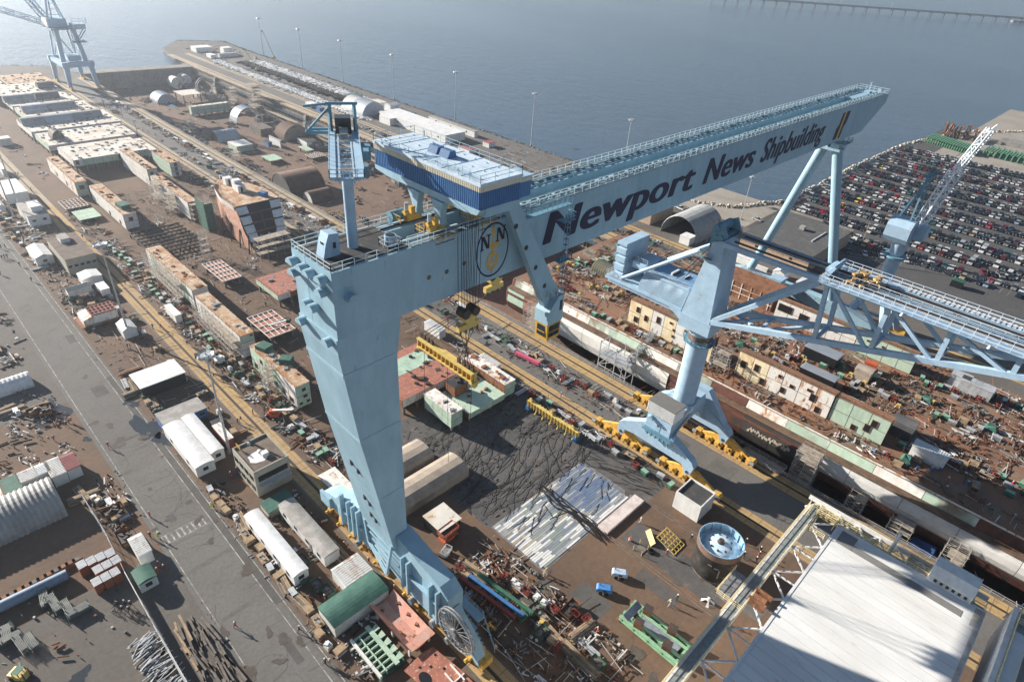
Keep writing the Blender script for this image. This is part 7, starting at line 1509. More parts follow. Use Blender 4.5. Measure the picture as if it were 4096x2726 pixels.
# ================================================================== CARS
def proj(x, y, z):
    d = (x, y, z-CAMH); q = [sum(R_[i][j]*d[j] for j in range(3)) for i in range(3)]
    return ((q[0]/q[2]*2539.08+2048)*0.5752, (q[1]/q[2]*2539.08+1363)*0.5752)
CARC = {'black':(0.012,0.013,0.015),'dark grey':(0.045,0.047,0.05),'navy':(0.014,0.022,0.05),'white':(0.66,0.66,0.65),'silver':(0.34,0.35,0.36),'grey':(0.17,0.175,0.18),'maroon':(0.12,0.014,0.02),'red':(0.36,0.02,0.03),'tan':(0.33,0.26,0.18),'teal':(0.03,0.10,0.11),'pale blue':(0.22,0.30,0.38),'yellow':(0.75,0.52,0.03)}
CARC['white'] = (0.55,0.55,0.54)
CARM = {k: mat('car_'+k.replace(' ','_'), v, 0.3, 0.1, spec=0.55, scale=.3) for k, v in CARC.items()}
CARG = mat('car_glass', (0.012,0.015,0.018), 0.12, spec=0.7); TYRE = BLACK; LAMP = mat('headlamp', (0.6,0.6,0.58), 0.2, spec=.7)
def prof_ext(mb, pl, w, tw):
    """car body: side outline extruded, roof narrower than sills"""
    n = len(pl); zs = [p[1] for p in pl]; z0, z1 = min(zs), max(zs)
    def hw(z): t = max(0, (z-0.85)/(z1-0.85)) if z1 > .9 else 0; return w/2-(w-tw)/2*t
    A = [(x,-hw(z),z) for x,z in pl]; B = [(x,hw(z),z) for x,z in pl]
    mb.add(A+B, [tuple(range(n)), tuple(range(2*n-1,n-1,-1))]+[((i+1)%n, i, n+i, n+(i+1)%n) for i in range(n)]); return mb
SHAPE = {
 'saloon': ([(-2.3,.35),(-2.32,.65),(-2.15,.80),(-1.05,.92),(1.45,.95),(2.2,.92),(2.3,.7),(2.28,.35)], [(-1.05,.90),(-.35,1.42),(.75,1.44),(1.6,.94)], 1.78, 1.3, 1.35),
 'suv': ([(-2.35,.42),(-2.37,.8),(-2.2,1.0),(-1.15,1.1),(2.1,1.15),(2.3,1.0),(2.32,.42)], [(-1.15,1.08),(-.6,1.72),(1.95,1.74),(2.15,1.12)], 1.88, 1.5, 1.4),
 'pickup': ([(-2.7,.45),(-2.72,.85),(-2.5,1.02),(-1.35,1.1),(.55,1.1),(.56,.75),(2.5,.75),(2.5,1.1),(2.7,1.1),(2.68,.45)], [(-1.35,1.08),(-.8,1.7),(.35,1.72),(.55,1.08)], 1.92, 1.55, 1.7),
 'van': ([(-2.6,.4),(-2.62,.9),(-2.35,1.15),(-1.7,1.25),(2.6,1.25),(2.62,.4)], [(-1.75,1.22),(-1.1,2.05),(2.5,2.08),(2.6,1.22)], 2.0, 1.7, 1.6)}
PROTO = {}
def car_proto(kind):
    lo, up, w, tw, ax = SHAPE[kind]; P = {}
    mb = MB(); prof_ext(mb, lo, w, w*.96)
    zt = max(p[1] for p in up); ft = [p for p in up if p[1] > zt-.1]
    mb.box(ft[0][0]+.05, ft[-1][0]+.05, -tw/2, tw/2, zt-.02, zt+.04)
    P['body'] = mb; g_ = MB(); prof_ext(g_, up, w*.94, tw); P['window_band'] = g_
    P['wheel'] = MB().tube((0,-.1,0),(0,.1,0),.33,10); P['headlight'] = MB().box(-.03,.03,-.17,.17,-.09,.09)
    out = {}
    for k, m in P.items():
        me = bpy.data.meshes.new(k); me.from_pydata(m.v, [], m.f); out[k] = me
    out['body'].materials.append(CARM['black']); out['window_band'].materials.append(CARG); out['wheel'].materials.append(TYRE); out['headlight'].materials.append(LAMP)
    return out
def add_child(me, par, loc, name):
    o = bpy.data.objects.new(name, me); col.objects.link(o); o.parent = par; o.location = loc; return o
def make_car(kind, colr, x, y, rz, label, group='cars in the riverside car park'):
    if kind not in PROTO: PROTO[kind] = car_proto(kind)
    p = PROTO[kind]; t = empty('parked_car', (x,y,0.012), label, 'car' if kind in ('saloon','suv') else kind.replace('pickup','pickup truck'), group, rz)
    w = SHAPE[kind][2]; ax = SHAPE[kind][4]
    add_child(swap(p['body'], CARM[colr]), t, (0,0,0), 'body'); add_child(p['window_band'], t, (0,0,0), 'window_band')
    for sx in (-ax,ax):
        for sy in (-w/2+.08, w/2-.08): add_child(p['wheel'], t, (sx,sy,.33), 'wheel')
    for sy in (-.6,.6): add_child(p['headlight'], t, (SHAPE[kind][0][1][0]-.01,sy,.72), 'headlight')
    return t
rc = random.Random(21); ROWX = []
for a in (285.3,303.4,321.6,340.2,358.2,376.6,394.8,413.4,431.6,450,468.2): ROWX += [a-.1, a+6.0]
cars = []
KN = lambda: rc.choices(('saloon','suv','pickup','van'), (52,27,18,3))[0]
CN = lambda: rc.choices(list(CARC), (27,17,12,13,7,8,8,3.5,2,2,1.5,.3))[0]
for ri, x in enumerate(ROWX):
    y0 = 97.5 if ri < 2 else 104.5; n = 0
    y = y0
    while y > -14:
        p = proj(x, y, .7)
        if p[0] > 2380: break
        if rc.random() > (.05 if y > 36 or x > 312 else .25): cars.append([x+rc.uniform(-.25,.25), y+rc.uniform(-.12,.12), rc.uniform(-.03,.03)+(math.pi if rc.random()<.2 else 0), KN(), CN(), ri, n])
        n += 1; y -= 2.68
y = 67.5
for n in range(22): 
    x = 272.6+(67.5-y)*.55
    if rc.random() > .12: cars.append([x, y, rc.uniform(-.03,.03)+.45, KN(), CN(), -1, n])
    y -= 2.75
n = 0; x = 306.0
while x < 470:
    if rc.random() > .15: cars.append([x, 109.6-(x-300)*.004, math.pi/2+rc.uniform(-.04,.04), KN(), CN(), -2, n])
    n += 1; x += 2.9
# vans and pickups that stand out near the right edge
for c_ in cars:
    if c_[5] in (2,3,4,5) and 14 < c_[1] < 38 and rc.random() < .38: c_[3] = 'van'; c_[4] = rc.choice(('white','white','white','silver','tan'))
for px, py, cn in ((770,385,'yellow'),(430,420,'yellow')): pass
def nearcar(px, py, cn, kind=None):
    b = min(cars, key=lambda c: (proj(c[0],c[1],.7)[0]-px)**2+(proj(c[0],c[1],.7)[1]-py)**2); b[4] = cn
    if kind: b[3] = kind
zc = zv(3150,720,450/1120)
for q, cn in (((715,225),'yellow'),((550,255),'yellow'),((770,238),'red'),((560,300),'red'),((830,40),'red'),((120,300),'white'),((172,320),'white'),((135,445),'white'),((640,450),'white'),((820,210),'white'),((960,180),'white'),((1020,190),'white'),((700,580),'white'),((660,630),'white'),((890,360),'white'),((835,690),'red'),((395,205),'maroon'),((395,250),'maroon'),((100,385),'white')): nearcar(*zc(*q), cn)
zc = zv(3450,560,500/1179)
for q, cn in (((182,268),'yellow'),((440,245),'white'),((680,100),'white'),((580,90),'maroon'),((485,260),'red')): nearcar(*zc(*q), cn)
vis = [c for c in cars if -10 < proj(c[0],c[1],.7)[0] < 2366]
vis.sort(key=lambda c: c[0]**2+c[1]**2)
def rowname(r):
    return 'in the slanted fence row' if r == -1 else 'in the end row by the rocks' if r == -2 else f"in the {nth(r)} row"
near, far = vis[:300], vis[300:]; used = {}
for c in near:
    kd = {'saloon':'saloon','suv':'estate car','pickup':'pickup truck','van':'van'}[c[3]]
    lab = f"{c[4]} {kd}, {nth(c[6])} space from the left {rowname(c[5])}"
    make_car(c[3], c[4], c[0], c[1], c[2], lab)
bym = {}
for c in far:
    lo, up, w, tw, ax = SHAPE[c[3]]; cs, sn = math.cos(c[2]), math.sin(c[2])
    def put(key, m, mb_src):
        dst = bym.setdefault(key, (MB(), m))[0]; dst.add([(c[0]+x*cs-y*sn, c[1]+x*sn+y*cs, z+.012) for x,y,z in mb_src.v], mb_src.f)
    b_ = MB(); prof_ext(b_, lo, w, w*.96); zt = max(p[1] for p in up); ft = [p for p in up if p[1] > zt-.1]; b_.box(ft[0][0]+.05, ft[-1][0]+.05, -tw/2, tw/2, zt-.02, zt+.04)
    put(c[4], CARM[c[4]], b_); g_ = MB(); prof_ext(g_, up, w*.94, tw); put('glass', CARG, g_)
    wv = MB(); 
    for sx in (-ax,ax): wv.box(sx-.3,sx+.3,-w/2,w/2,0.02,.6)
    put('tyre', TYRE, wv)
for k, (mb, m) in bym.items(): o = mb.build('distant_parked_cars', m); o['kind'] = 'stuff'
lm2 = MB()
for ri in range(0, len(ROWX), 2):
    y = 106.0
    while y > 0: lm2.sheet([(ROWX[ri]-2.6,y-.06,.018),(ROWX[ri]+8.7,y-.06,.018),(ROWX[ri]+8.7,y+.06,.018),(ROWX[ri]-2.6,y+.06,.018)]); y -= 2.68
struct('parking_lines', lm2, LINE)
for q, lab in ((T(3,1,1080,995),''),): pass
for (px,py),lab,cn in ((T(2,0,1155,1442),'white pickup truck parked on the shore road by the tan warehouse','white'),(T(2,0,1690,1520),'silver car at the lower left corner of the car park','silver'),(zv(600,200,800/2091)(1105,92),'white pickup truck on the pier road near the tip','white')):
    a = at(px,py); make_car('pickup' if cn=='white' else 'saloon', cn, a[0], a[1], 1.4, lab, 'vehicles on the pier and shore road')
# ================================================================== PEOPLE
def person_mesh(pose):
    J = {'pelvis':(0,0,.95,.15,.11),'belly':(0,0,1.12,.15,.11),'chest':(0.01,0,1.36,.18,.13),'neck':(.01,0,1.52,.06,.06),'head':(.03,0,1.66,.10,.11),'crown':(.03,0,1.76,.08,.09)}
    a, b, arm = pose
    for s, k in ((1,'l'),(-1,'r')):
        sw = a*s
        J['hip'+k] = (0,.10*s,.90,.10,.10); J['knee'+k] = (.5*sw*.45+.03,.11*s,.50,.07,.07); J['ank'+k] = (.9*sw*.45-.02,.11*s,.10,.05,.05); J['toe'+k] = (.9*sw*.45+.17,.12*s,.05,.045,.035)
        J['sh'+k] = (0,.20*s,1.44,.075,.075); J['elb'+k] = (-.28*sw*arm+.03,.28*s,1.16,.055,.055); J['wri'+k] = (-.35*sw*arm+.16+b*(.1 if s>0 else 0),.26*s,.93+b*(.22 if s>0 else 0),.04,.04); J['hand'+k] = (-.35*sw*arm+.22+b*.1,.25*s,.85+b*(.24 if s>0 else 0),.045,.03)
    E = [('pelvis','belly'),('belly','chest'),('chest','neck'),('neck','head'),('head','crown')]
    for k in 'lr': E += [('pelvis','hip'+k),('hip'+k,'knee'+k),('knee'+k,'ank'+k),('ank'+k,'toe'+k),('chest','sh'+k),('sh'+k,'elb'+k),('elb'+k,'wri'+k),('wri'+k,'hand'+k)]
    names = list(J); me = bpy.data.meshes.new('person_skeleton'); me.from_pydata([J[n][:3] for n in names], [(names.index(p),names.index(q)) for p,q in E], [])
    o = bpy.data.objects.new('tmp_person', me); col.objects.link(o); md = o.modifiers.new('skin','SKIN')
    for i, n in enumerate(names): v = me.skin_vertices[0].data[i]; v.radius = J[n][3:5]; v.use_root = (n == 'pelvis')
    sb = o.modifiers.new('sub','SUBSURF'); sb.levels = 1
    bpy.context.view_layer.update(); r_ = bpy.data.meshes.new_from_object(o.evaluated_get(bpy.context.evaluated_depsgraph_get())); bpy.data.objects.remove(o); r_.name = 'person'; return r_
POSES = [person_mesh(p) for p in ((.85,0,1),(.15,1,.6),(-.85,0,1),(.4,.6,.8))]
SKIN = mat('skin', (0.42,0.25,0.18), .6); CLO = {'red':mat('red_overalls',(0.30,0.035,0.04),.85),'dark':mat('dark_clothes',(0.02,0.023,0.03),.85),'blue':mat('blue_overalls',(0.05,0.08,0.17),.85),'white':mat('pale_clothes',(0.5,0.48,0.45),.85),'orange':mat('orange_overalls',(0.55,0.12,0.03),.85),'yellow':mat('hi_vis_vest',(0.55,0.62,0.08),.85),'tan':mat('tan_clothes',(0.4,0.32,0.22),.85)}
PM_ = {}
def pmesh(i, c):
    if (i,c) not in PM_:
        m = POSES[i].copy(); m.materials.clear(); m.materials.append(CLO[c]); m.materials.append(SKIN)
        for p in m.polygons:
            z = p.center.z; p.material_index = 1 if (1.52 < z) or (z < 1.16 and z > .76 and abs(p.center.y) > .215) else 0
            p.use_smooth = True
        PM_[(i,c)] = m
    return PM_[(i,c)]
HEL = MB(); hv = []
for zz, rr in ((1.70,.135),(1.76,.13),(1.82,.10),(1.86,.05)): hv += [(.03+rr*math.cos(2*math.pi*i/10), rr*math.sin(2*math.pi*i/10), zz) for i in range(10)]
HEL.add(hv, [(k*10+i,k*10+(i+1)%10,(k+1)*10+(i+1)%10,(k+1)*10+i) for k in range(3) for i in range(10)]+[tuple(range(30,40))], True); HEL.box(.12,.22,-.1,.1,1.70,1.72)
HELM = {}
for c, m in (('white',WHITE),('yellow',LYEL),('red',REDP)): me = bpy.data.meshes.new('helmet'); me.from_pydata(HEL.v,[],HEL.f); me.materials.append(m); HELM[c] = me
GM = MB().box(-.05,.1,-.045,.045,0,.04)
rp_ = random.Random(4)
def person(px, py, c, lab, z=0.0, rz=None, hel='white', pose=None):
    a = at(px, py, z); o = bpy.data.objects.new('person', pmesh(rp_.randrange(4) if pose is None else pose, c)); col.objects.link(o); o.location = (a[0],a[1],z+.02); o.rotation_euler = (0,0,rp_.uniform(0,6.28) if rz is None else rz); o.scale = (1.03,)*3
    tag(o, lab, 'person', 'people walking and working in the yard'); h = bpy.data.objects.new('helmet', HELM[hel]); col.objects.link(h); h.parent = o; return o
TT = T
D_ = {'d':'dark','r':'red','b':'blue','w':'white','o':'orange','y':'yellow','t':'tan'}; CW = {'d':'dark clothes','r':'red overalls','b':'blue overalls','w':'pale clothes','o':'orange overalls','y':'a yellow vest','t':'tan clothes'}
PL = [(0,1,10,150,'d','at the far left edge of the road, left of two walkers'),(0,1,40,143,'d','at the left edge of the road, right of two walkers'),(0,1,18,222,'d','on the left of a trio walking down the road'),(0,1,35,215,'d','in the middle of a trio walking down the road'),(0,1,54,214,'d','on the right of a trio walking down the road'),
(0,1,140,270,'d','below the white pitched roof shed'),(0,1,6,330,'d','alone at the left picture edge on the road'),(0,1,222,375,'r','beside the kerb line below the brush heap'),(0,1,867,395,'r','on the planked rail strip right of the module row'),(0,1,545,85,'d','on the rail strip, left of a pair'),(0,1,573,78,'d','on the rail strip, right of a pair'),(0,1,1057,700,'d','on the rail strip left of a red clad colleague'),(0,1,1112,697,'r','on the rail strip with a dark clad colleague at left'),(0,1,1098,845,'d','on bare ground above the white canopy'),(0,1,975,868,'r','walking on brown ground above the white canopy'),(0,1,885,835,'r','behind the timber baulk above the white canopy'),(0,1,1295,815,'d','between the rail strip and the green welding sets'),(0,1,1478,1040,'d','on the rail strip beside the second light mast'),(0,1,1664,1338,'d','on the rail strip near the mast, right of a pair'),(0,1,1645,1355,'d','on the rail strip near the mast, left of a pair'),(0,1,1748,1290,'r','right of the rail strip beside the red boom lift'),(0,1,467,1375,'d','at the puddle edge, left of a pair'),(0,1,497,1350,'o','at the puddle edge, right of a pair'),(0,1,378,1475,'r','crossing the bare yard below the puddle'),(0,1,752,1520,'r','on the road below the big puddle'),
(1,1,190,765,'r','near the white aerial lift left of the gantry leg'),(1,1,447,1088,'d','at the scaffold right of the striped section'),(1,1,70,545,'d','on the brown platen below the salmon deck section'),
(0,2,1038,432,'r','on the road edge above the crosswalk'),(0,2,1097,578,'y','at the left end of the crosswalk'),(0,2,1042,572,'r','beside the open white container'),(0,2,1465,372,'y','at the right end of the crosswalk by the kerb line'),(0,2,1630,1192,'r','alone on the road near the timber stacks'),(0,2,1597,155,'r','at the corner of the beige office building'),(0,2,1636,125,'r','against the wall of the beige office building'),(0,2,1100,775,'r','left of three behind the tarpaulin cabin'),(0,2,1140,800,'r','right of three behind the tarpaulin cabin'),(0,2,1092,822,'o','nearest of three behind the tarpaulin cabin'),(0,2,872,1045,'d','upper left of four beside the bicycles'),(0,2,906,1052,'d','upper right of four beside the bicycles'),(0,2,852,1085,'d','lower left of four beside the bicycles'),(0,2,897,1088,'d','lower right of four beside the bicycles'),
(1,2,302,1222,'d','alone on the double kerb line at the bottom'),(1,2,482,1446,'d','left of a pair on the kerb line at the bottom edge'),(1,2,513,1448,'t','right of a pair on the kerb line at the bottom edge'),(1,2,475,1005,'r','beside the green tarpaulin shed'),(1,2,780,750,'r','behind the rust streaked container'),(1,2,955,938,'r','at the end of the trough section by the rail'),(1,2,1650,1350,'w','in the dark scrap beyond the cable reel'),
(2,2,237,820,'w','upper of two at the corner of the strip floor'),(2,2,220,838,'w','lower of two at the corner of the strip floor'),(2,2,587,1228,'o','alone on the brown yard at the bottom'),(2,2,1065,695,'r','walking left of the black tank'),(2,2,1232,590,'d','close against the left side of the black tank'),(2,2,1085,1038,'w','left of two above the green cradle'),(2,2,1135,1003,'d','right of two above the green cradle'),(2,2,1610,618,'d','right of the black tank, furthest of the group'),(2,2,1594,708,'d','right of the black tank, closest to it'),(2,2,1708,672,'d','at the top of the cluster right of the tank'),(2,2,1700,705,'r','in the middle of the cluster right of the tank'),(2,2,1678,742,'d','at the bottom of the cluster right of the tank'),(2,2,1455,1152,'t','beside the shelter walkway, alone'),(2,2,885,470,'w','kneeling over a hatch below the pinkish slab'),(2,2,528,1560,'d','at the bottom edge in the shadow'),
(2,1,248,1055,'d','on the dock road, left of four'),(2,1,312,1062,'b','on the dock road, second of four from the left'),(2,1,332,1085,'r','on the dock road, nearest of the four'),(2,1,426,1085,'d','on the dock road, right of four'),(2,1,337,1172,'b','alone by the lower rail strip of the dock road'),(2,0,1190,1458,'d','left of a trio on the shore road'),(2,0,1205,1458,'d','middle of a trio on the shore road'),(2,0,1222,1460,'d','right of a trio on the shore road'),(0,0,1075,935,'d','alone on the far dock road'),(0,0,1278,1075,'d','left of a pair on the far dock road'),(0,0,1290,1077,'d','right of a pair on the far dock road'),(0,0,112,1210,'d','left of two on the left rail strip'),(0,0,130,1210,'d','right of two on the left rail strip'),(0,0,218,1318,'d','on the left rail strip near the light mast')]
for c_, r_, x, y, k, lab in PL: person(*T(c_,r_,x,y), D_[k], f"worker in {CW[k]} {lab}", hel='yellow' if k == 'w' else 'white')
for c_, r_, x, y, k, lab in [(3,1,712,1110,'w','left of two on the ship deck by the dark shelter'),(3,1,727,1107,'w','right of two on the ship deck by the dark shelter'),(3,1,1577,1402,'d','on the open ship deck at the right'),(3,2,1668,222,'r','on the ship deck at the far right'),(3,2,1226,195,'r','beside machinery on the ship deck, lower right'),(2,1,905,790,'r','on the ship deck near the cream wall')]: person(*T(c_,r_,x,y), D_[k], f"worker in {CW[k]} {lab}", z=9.02)
# bicycles
def bicycle(px, py, rz, lab):
    a = at(px, py); t = empty('bicycle', (a[0],a[1],.02), lab, 'bicycle', 'bicycles beside the yard fence', rz)
    for s in (-.52,.52):
        m = MB()
        for i in range(16): a0, a1 = 2*math.pi*i/16, 2*math.pi*(i+1)/16; m.beam((s+.33*math.cos(a0),0,.33+.33*math.sin(a0)),(s+.33*math.cos(a1),0,.33+.33*math.sin(a1)),.045)
        for i in range(4): m.beam((s+.33*math.cos(i*.785),0,.33+.33*math.sin(i*.785)),(s-.33*math.cos(i*.785),0,.33-.33*math.sin(i*.785)),.012)
        m.build('wheel', BLACK, t)
    MB().beam((-.52,0,.33),(-.12,0,.82),.04).beam((-.12,0,.82),(.38,0,.85),.04).beam((-.1,0,.32),(.38,0,.82),.04).beam((-.1,0,.32),(-.14,0,.95),.04).beam((.52,0,.33),(.36,0,1.0),.04).beam((-.52,0,.33),(-.1,0,.32),.03).build('frame', DSTEEL, t)
    MB().box(-.26,.0,-.07,.07,.94,1.0).build('saddle', BLACK, t); MB().beam((.34,-.28,1.02),(.34,.28,1.02),.04).build('handlebar', GALV, t)
for i, (x,y,rz,lab) in enumerate(((800,1045,.6,'bicycle standing left of the four workers, white framed group'),(925,1115,.2,'bicycle in front of the four workers by the fence'),(800,1095,2.2,'bicycle lying nearest the pipe racks beside four workers'),(85,1420,1.2,'bicycle ridden up beside the red barrier at the left'))): bicycle(*T(0,1 if i==3 else 2,x,y), rz, lab)
# ================================================================== YARD CLUTTER
LIB = {}
def lib(kind):
    if kind in LIB: return LIB[kind]
    P = []
    if kind == 'welding_set': P = [('body',MB().box(-.8,.8,-.5,.5,.2,1.1),DGREEN),('lid',MB().box(-.84,.84,-.54,.54,1.1,1.2),mat('pale_green_lid',(.22,.36,.27),.6)),('skid',MB().box(-.9,.9,-.5,-.35,0,.2).box(-.9,.9,.35,.5,0,.2),DSTEEL)]
    elif kind == 'waste_bin': P = [('body',MB().add([(-1.1,-.7,.1),(1.1,-.7,.1),(1.1,.7,.1),(-1.1,.7,.1),(-1.3,-.9,1.3),(1.3,-.9,1.3),(1.3,.9,1.3),(-1.3,.9,1.3)],[(3,2,1,0),(0,1,5,4),(1,2,6,5),(2,3,7,6),(3,0,4,7)]),DGREEN),('waste',MB().box(-1.15,1.15,-.75,.75,.8,1.0).rbox(.3,0,1.1,.8,.6,.4,.5).rbox(-.5,.2,1.1,.7,.4,.3,1.1),GWOOD)]
    elif kind == 'crate': P = [('box',MB().box(-.9,.9,-.65,.65,.15,1.05),WOOD),('pallet',MB().box(-1,1,-.7,.7,0,.15),GWOOD),('batten',MB().box(-.95,-.8,-.7,.7,.15,1.07).box(.8,.95,-.7,.7,.15,1.07),WOOD)]
    elif kind == 'pallet_load': P = [('load',MB().rbox(0,0,.6,1.2,1.0,.9,.05).rbox(.2,.1,1.15,.7,.7,.25,.4),TW),('pallet',MB().box(-.75,.75,-.6,.6,0,.15),WOOD)]
    elif kind == 'tool_chest': P = [('body',MB().box(-.9,.9,-.5,.5,.1,.95),STEEL),('lid',MB().box(-.93,.93,-.53,.53,.95,1.05),GALV)]
    elif kind == 'work_bench': P = [('top',MB().box(-1.4,1.4,-.7,.7,.85,.95),WOOD),('leg',MB().box(-1.3,-1.15,-.6,.6,0,.85).box(1.15,1.3,-.6,.6,0,.85),DSTEEL),('load',MB().rbox(-.4,0,1.05,.8,.5,.25,.3).rbox(.6,.1,1.1,.5,.6,.3,1),STEEL)]
    elif kind == 'red_rack': P = [('frame',MB().rail([(-.8,-.5,0),(.8,-.5,0),(.8,.5,0),(-.8,.5,0)],1.3,.06,.8,2,True),REDP),('shelf',MB().box(-.8,.8,-.5,.5,.5,.6).rbox(0,0,.85,.7,.5,.4,.3),REDP)]
    elif kind == 'gas_rack': P = [('rack',MB().box(-.7,.7,-.45,.45,0,.15).rail([(-.7,-.45,0),(.7,-.45,0),(.7,.45,0),(-.7,.45,0)],1.0,.05,.7,2,True),REDP)]+[('cylinder',MB().tube((-.45+.3*i,0,.15),(-.45+.3*i,0,1.5),.13,8),(GALV,DGREEN,REDP,GALV)[i]) for i in range(4)]
    elif kind == 'cable_reel': P = [('flange',MB().tube((0,-.5,.9),(0,-.4,.9),.9,16),WOOD),('flange',MB().tube((0,.4,.9),(0,.5,.9),.9,16),WOOD),('cable',MB().tube((0,-.4,.9),(0,.4,.9),.6,14),BLACK)]
    elif kind == 'pipe_bundle': P = [('pipe',MB().tube((-2.4+.1*(i%3),-.5+.25*(i%5),.2+.24*(i//5)),(2.4-.15*(i%2),-.5+.25*(i%5),.2+.24*(i//5)),.11,6),GALV if i%4 else STEEL) for i in range(10)]+[('bearer',MB().box(-1.6,-1.4,-.7,.7,0,.1).box(1.4,1.6,-.7,.7,0,.1),GWOOD)]
    elif kind == 'timber_stack': P = [('baulk',MB().box(-3+.2*(i%3),3-.3*(i%2),-.9+.36*(i%5),-.6+.36*(i%5),.05+.3*(i//5),.33+.3*(i//5)),WOOD if i%3 else GWOOD) for i in range(13)]
    elif kind == 'skip': P = [('body',MB().add([(-1.6,-.9,.05),(1.6,-.9,.05),(1.6,.9,.05),(-1.6,.9,.05),(-2,-1.0,1.4),(2,-1.0,1.4),(2,1.0,1.4),(-2,1.0,1.4)],[(3,2,1,0),(0,1,5,4),(1,2,6,5),(2,3,7,6),(3,0,4,7)]),RUST),('scrap',MB().box(-1.6,1.6,-.85,.85,.9,1.1).rbox(.5,.2,1.25,1.2,.3,.3,.6).rbox(-.6,-.2,1.25,.9,.5,.3,2),DSTEEL)]
    elif kind == 'drum': P = [('drum',MB().tube((0,0,0),(0,0,.9),.3,12),BLUEP),('lid',MB().tube((0,0,.9),(0,0,.94),.26,12),GALV)]
    elif kind == 'yellow_stand': P = [('frame',MB().beam((-.6,-.4,0),(-.3,-.2,1.2),.12).beam((.6,-.4,0),(.3,-.2,1.2),.12).beam((-.6,.4,0),(-.3,.2,1.2),.12).beam((.6,.4,0),(.3,.2,1.2),.12).beam((-.5,-.35,.4),(.5,-.35,.4),.08),LYEL),('top',MB().box(-.45,.45,-.35,.35,1.2,1.32),LYEL)]
    elif kind == 'tarp_heap': P = [('tarpaulin',MB().add([(-1.6,-1.2,0),(1.6,-1.1,0),(1.5,1.2,0),(-1.5,1.1,0),(-1.0,-.6,1.2),(.9,-.7,1.5),(1.0,.6,1.1),(-.7,.7,1.6)],[(0,1,5,4),(1,2,6,5),(2,3,7,6),(3,0,4,7),(4,5,6),(4,6,7)]),TARPG),('base',MB().box(-1.3,1.3,-.9,.9,0,.15),GWOOD)]
    elif kind == 'grey_rack': P = [('rail_bundle',MB().box(-1.8,1.8,-.65+.22*i,-.53+.22*i,1.2,1.3).box(-1.8,1.8,-.65+.22*i,-.53+.22*i,.7,.8).box(-1.8,1.8,-.65+.22*i,-.53+.22*i,.25,.35),mat('rack_rail',(.20,.21,.20),.5,c2=(.13,.14,.13),scale=.8)) for i in range(6)]+[('rack_post',MB().box(-1.7,-1.55,-.75,-.65,0,1.6).box(1.55,1.7,-.75,-.65,0,1.6).box(-1.7,-1.55,.65,.75,0,1.6).box(1.55,1.7,.65,.75,0,1.6),TARPG)]
    elif kind == 'orange_stack': P = [('crate_body',MB().box(-.7,.7,-1.0,1.0,0,2.2),mat('orange_brown',(.30,.09,.04),.7))]+[('top_slat',MB().box(-.7,.7,-.98+.25*i,-.83+.25*i,2.2,2.3),GALV) for i in range(8)]
    LIB[kind] = P; return P
PROT = {}
def put(kind, x, y, rz, label, group, z=0.0, recol=None):
    key = kind
    if key not in PROT:
        t = empty(kind, (x,y,z), label, kind.replace('_',' '), group, rz)
        for n, m, mm in lib(kind): m.build(n, mm, t)
        PROT[key] = t
    else: t = dup(PROT[key], (x,y,z), rz, label, group)
    if recol:
        ch = t.children[0]; ch.data = swap(ch.data, recol)
    return t
DESC = {'welding_set':'green welding set','waste_bin':'green waste bin','crate':'timber crate','pallet_load':'white pallet load','tool_chest':'grey tool chest','work_bench':'work bench','red_rack':'red rack','gas_rack':'gas cylinder rack','cable_reel':'timber cable reel','pipe_bundle':'grey pipe bundle','timber_stack':'timber stack','skip':'rusty scrap skip','drum':'blue steel drum','yellow_stand':'yellow trestle stand','tarp_heap':'green tarpaulin heap','grey_rack':'grey scaffold rack','orange_stack':'orange brown crate'}
def line(p, q, n, kinds, where, frm, seed, jit=1.2, z=0.0, rz0=math.pi/2, group=None):
    r = random.Random(seed); a = at(*p, z) if len(p) == 2 else p; b = at(*q, z) if len(q) == 2 else q; cnt = {}
    for i in range(n):
        t = (i+.5)/n; k = r.choice(kinds); c = cnt.get(k, 0); cnt[k] = c+1
        x = a[0]+(b[0]-a[0])*t+r.uniform(-jit,jit); y = a[1]+(b[1]-a[1])*t+r.uniform(-.5,.5)
        put(k, x, y, rz0+r.choice((0,0,math.pi/2))+r.uniform(-.15,.15), f"{DESC[k]} {where}, {nth(c)} from {frm}", group or f"{k.replace('_',' ')}s across the shipyard", z)
line((49.2,246,0),(50.2,98,0),46,['welding_set','welding_set','welding_set','waste_bin','work_bench','red_rack','tool_chest','pallet_load','crate'],'right of the near rail','the far end',1,1.5)
line((52.0,240,0),(51,100,0),22,['welding_set','tool_chest','pipe_bundle','red_rack','crate'],'close under the plated sections','the far end',2,.8)
line((38.6,250,0),(38,118,0),14,['work_bench','crate','pallet_load','waste_bin','tool_chest'],'on the left side of the near rail','the far end',3,1.0)
line((26.8,110,0),(26.6,58,0),20,['crate','tool_chest','pallet_load','crate','work_bench','timber_stack'],'along the double kerb line','the beige office',4,.6)
line((30.6,84,0),(30.5,66,0),6,['waste_bin','waste_bin','tool_chest','crate'],'between trailer and tarpaulin shed','the trailer',5,1.2)
line((36.2,92,0),(38.3,70,0),10,['work_bench','tool_chest','timber_stack','crate'],'between grey trailer and bogies','the far end',6,.8)
line((114.5,120,0),(117.5,60,0),26,['waste_bin','pipe_bundle','tool_chest','cable_reel','crate','pallet_load','work_bench','red_rack'],'on the dock road middle','the far end',7,1.6)
line((102.5,112,0),(102.5,42,0),24,['tool_chest','red_rack','pipe_bundle','crate','welding_set','pipe_bundle','work_bench'],'beside the lower dock road rail','the far end',8,1.4)
line((112,330,0),(111.5,130,0),24,['pallet_load','pipe_bundle','tool_chest','crate','waste_bin'],'left on the far dock road','the tower crane',9,1.0)
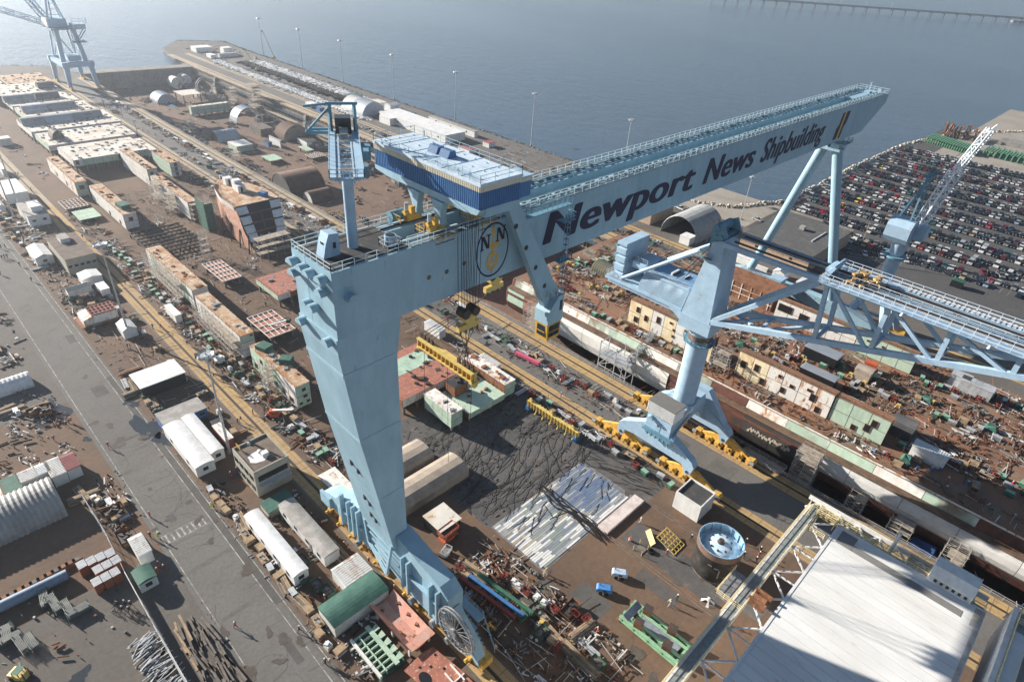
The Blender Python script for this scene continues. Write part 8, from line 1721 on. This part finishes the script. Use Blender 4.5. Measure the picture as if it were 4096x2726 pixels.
line((119.6,470,0),(119.2,130,0),40,['pallet_load','pipe_bundle','tool_chest','pipe_bundle','crate','skip'],'right on the far dock road','the tower crane',10,1.0)
line((104,300,0),(102,190,0),16,['pallet_load','tool_chest','pipe_bundle','crate'],'left of the dock road rail','the tower crane',11,1.0)
line((128,108,0),(128.5,98,0),4,['skip','tarp_heap'],'below the operator cab by the dock edge','the gantry',12,.5) if False else None
line((50,60,0),(59,28,0),26,['timber_stack','skip','red_rack','crate','pipe_bundle','yellow_stand','work_bench','waste_bin'],'in the gantry foot scrap','the leg',13,3.0)
line((57,52,0),(62,34,0),10,['red_rack','crate','pallet_load','skip'],'outside the gantry foot scrap','the leg',14,1.0)
line((8.6,125,0),(12.3,112,0),12,['skip','timber_stack','pallet_load','crate','tool_chest'],'between yard fence and road','the far end',15,2.2)
line((9,108,0),(10.5,104,0),4,['crate','skip','waste_bin'],'beside the open white container','the far end',16,1.0)
line((-6,170,0),(11.5,158,0),18,['timber_stack','pipe_bundle','skip','tool_chest','pallet_load','crate'],'in scrap below the fabric hut','the left',17,2.4)
line((-4,230,0),(6,190,0),18,['work_bench','timber_stack','pallet_load','crate','waste_bin'],'in the yard left of the road','the far end',18,3.0)
line((2,330,0),(10,240,0),26,['pallet_load','tool_chest','crate','pipe_bundle','waste_bin'],'in the far yard left of the road','the far end',19,4.0)
line((28,320,0),(30,240,0),24,['pallet_load','tool_chest','crate','pipe_bundle','waste_bin'],'between road and left rail','the far end',20,2.6)
line((30,225,0),(31,190,0),10,['crate','work_bench','pipe_bundle','waste_bin','timber_stack'],'around the module row','the far end',21,2.0)
line((26.5,160,0),(29,135,0),9,['timber_stack','pipe_bundle','crate','waste_bin'],'beside the white canopy','the far end',22,.8)
line((212,330,0),(213,120,0),34,['pallet_load','tool_chest','pipe_bundle','crate','waste_bin','skip'],'between the far rail strips','the pier tip',23,1.8)
line((213,112,0),(213.5,40,0),22,['welding_set','red_rack','tool_chest','pipe_bundle','crate','cable_reel'],'between far rails by car park','the gantry',24,1.6)
line((224,200,0),(262,165,0),20,['timber_stack','pipe_bundle','grey_rack','skip','crate'],'on the pier storage ground','the arched hut',25,6)
line((226,262,0),(223,215,0),12,['waste_bin','tool_chest','crate','pipe_bundle'],'before the long pier building','the hut',26,2)
line((-6,103,0),(-2,96,0),5,['grey_rack'],'in the fenced yard','the blue pipe',27,.6); line((-13,101,0),(-9,94,0),5,['grey_rack'],'at the fenced yard edge','the pipe',28,.8)
r = random.Random(9)
for k, (x,y,z) in enumerate([(1.4+1.5*i,104.6-.7*i*.3,0) for i in range(4)]+[(3.2+1.5*i,101.6,0) for i in range(3)]+[(2.2+1.5*i,99.0,0) for i in range(3)]): put('orange_stack', x, y, 0.05, f"{DESC['orange_stack']} in fenced yard, {'back' if k<4 else 'middle' if k<7 else 'front'} row, {nth(k if k<4 else k-4 if k<7 else k-7)} from the left", 'orange crates stacked in the fenced yard')
# deck equipment on the ship
dk_ = [((1560,-1),0)]
line((138,118,9.01),(150,100,9.01),14,['welding_set','red_rack','tool_chest','yellow_stand','crate'],'on the ship deck beyond the cab','the bow end',31,6,9.01)
line((152,122,9.01),(176,112,9.01),22,['yellow_stand','welding_set','red_rack','yellow_stand','tool_chest'],'on the ship deck behind the girder','the near side',32,4,9.01)
line((150,98,9.01),(178,92,9.01),20,['yellow_stand','welding_set','tool_chest','red_rack','crate'],'on deck left of the counterweight','the near side',33,5,9.01)
line((136.5,100,9.01),(139,60,9.01),16,['tool_chest','red_rack','welding_set','crate','work_bench'],'along the near ship deck edge','the bow end',34,1.2,9.01)
line((147,84,9.01),(148,60,9.01),8,['tool_chest','work_bench','crate'],'behind the cream hangar wall','the bow end',35,1.5,9.01)
line((160,58,9.01),(166,-6,9.01),34,['welding_set','welding_set','tool_chest','red_rack','yellow_stand','tarp_heap','crate','work_bench'],'along the ship deck middle','the hangar walls',36,5,9.01)
line((175,16,9.01),(188,-8,9.01),20,['welding_set','red_rack','tool_chest','gas_rack'],'on the far right ship deck','the wall',37,4,9.01)
line((139,14,9.01),(152,-14,9.01),24,['tarp_heap','tool_chest','red_rack','welding_set','crate','drum','work_bench'],'on the near right ship deck','the wall',38,4.5,9.01)
line((150,48,9.01),(170,40,9.01),12,['red_rack','tool_chest','pallet_load','crate'],'on the ship deck below the jib','the near side',39,4,9.01)
line((148,30,9.01),(172,24,9.01),12,['yellow_stand','welding_set','tool_chest','red_rack'],'on deck behind the green wall','the near side',40,4,9.01)
for lab, p, h, m, sz in (('blue grey roofed open work shelter on the ship deck below the jib', T(3,1,375,880), 3.2, CORRB, (9,4.5)),('second blue grey shelter roof nearer the hangar wall', T(3,1,345,1030), 2.8, CORRB, (9,3)),('tan ribbed arched tent on the ship deck beside an orange box', T(3,1,660,1010), 3.0, CORRT, (4,4)),('white ribbed container on the ship deck at the right', T(3,2,1110,0) , 2.8, WHITE, (7,3)),('dark ribbed shelter at the end of the green plated wall', T(3,1,930,1380), 3.4, CORRD, (5,4.5))):
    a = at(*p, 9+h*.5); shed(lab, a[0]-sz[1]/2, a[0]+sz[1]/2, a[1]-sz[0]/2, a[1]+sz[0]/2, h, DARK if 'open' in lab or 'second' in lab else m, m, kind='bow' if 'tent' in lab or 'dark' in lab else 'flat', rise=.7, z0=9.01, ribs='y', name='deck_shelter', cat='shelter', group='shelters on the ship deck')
a = at(*T(2,1,660,290), 10.5); arch_hut('dark green arched tent on the ship deck left of the counterweight', a[0], a[1], 9, 6, 3.4, -math.pi/2, 9.01, mat('tent_green_brown',(.13,.12,.085),.8,c2=(.10,.10,.07),scale=.6), n=6, straight=1.6, ends='left', endm=DARK, group='shelters on the ship deck')
for i,p in enumerate(((1320,1060),(1385,1100),(1475,1140))):
    a = at(*T(3,1,*p), 10.5); shed(f"pale grey panelled cabin by the far rail strip, {nth(i)} from the left", a[0]-1.6, a[0]+1.6, a[1]-2.2, a[1]+2.2, 3.4, GALV, GALV, z0=9.01, ribs='x', name='deck_cabin', cat='cabin', group='pale cabins on the ship deck')
a = at(*T(3,1,705,955),10.3); tag(MB().rbox(a[0],a[1],10.3,2.2,3.0,2.4,.1).build('orange_box', ORNG), 'bright orange equipment box on the ship deck next to the tan tent', 'equipment box')
# gangway tower to the ship
gw = empty('gangway_tower', (128.8,79,0), 'grey steel gangway tower with sloping stair bridge reaching the ship deck', 'gangway'); f = rel(gw); m = MB()
for x in (126.4,130.6):
    for y in (74,78,83.5): m.beam((x,y,-9 if x>127 else 0),(x,y,9.5),.22)
for z in (1.5,5.0,9.0): m.beam((126.4,74,z),(126.4,83.5,z),.18).beam((130.6,74,z),(130.6,83.5,z),.18).beam((126.4,74,z),(130.6,74,z),.18).beam((126.4,83.5,z),(130.6,83.5,z),.18)
m.beam((126.4,74,1.5),(126.4,78,5),.12).beam((126.4,83.5,1.5),(126.4,78,5),.12).beam((130.6,74,1.5),(130.6,78,5),.12)
f('tower_frame', m, GALV); f('landing', MB().box(126.4,130.6,74,83.5,5.0,5.1), GALV); f('landing_rail', MB().rail([(126.4,74,5.1),(126.4,83.5,5.1),(130.6,83.5,5.1)],1.1,.05,1.2), GALV)
m = MB(); m.beam((129,75,5.2),(139.5,75,10.6),1.6,.15); m.rail([(129,74.2,5.3),(139.5,74.2,10.7)],1.2,.07,1.2); m.rail([(129,75.8,5.3),(139.5,75.8,10.7)],1.2,.07,1.2); f('gangway', m, STEEL)
for i,(x0,x1,y0,y1,z0,z1,lab) in enumerate(((127.0,130.6,108,114,-10.5,7,'tangled scaffold tower at the bow end of the ship beneath the cab'),(127.2,130.4,56,60.5,-10.5,5,'scaffold tower at the end of the white hull plates behind the crane cabin'),(127.2,130.6,21.5,26.5,-10.5,7.5,'tall scaffold tower against the dark hull right of the pump house'),(127.2,130.2,10,13.5,-10.5,3,'scaffold tower under the grey hull, left of two'),(127.2,130.2,0,4.5,-10.5,3,'scaffold tower under the grey hull, middle'),(127.2,130.4,-10,-6,-10.5,4,'scaffold tower under the grey hull, rightmost'),(139,141,52.5,57,9.05,14.5,'scaffold tower between the two plated hangar walls on the deck'))): scaffold(lab,x0,x1,y0,y1,z0,z1,seed=60+i)
pt2 = empty('pipe_tray', (126.5,36,0), 'long grey framed tray of drums and planks along the dock edge', 'tray'); MB().rail([(124.9,27.5,.2),(128.3,27.5,.2),(128.3,44,.2),(124.9,44,.2)],1.0,.06,2.4,2,True).build('frame', GALV, pt2, (-126.5,-36,0)); MB().box(125,128.2,27.6,38,.3,.4).build('plank_deck', PLANK, pt2, (-126.5,-36,0))
for i in range(3):
    for j in range(2): MB().tube((125.9+1.4*j,39.6+1.5*i,.2),(125.9+1.4*j,39.6+1.5*i,.8),.62,14,caps=False).build('drum_ring', STEEL, pt2, (-126.5,-36,0))
tag(MB().add([(126.5,-6,-8),(131,-7,-8),(131,1,-8),(126.5,1,-8),(128,-5,-1),(130.4,-5,0),(130.4,-.5,-.5),(128,-.5,-1)],[(0,1,5,4),(1,2,6,5),(2,3,7,6),(3,0,4,7),(4,5,6,7)]).build('blue_tarpaulin', mat('tarp_blue',(.03,.07,.20),.7,c2=(.02,.05,.15),scale=.4)), 'deep blue tarpaulin tent under the grey hull beyond the shelter roof', 'tarpaulin')
# red boom lifts, pier cranes
def boomlift(px, py, rz, lab, mm, L=7.0, el=.35, grp='aerial boom lifts'):
    a = at(px, py); t = empty('boom_lift', a, lab, 'boom lift', grp, rz); MB().box(-1.3,1.3,-1,1,.6,1.5).build('chassis', mm, t); MB().rbox(0,0,1.8,1.8,1.2,.7,.4).build('turret', mm, t)
    MB().beam((0,0,2.0),(-L*math.cos(el),0,2+L*math.sin(el)),.4).build('boom', WHITE if mm is ORNG else mm, t); MB().rbox(-L*math.cos(el)-.5,0,2+L*math.sin(el),1.0,1.6,1.0).build('basket', DSTEEL, t)
    for x in (-1,1):
        for y in (-1,1): MB().tube((x,y-.18,.5),(x,y+.18,.5),.5,12).build('wheel', BLACK, t)
boomlift(*T(1,1,125,1305), 2.0, 'red orange boom lift with pale boom beside the near rail', ORNG)
boomlift(*T(1,1,70,725), 2.4, 'white boom lift on the brown platen left of the gantry leg', WHITE)
boomlift(*T(0,1,1520,935), -.3, 'small white boom lift beside the second light mast', WHITE, 5)
for i,(p,lab,L,el) in enumerate(((T(1,0,125,405),'yellow mobile crane with raised boom on the pier road',20,1.25),(zv(600,200,800/2091)(1120,220),'yellow mobile crane with short boom among the white stock strips',15,1.1))): boomlift(*p, -.6, lab, LYEL, L, el, 'mobile cranes on the pier')
# loose timber and pipe heaps at the bottom left
tb = empty('timber_pile', (11.5,75,0), 'big pile of long weathered timbers beside the fence at the bottom', 'timber pile'); r = random.Random(6)
for k in range(62):
    big = k > 46; x, y = r.uniform(8.4,13.2), r.uniform(64,82); L = r.uniform(2,6.5); a = math.pi/2+r.gauss(.0,.12)
    MB().rbox(0,0,0,L,r.uniform(.25,.45),.22).build('baulk', WOOD if k%7==0 else GWOOD, tb, (x-11.5,y-75,.15+.22*(k%4)), a)
ph_ = empty('pipe_heap', (4.6,78,0), 'heap of loose grey scaffold tubes on the fenced yard at the bottom', 'pipe heap'); m = MB()
for k in range(170): x, y = r.uniform(2.6,6.0), r.uniform(70,84); L = r.uniform(1,3.4); a = r.gauss(.25,.25); z = r.uniform(.08,.9); m.beam((x-4.6-L/2*math.cos(a),y-78-L/2*math.sin(a),z),(x-4.6+L/2*math.cos(a),y-78+L/2*math.sin(a),z+r.uniform(-.15,.15)),.10)
q = m.build('loose_tube', GALV, ph_); q['kind'] = 'stuff'; m = MB()
for k in range(20): m.rbox(r.uniform(-2,1.4),r.uniform(-7.5,6),.3,1.6,1.0,.5,r.uniform(0,3))
m.build('tube_cradle', GWOOD, ph_)
tag(MB().tube((-14,105.6,1.0),(-1,105.2,1.0),1.0,18).build('blue_pipe', mat('pipe_pale_blue',(.20,.26,.34),.45,c2=(.14,.19,.26),scale=.5)), 'long pale blue steel pipe lying in the fenced yard', 'pipe')
lr = empty('rusty_channel_row', (-5,108,0), 'row of rusty steel channels and baskets behind the long blue pipe', 'steel stock')
for k in range(16): MB().rbox(0,0,.4,1.6,.9,.8).build('channel_basket', RUST if k%3 else GWOOD, lr, (-11+k*1.15,-.9+.06*k,0), .06)
for x0,x1,y0,y1,lab in ((29,41,121.6,122.4,'pair of long rusty rails on timbers between the canopy and the blue trailer'),(26,32,163,163.8,'long timber baulk lying on the brown ground above the canopy')):
    t = empty('beam_pair', ((x0+x1)/2,(y0+y1)/2,0), lab, 'steel beams'); MB().box(x0,x1,y0,y0+.3,.25,.6).build('beam', RUST, t, (-(x0+x1)/2,-(y0+y1)/2,0)); MB().box(x0+.6,x1-.4,y1,y1+.3,.25,.55).build('beam', WOOD, t, (-(x0+x1)/2,-(y0+y1)/2,0))
for i,(m,x,lab) in enumerate(((REDP,50.4,'long dark red girder lying beside the gantry foot'),(BLUEP,51.8,'long bright blue tube lying beside the red girder'),(DGREEN,53.4,'long dull green tube right of the blue one'))): tag(MB().rbox(x+1.5,50-i*.8,1.1,.7,13,.7,.12).build('long_girder', m), lab, 'girder', 'long girders beside the gantry foot')
lt_ = empty('ladder_frame', (56.5,51,0), 'rusty ladder like steel frame beside the blue tube', 'steel frame'); m = MB(); m.beam((-.6,-4,.3),(-.2,4,.3),.3).beam((.6,-4,.3),(1.0,4,.3),.3)
for k in range(8): m.beam((-.5+.05*k,-3.6+k,.3),(.7+.05*k,-3.6+k,.3),.2)
m.build('frame', RUST, lt_); tag(MB().rbox(113.5,99,1.0,.9,8.5,.9,.12).build('pink_girder', mat('girder_pink',(.55,.10,.18),.6)), 'bright pink girder lying on the dock road', 'girder')
# ------------------------------------------------------------------ loose litter nobody could count
def litter(name, x0, x1, y0, y1, n, m, seed, s=(.15,.7), z=0.0, h=(.05,.45), lng=.3, heap=True):
    r = random.Random(seed); mb = MB(); cx = cy = 0; a0 = 0
    for i in range(n):
        if i % 16 == 0: cx, cy, a0, sp = r.uniform(x0,x1), r.uniform(y0,y1), r.choice((0,math.pi/2))+r.gauss(0,.12), r.uniform(.5,1.9)
        x, y = (cx+r.gauss(0,sp*.8), cy+r.gauss(0,sp*1.3)) if heap and r.random() < .82 else (r.uniform(x0,x1), r.uniform(y0,y1))
        if not (x0 <= x <= x1 and y0 <= y <= y1): continue
        w = r.uniform(*s); d = w*r.uniform(.3,1.2) if r.random() > lng else w*r.uniform(3,7); hh = r.uniform(*h); mb.rbox(x, y, z+hh/2+.02+(r.uniform(0,.35) if heap else 0), min(w,.2) if d > w*2.5 else w, d, hh, a0+r.gauss(0,.25))
    o = mb.build(name, m); o['kind'] = 'stuff'
LT = mat('pale_litter',(.58,.58,.57),.7,c2=(.4,.4,.4),scale=1); LG = mat('grey_litter',(.20,.20,.20),.7,c2=(.12,.12,.12),scale=1); LR = mat('rust_litter',(.20,.085,.045),.85,c2=(.1,.05,.03),scale=1); LB = mat('brown_litter',(.20,.145,.10),.85,c2=(.12,.09,.07),scale=1); LK = mat('dark_litter',(.03,.03,.03),.8)
REG = [(46.5,53.5,95,300,2.0),(26,30,45,112,1.6),(30,40,60,98,1.1),(109.8,112.5,125,480,1.0),(116,120.5,130,480,2.2),(112,119,58,122,.6),(100.5,105,60,120,1.5),(47,63,24,60,2.0),(7,13.5,110,128,1.8),(-10,12,140,172,.7),(-10,12,185,330,.6),(26,38,185,330,1.1),(60,100,190,300,.15),(209,217,30,340,1.3),(222,268,150,215,.7),(222,240,210,300,.6),(-16,6,85,104,.12),(100.5,104.8,185,330,1.3),(56,62,120,190,.5),(226,262,560,640,.25),(50,54,330,520,.8),(-30,12,330,520,.5),(26,40,330,540,.5)]
for i,(x0,x1,y0,y1,dn) in enumerate(REG):
    A = (x1-x0)*(y1-y0)*dn; far_ = y0 > 180; s = (.2,.8) if y1-y0 > 120 else (.1,.5)
    k = A*(.38 if y1-y0 > 120 else .8)
    for j,(m,w) in enumerate(((LT,.22),(LG,.26),(LR,.2),(LB,.17),(LK,.12))): litter(['pale_litter','grey_litter','rust_litter','brown_litter','dark_litter'][j], x0,x1,y0,y1, int(k*w), m, 100+i*7+j, s)
for i,(x0,x1,y0,y1) in enumerate(((136,141,-20,122),(146,178,-20,124),(178,190,-20,20),(180,190,84,124))):
    A = (x1-x0)*(y1-y0)*.95
    for j,(m,w) in enumerate(((LT,.12),(LG,.2),(LR,.36),(LB,.22),(LK,.1))): litter(['pale_litter','grey_litter','rust_litter','brown_litter','dark_litter'][j], x0,x1,y0,y1, int(A*w), m, 400+i*7+j, (.1,.5), 9.0, (.05,.35), .5)
litter('dock_bottom_scrap',126.6,131,-40,120,700,LB,501,(.3,1.5),DZ,(.2,2.5)); litter('dock_bottom_scrap',126.6,131,-40,120,500,LR,502,(.3,1.4),DZ+2,(.2,5),.6); litter('dock_floor_scrap',134,198,170,540,900,LB,503,(.3,1.5),DZ,(.1,.9)); litter('dock_floor_scrap',186,199,190,540,900,LG,504,(.3,1.6),DZ,(.3,2.6),.5); litter('dock_floor_scrap',130,150,230,430,400,LG,505,(.3,1.2),DZ,(.1,1.2))
# long strips of pale and black stock on the pier
for i,(x0,x1,y0,y1,m,n,h) in enumerate(((246,257,340,545,WHITE,6500,(.2,.9)),(239.5,246,340,545,LK,3200,(.2,1.1)),(223,229,345,560,WHITE,2600,(.2,.9)),(229,232,345,520,LG,700,(.2,.8)),(244,258,340,545,LG,500,(.2,1.1)))): litter('stacked_stock_strip',x0,x1,y0,y1,n,m,600+i,(.5,1.7),0,h,.3,False)

# ================================================================== WEAR ON THE GROUND
r = random.Random(77); ck = MB()
for _ in range(110):
    if r.random() < .55: x, y, a = r.uniform(14,24.4), r.uniform(45,240), r.choice((0,0,math.pi/2))+r.gauss(0,.12)
    elif r.random() < .5: x, y, a = r.uniform(46,104), r.uniform(20,120), r.choice((0,math.pi/2))+r.gauss(0,.2)
    else: x, y, a = r.uniform(109.7,120.6), r.uniform(40,300), r.uniform(0,3.1)
    w = r.uniform(.012,.03); k = r.randint(5,16)
    for i in range(k):
        x2, y2 = x+.9*math.cos(a), y+.9*math.sin(a); nx, ny = -math.sin(a)*w, math.cos(a)*w
        ck.sheet([(x-nx,y-ny,.0225),(x2-nx,y2-ny,.0225),(x2+nx,y2+ny,.0225),(x+nx,y+ny,.0225)]); x, y = x2, y2; a += r.gauss(0,.28)
o = ck.build('pavement_cracks', mat('crack', (0.065,0.06,0.056), .9)); o['kind'] = 'stuff'
PT = [mat('patch_dark',(0.098,0.092,0.086),.9,c2=(.08,.075,.07),amt=.5,scale=.4), mat('patch_pale',(0.132,0.124,0.114),.9,c2=(.105,.10,.093),amt=.5,scale=.4), mat('oil_stain',(0.078,0.064,0.054),.85,c2=(.10,.085,.072),amt=.5,scale=.5)]
for i,(x,y,w,d,m) in enumerate(((16.4,131,1.6,3.6,1),(19,126,9.4,1.2,1),(18.5,92,9.6,1.0,1),(19.5,78.5,8.6,.9,1),(24.15,120,1.3,90,0),(22,109,1.4,1.1,0),(17.8,107,1.3,2.2,0),(20.6,160,3,5,0),(15.6,148,1.2,4,1),(11,103.9,3.4,2.2,1),(19.8,137,8,.8,0),(21.4,66,1.3,7,0),(17.2,215,3,7,1),(22.4,190,2,5,0),(66,37,5,7,0),(60,45,7,3.4,0),(114.3,52,8.5,9,0),(115,38,9,6,1),(117,74,4,7,0),(112,92,3.6,6,1),(114,140,8,3,0),(78,30,3,9,0),(88,15,5,4,1))):
    flat('pavement_patch', x-w/2, x+w/2, y-d/2, y+d/2, .0125+.0006*i if x < 26 or x > 105 else .0115+.0004*i, PT[m])
for i in range(46):
    x, y = (r.uniform(46,104), r.uniform(18,60)) if i % 2 else (r.uniform(13.8,24), r.uniform(45,170)); rx = r.uniform(.3,1.6); ry = rx*r.uniform(.4,1.2); a0 = r.uniform(0,3); ph = [r.uniform(0,6) for _ in range(3)]; pts = []
    for k in range(18):
        t = 2*math.pi*k/18; q = 1+.25*math.sin(2*t+ph[0])+.2*math.sin(3*t+ph[1])+.1*math.sin(7*t+ph[2]); u, v = rx*q*math.cos(t), ry*q*math.sin(t); pts.append((x+u*math.cos(a0)-v*math.sin(a0), y+u*math.sin(a0)+v*math.cos(a0), .0305+.0003*i))
    o = MB().sheet(pts).build('oil_stain', PT[2]); o['kind'] = 'structure'
mh_ = MB()
for x, y in ((23.9,100.6),(16.9,107.2),(23.7,136),(17.5,118),(24.2,175)): mh_.tube((x,y,.03),(x,y,.045),.45,14)
struct('manhole_covers', mh_, DSTEEL)
def sticks(name, x0, x1, y0, y1, n, m, seed, z=0.0, up=.4, L=(1,6), rad=.05):
    r = random.Random(seed); mb = MB()
    for _ in range(n):
        x, y = r.uniform(x0,x1), r.uniform(y0,y1)
        if r.random() < up: h = r.uniform(.8,2.4); mb.beam((x,y,z),(x+r.gauss(0,.1),y+r.gauss(0,.1),z+h),rad*1.3)
        else:
            l = r.uniform(*L); a = r.choice((0,math.pi/2,math.pi/2))+r.gauss(0,.15); zz = z+r.uniform(.08,.5); mb.beam((x,y,zz),(x+l*math.cos(a),y+l*math.sin(a),zz+r.uniform(-.05,.3)),rad*2)
    o = mb.build(name, m); o['kind'] = 'stuff'
PIPM = [mat('pipe_rust',(.24,.11,.06),.8,c2=(.15,.07,.045),scale=1), SCAF, mat('pipe_pale',(.5,.48,.44),.6,scale=1), DSTEEL]
for i,(x0,x1,y0,y1,n,z,u) in enumerate(((136,178,-20,122,620,9.0,.5),(178,190,-20,17,120,9.0,.5),(181,190,84,122,120,9.0,.4),(127,131,-40,122,420,-4,.5),(47,53,95,250,360,0,.35),(58,100,120,300,420,0,.5),(46,62,22,60,200,0,.15),(112,120,60,300,260,0,.1),(27,40,120,330,300,0,.3),(134,196,180,530,420,DZ,.5),(209,217,20,330,240,0,.2),(222,266,150,260,300,0,.1),(99,105,60,330,240,0,.2))):
    for j, w in enumerate((.38,.26,.2,.16)): sticks(['rusty_pipes','scaffold_tubes','pale_pipes','dark_bars'][j], x0,x1,y0,y1,int(n*w),PIPM[j],900+i*5+j,z,u)
el = MB().rail([(125.95,-40,.05),(125.95,130,.05)],1.05,.045,2.2); el = el.build('edge_handrail', GALV); tag(el, 'long pale handrail along the near edge of the dry dock', 'handrail')
fl2 = [(46.5,53.5,95,240),(60,100,125,300),(26,40,120,330),(13.8,14.4,45,130),(24.8,26,45,130),(109.7,120.6,60,330),(63.5,104,63,100)]
for i,(x0,x1,y0,y1) in enumerate(fl2):
    A = (x1-x0)*(y1-y0); litter('fine_scrap', x0,x1,y0,y1, int(min(900, A*.28)), [LB,LG,LK][i%3], 1200+i, (.06,.22), 0, (.03,.15), .5, False); litter('fine_scrap', x0,x1,y0,y1, int(min(700, A*.2)), [LK,LR,LG][i%3], 1300+i, (.06,.24), 0, (.03,.15), .5, False)
# ================================================================== separate pieces become separate parts
def split_loose(o):
    me = o.data; nv = len(me.vertices); par = list(range(nv))
    def find(i):
        while par[i] != i: par[i] = par[par[i]]; i = par[i]
        return i
    for p in me.polygons:
        v = p.vertices; a = find(v[0])
        for k in v[1:]: par[find(k)] = a
    key = {}
    for i, v in enumerate(me.vertices): key.setdefault(find(i), []).append(i)
    if len(key) < 2: return
    polys = {}
    for p in me.polygons: polys.setdefault(find(p.vertices[0]), []).append(p)
    name = o.name.split('.')[0]
    for g, vi in key.items():
        ix = {k: n for n, k in enumerate(vi)}; nm = bpy.data.meshes.new(name)
        nm.from_pydata([me.vertices[k].co[:] for k in vi], [], [[ix[k] for k in p.vertices] for p in polys.get(g, [])])
        for m in me.materials: nm.materials.append(m)
        if me.polygons[0].use_smooth: nm.polygons.foreach_set('use_smooth', [p.use_smooth for p in polys.get(g, [])])
        q = bpy.data.objects.new(name, nm); col.objects.link(q); q.parent = o.parent; q.matrix_basis = o.matrix_basis.copy(); q.matrix_parent_inverse = o.matrix_parent_inverse.copy()
    bpy.data.objects.remove(o)
SPLIT = {'end_tie','emblem_letters','sill_rib','counter_frame','leg_band','weld_seam','leg_porthole','porthole','porthole_rim','motor','equaliser_beam','roof_vent','roof_vent_slot','leg_hole','walkway','trolley_rail','deck_plate','end_foot','skylight','exhaust_and_door','lug','cut_out','trolley_hook','jib_wind_brace','counter_jib','portal_beam','machinery_house','roof_walk_strip','walkway_truss_chord','eave','stand','batten','skid','leg_frame','end_gear','hoist_drum','leg_brace','jib_rail','pin','keel_block','frame_plate','bearer','trestle','opening_frame'}
for o in [o for o in bpy.data.objects if o.type == 'MESH' and o.parent is not None and o.get('kind') is None and o.name.split('.')[0] in SPLIT and (o.data.users == 1 or o.name.split('.')[0] in ('bearer','batten','skid')) and not o.children]: split_loose(o)
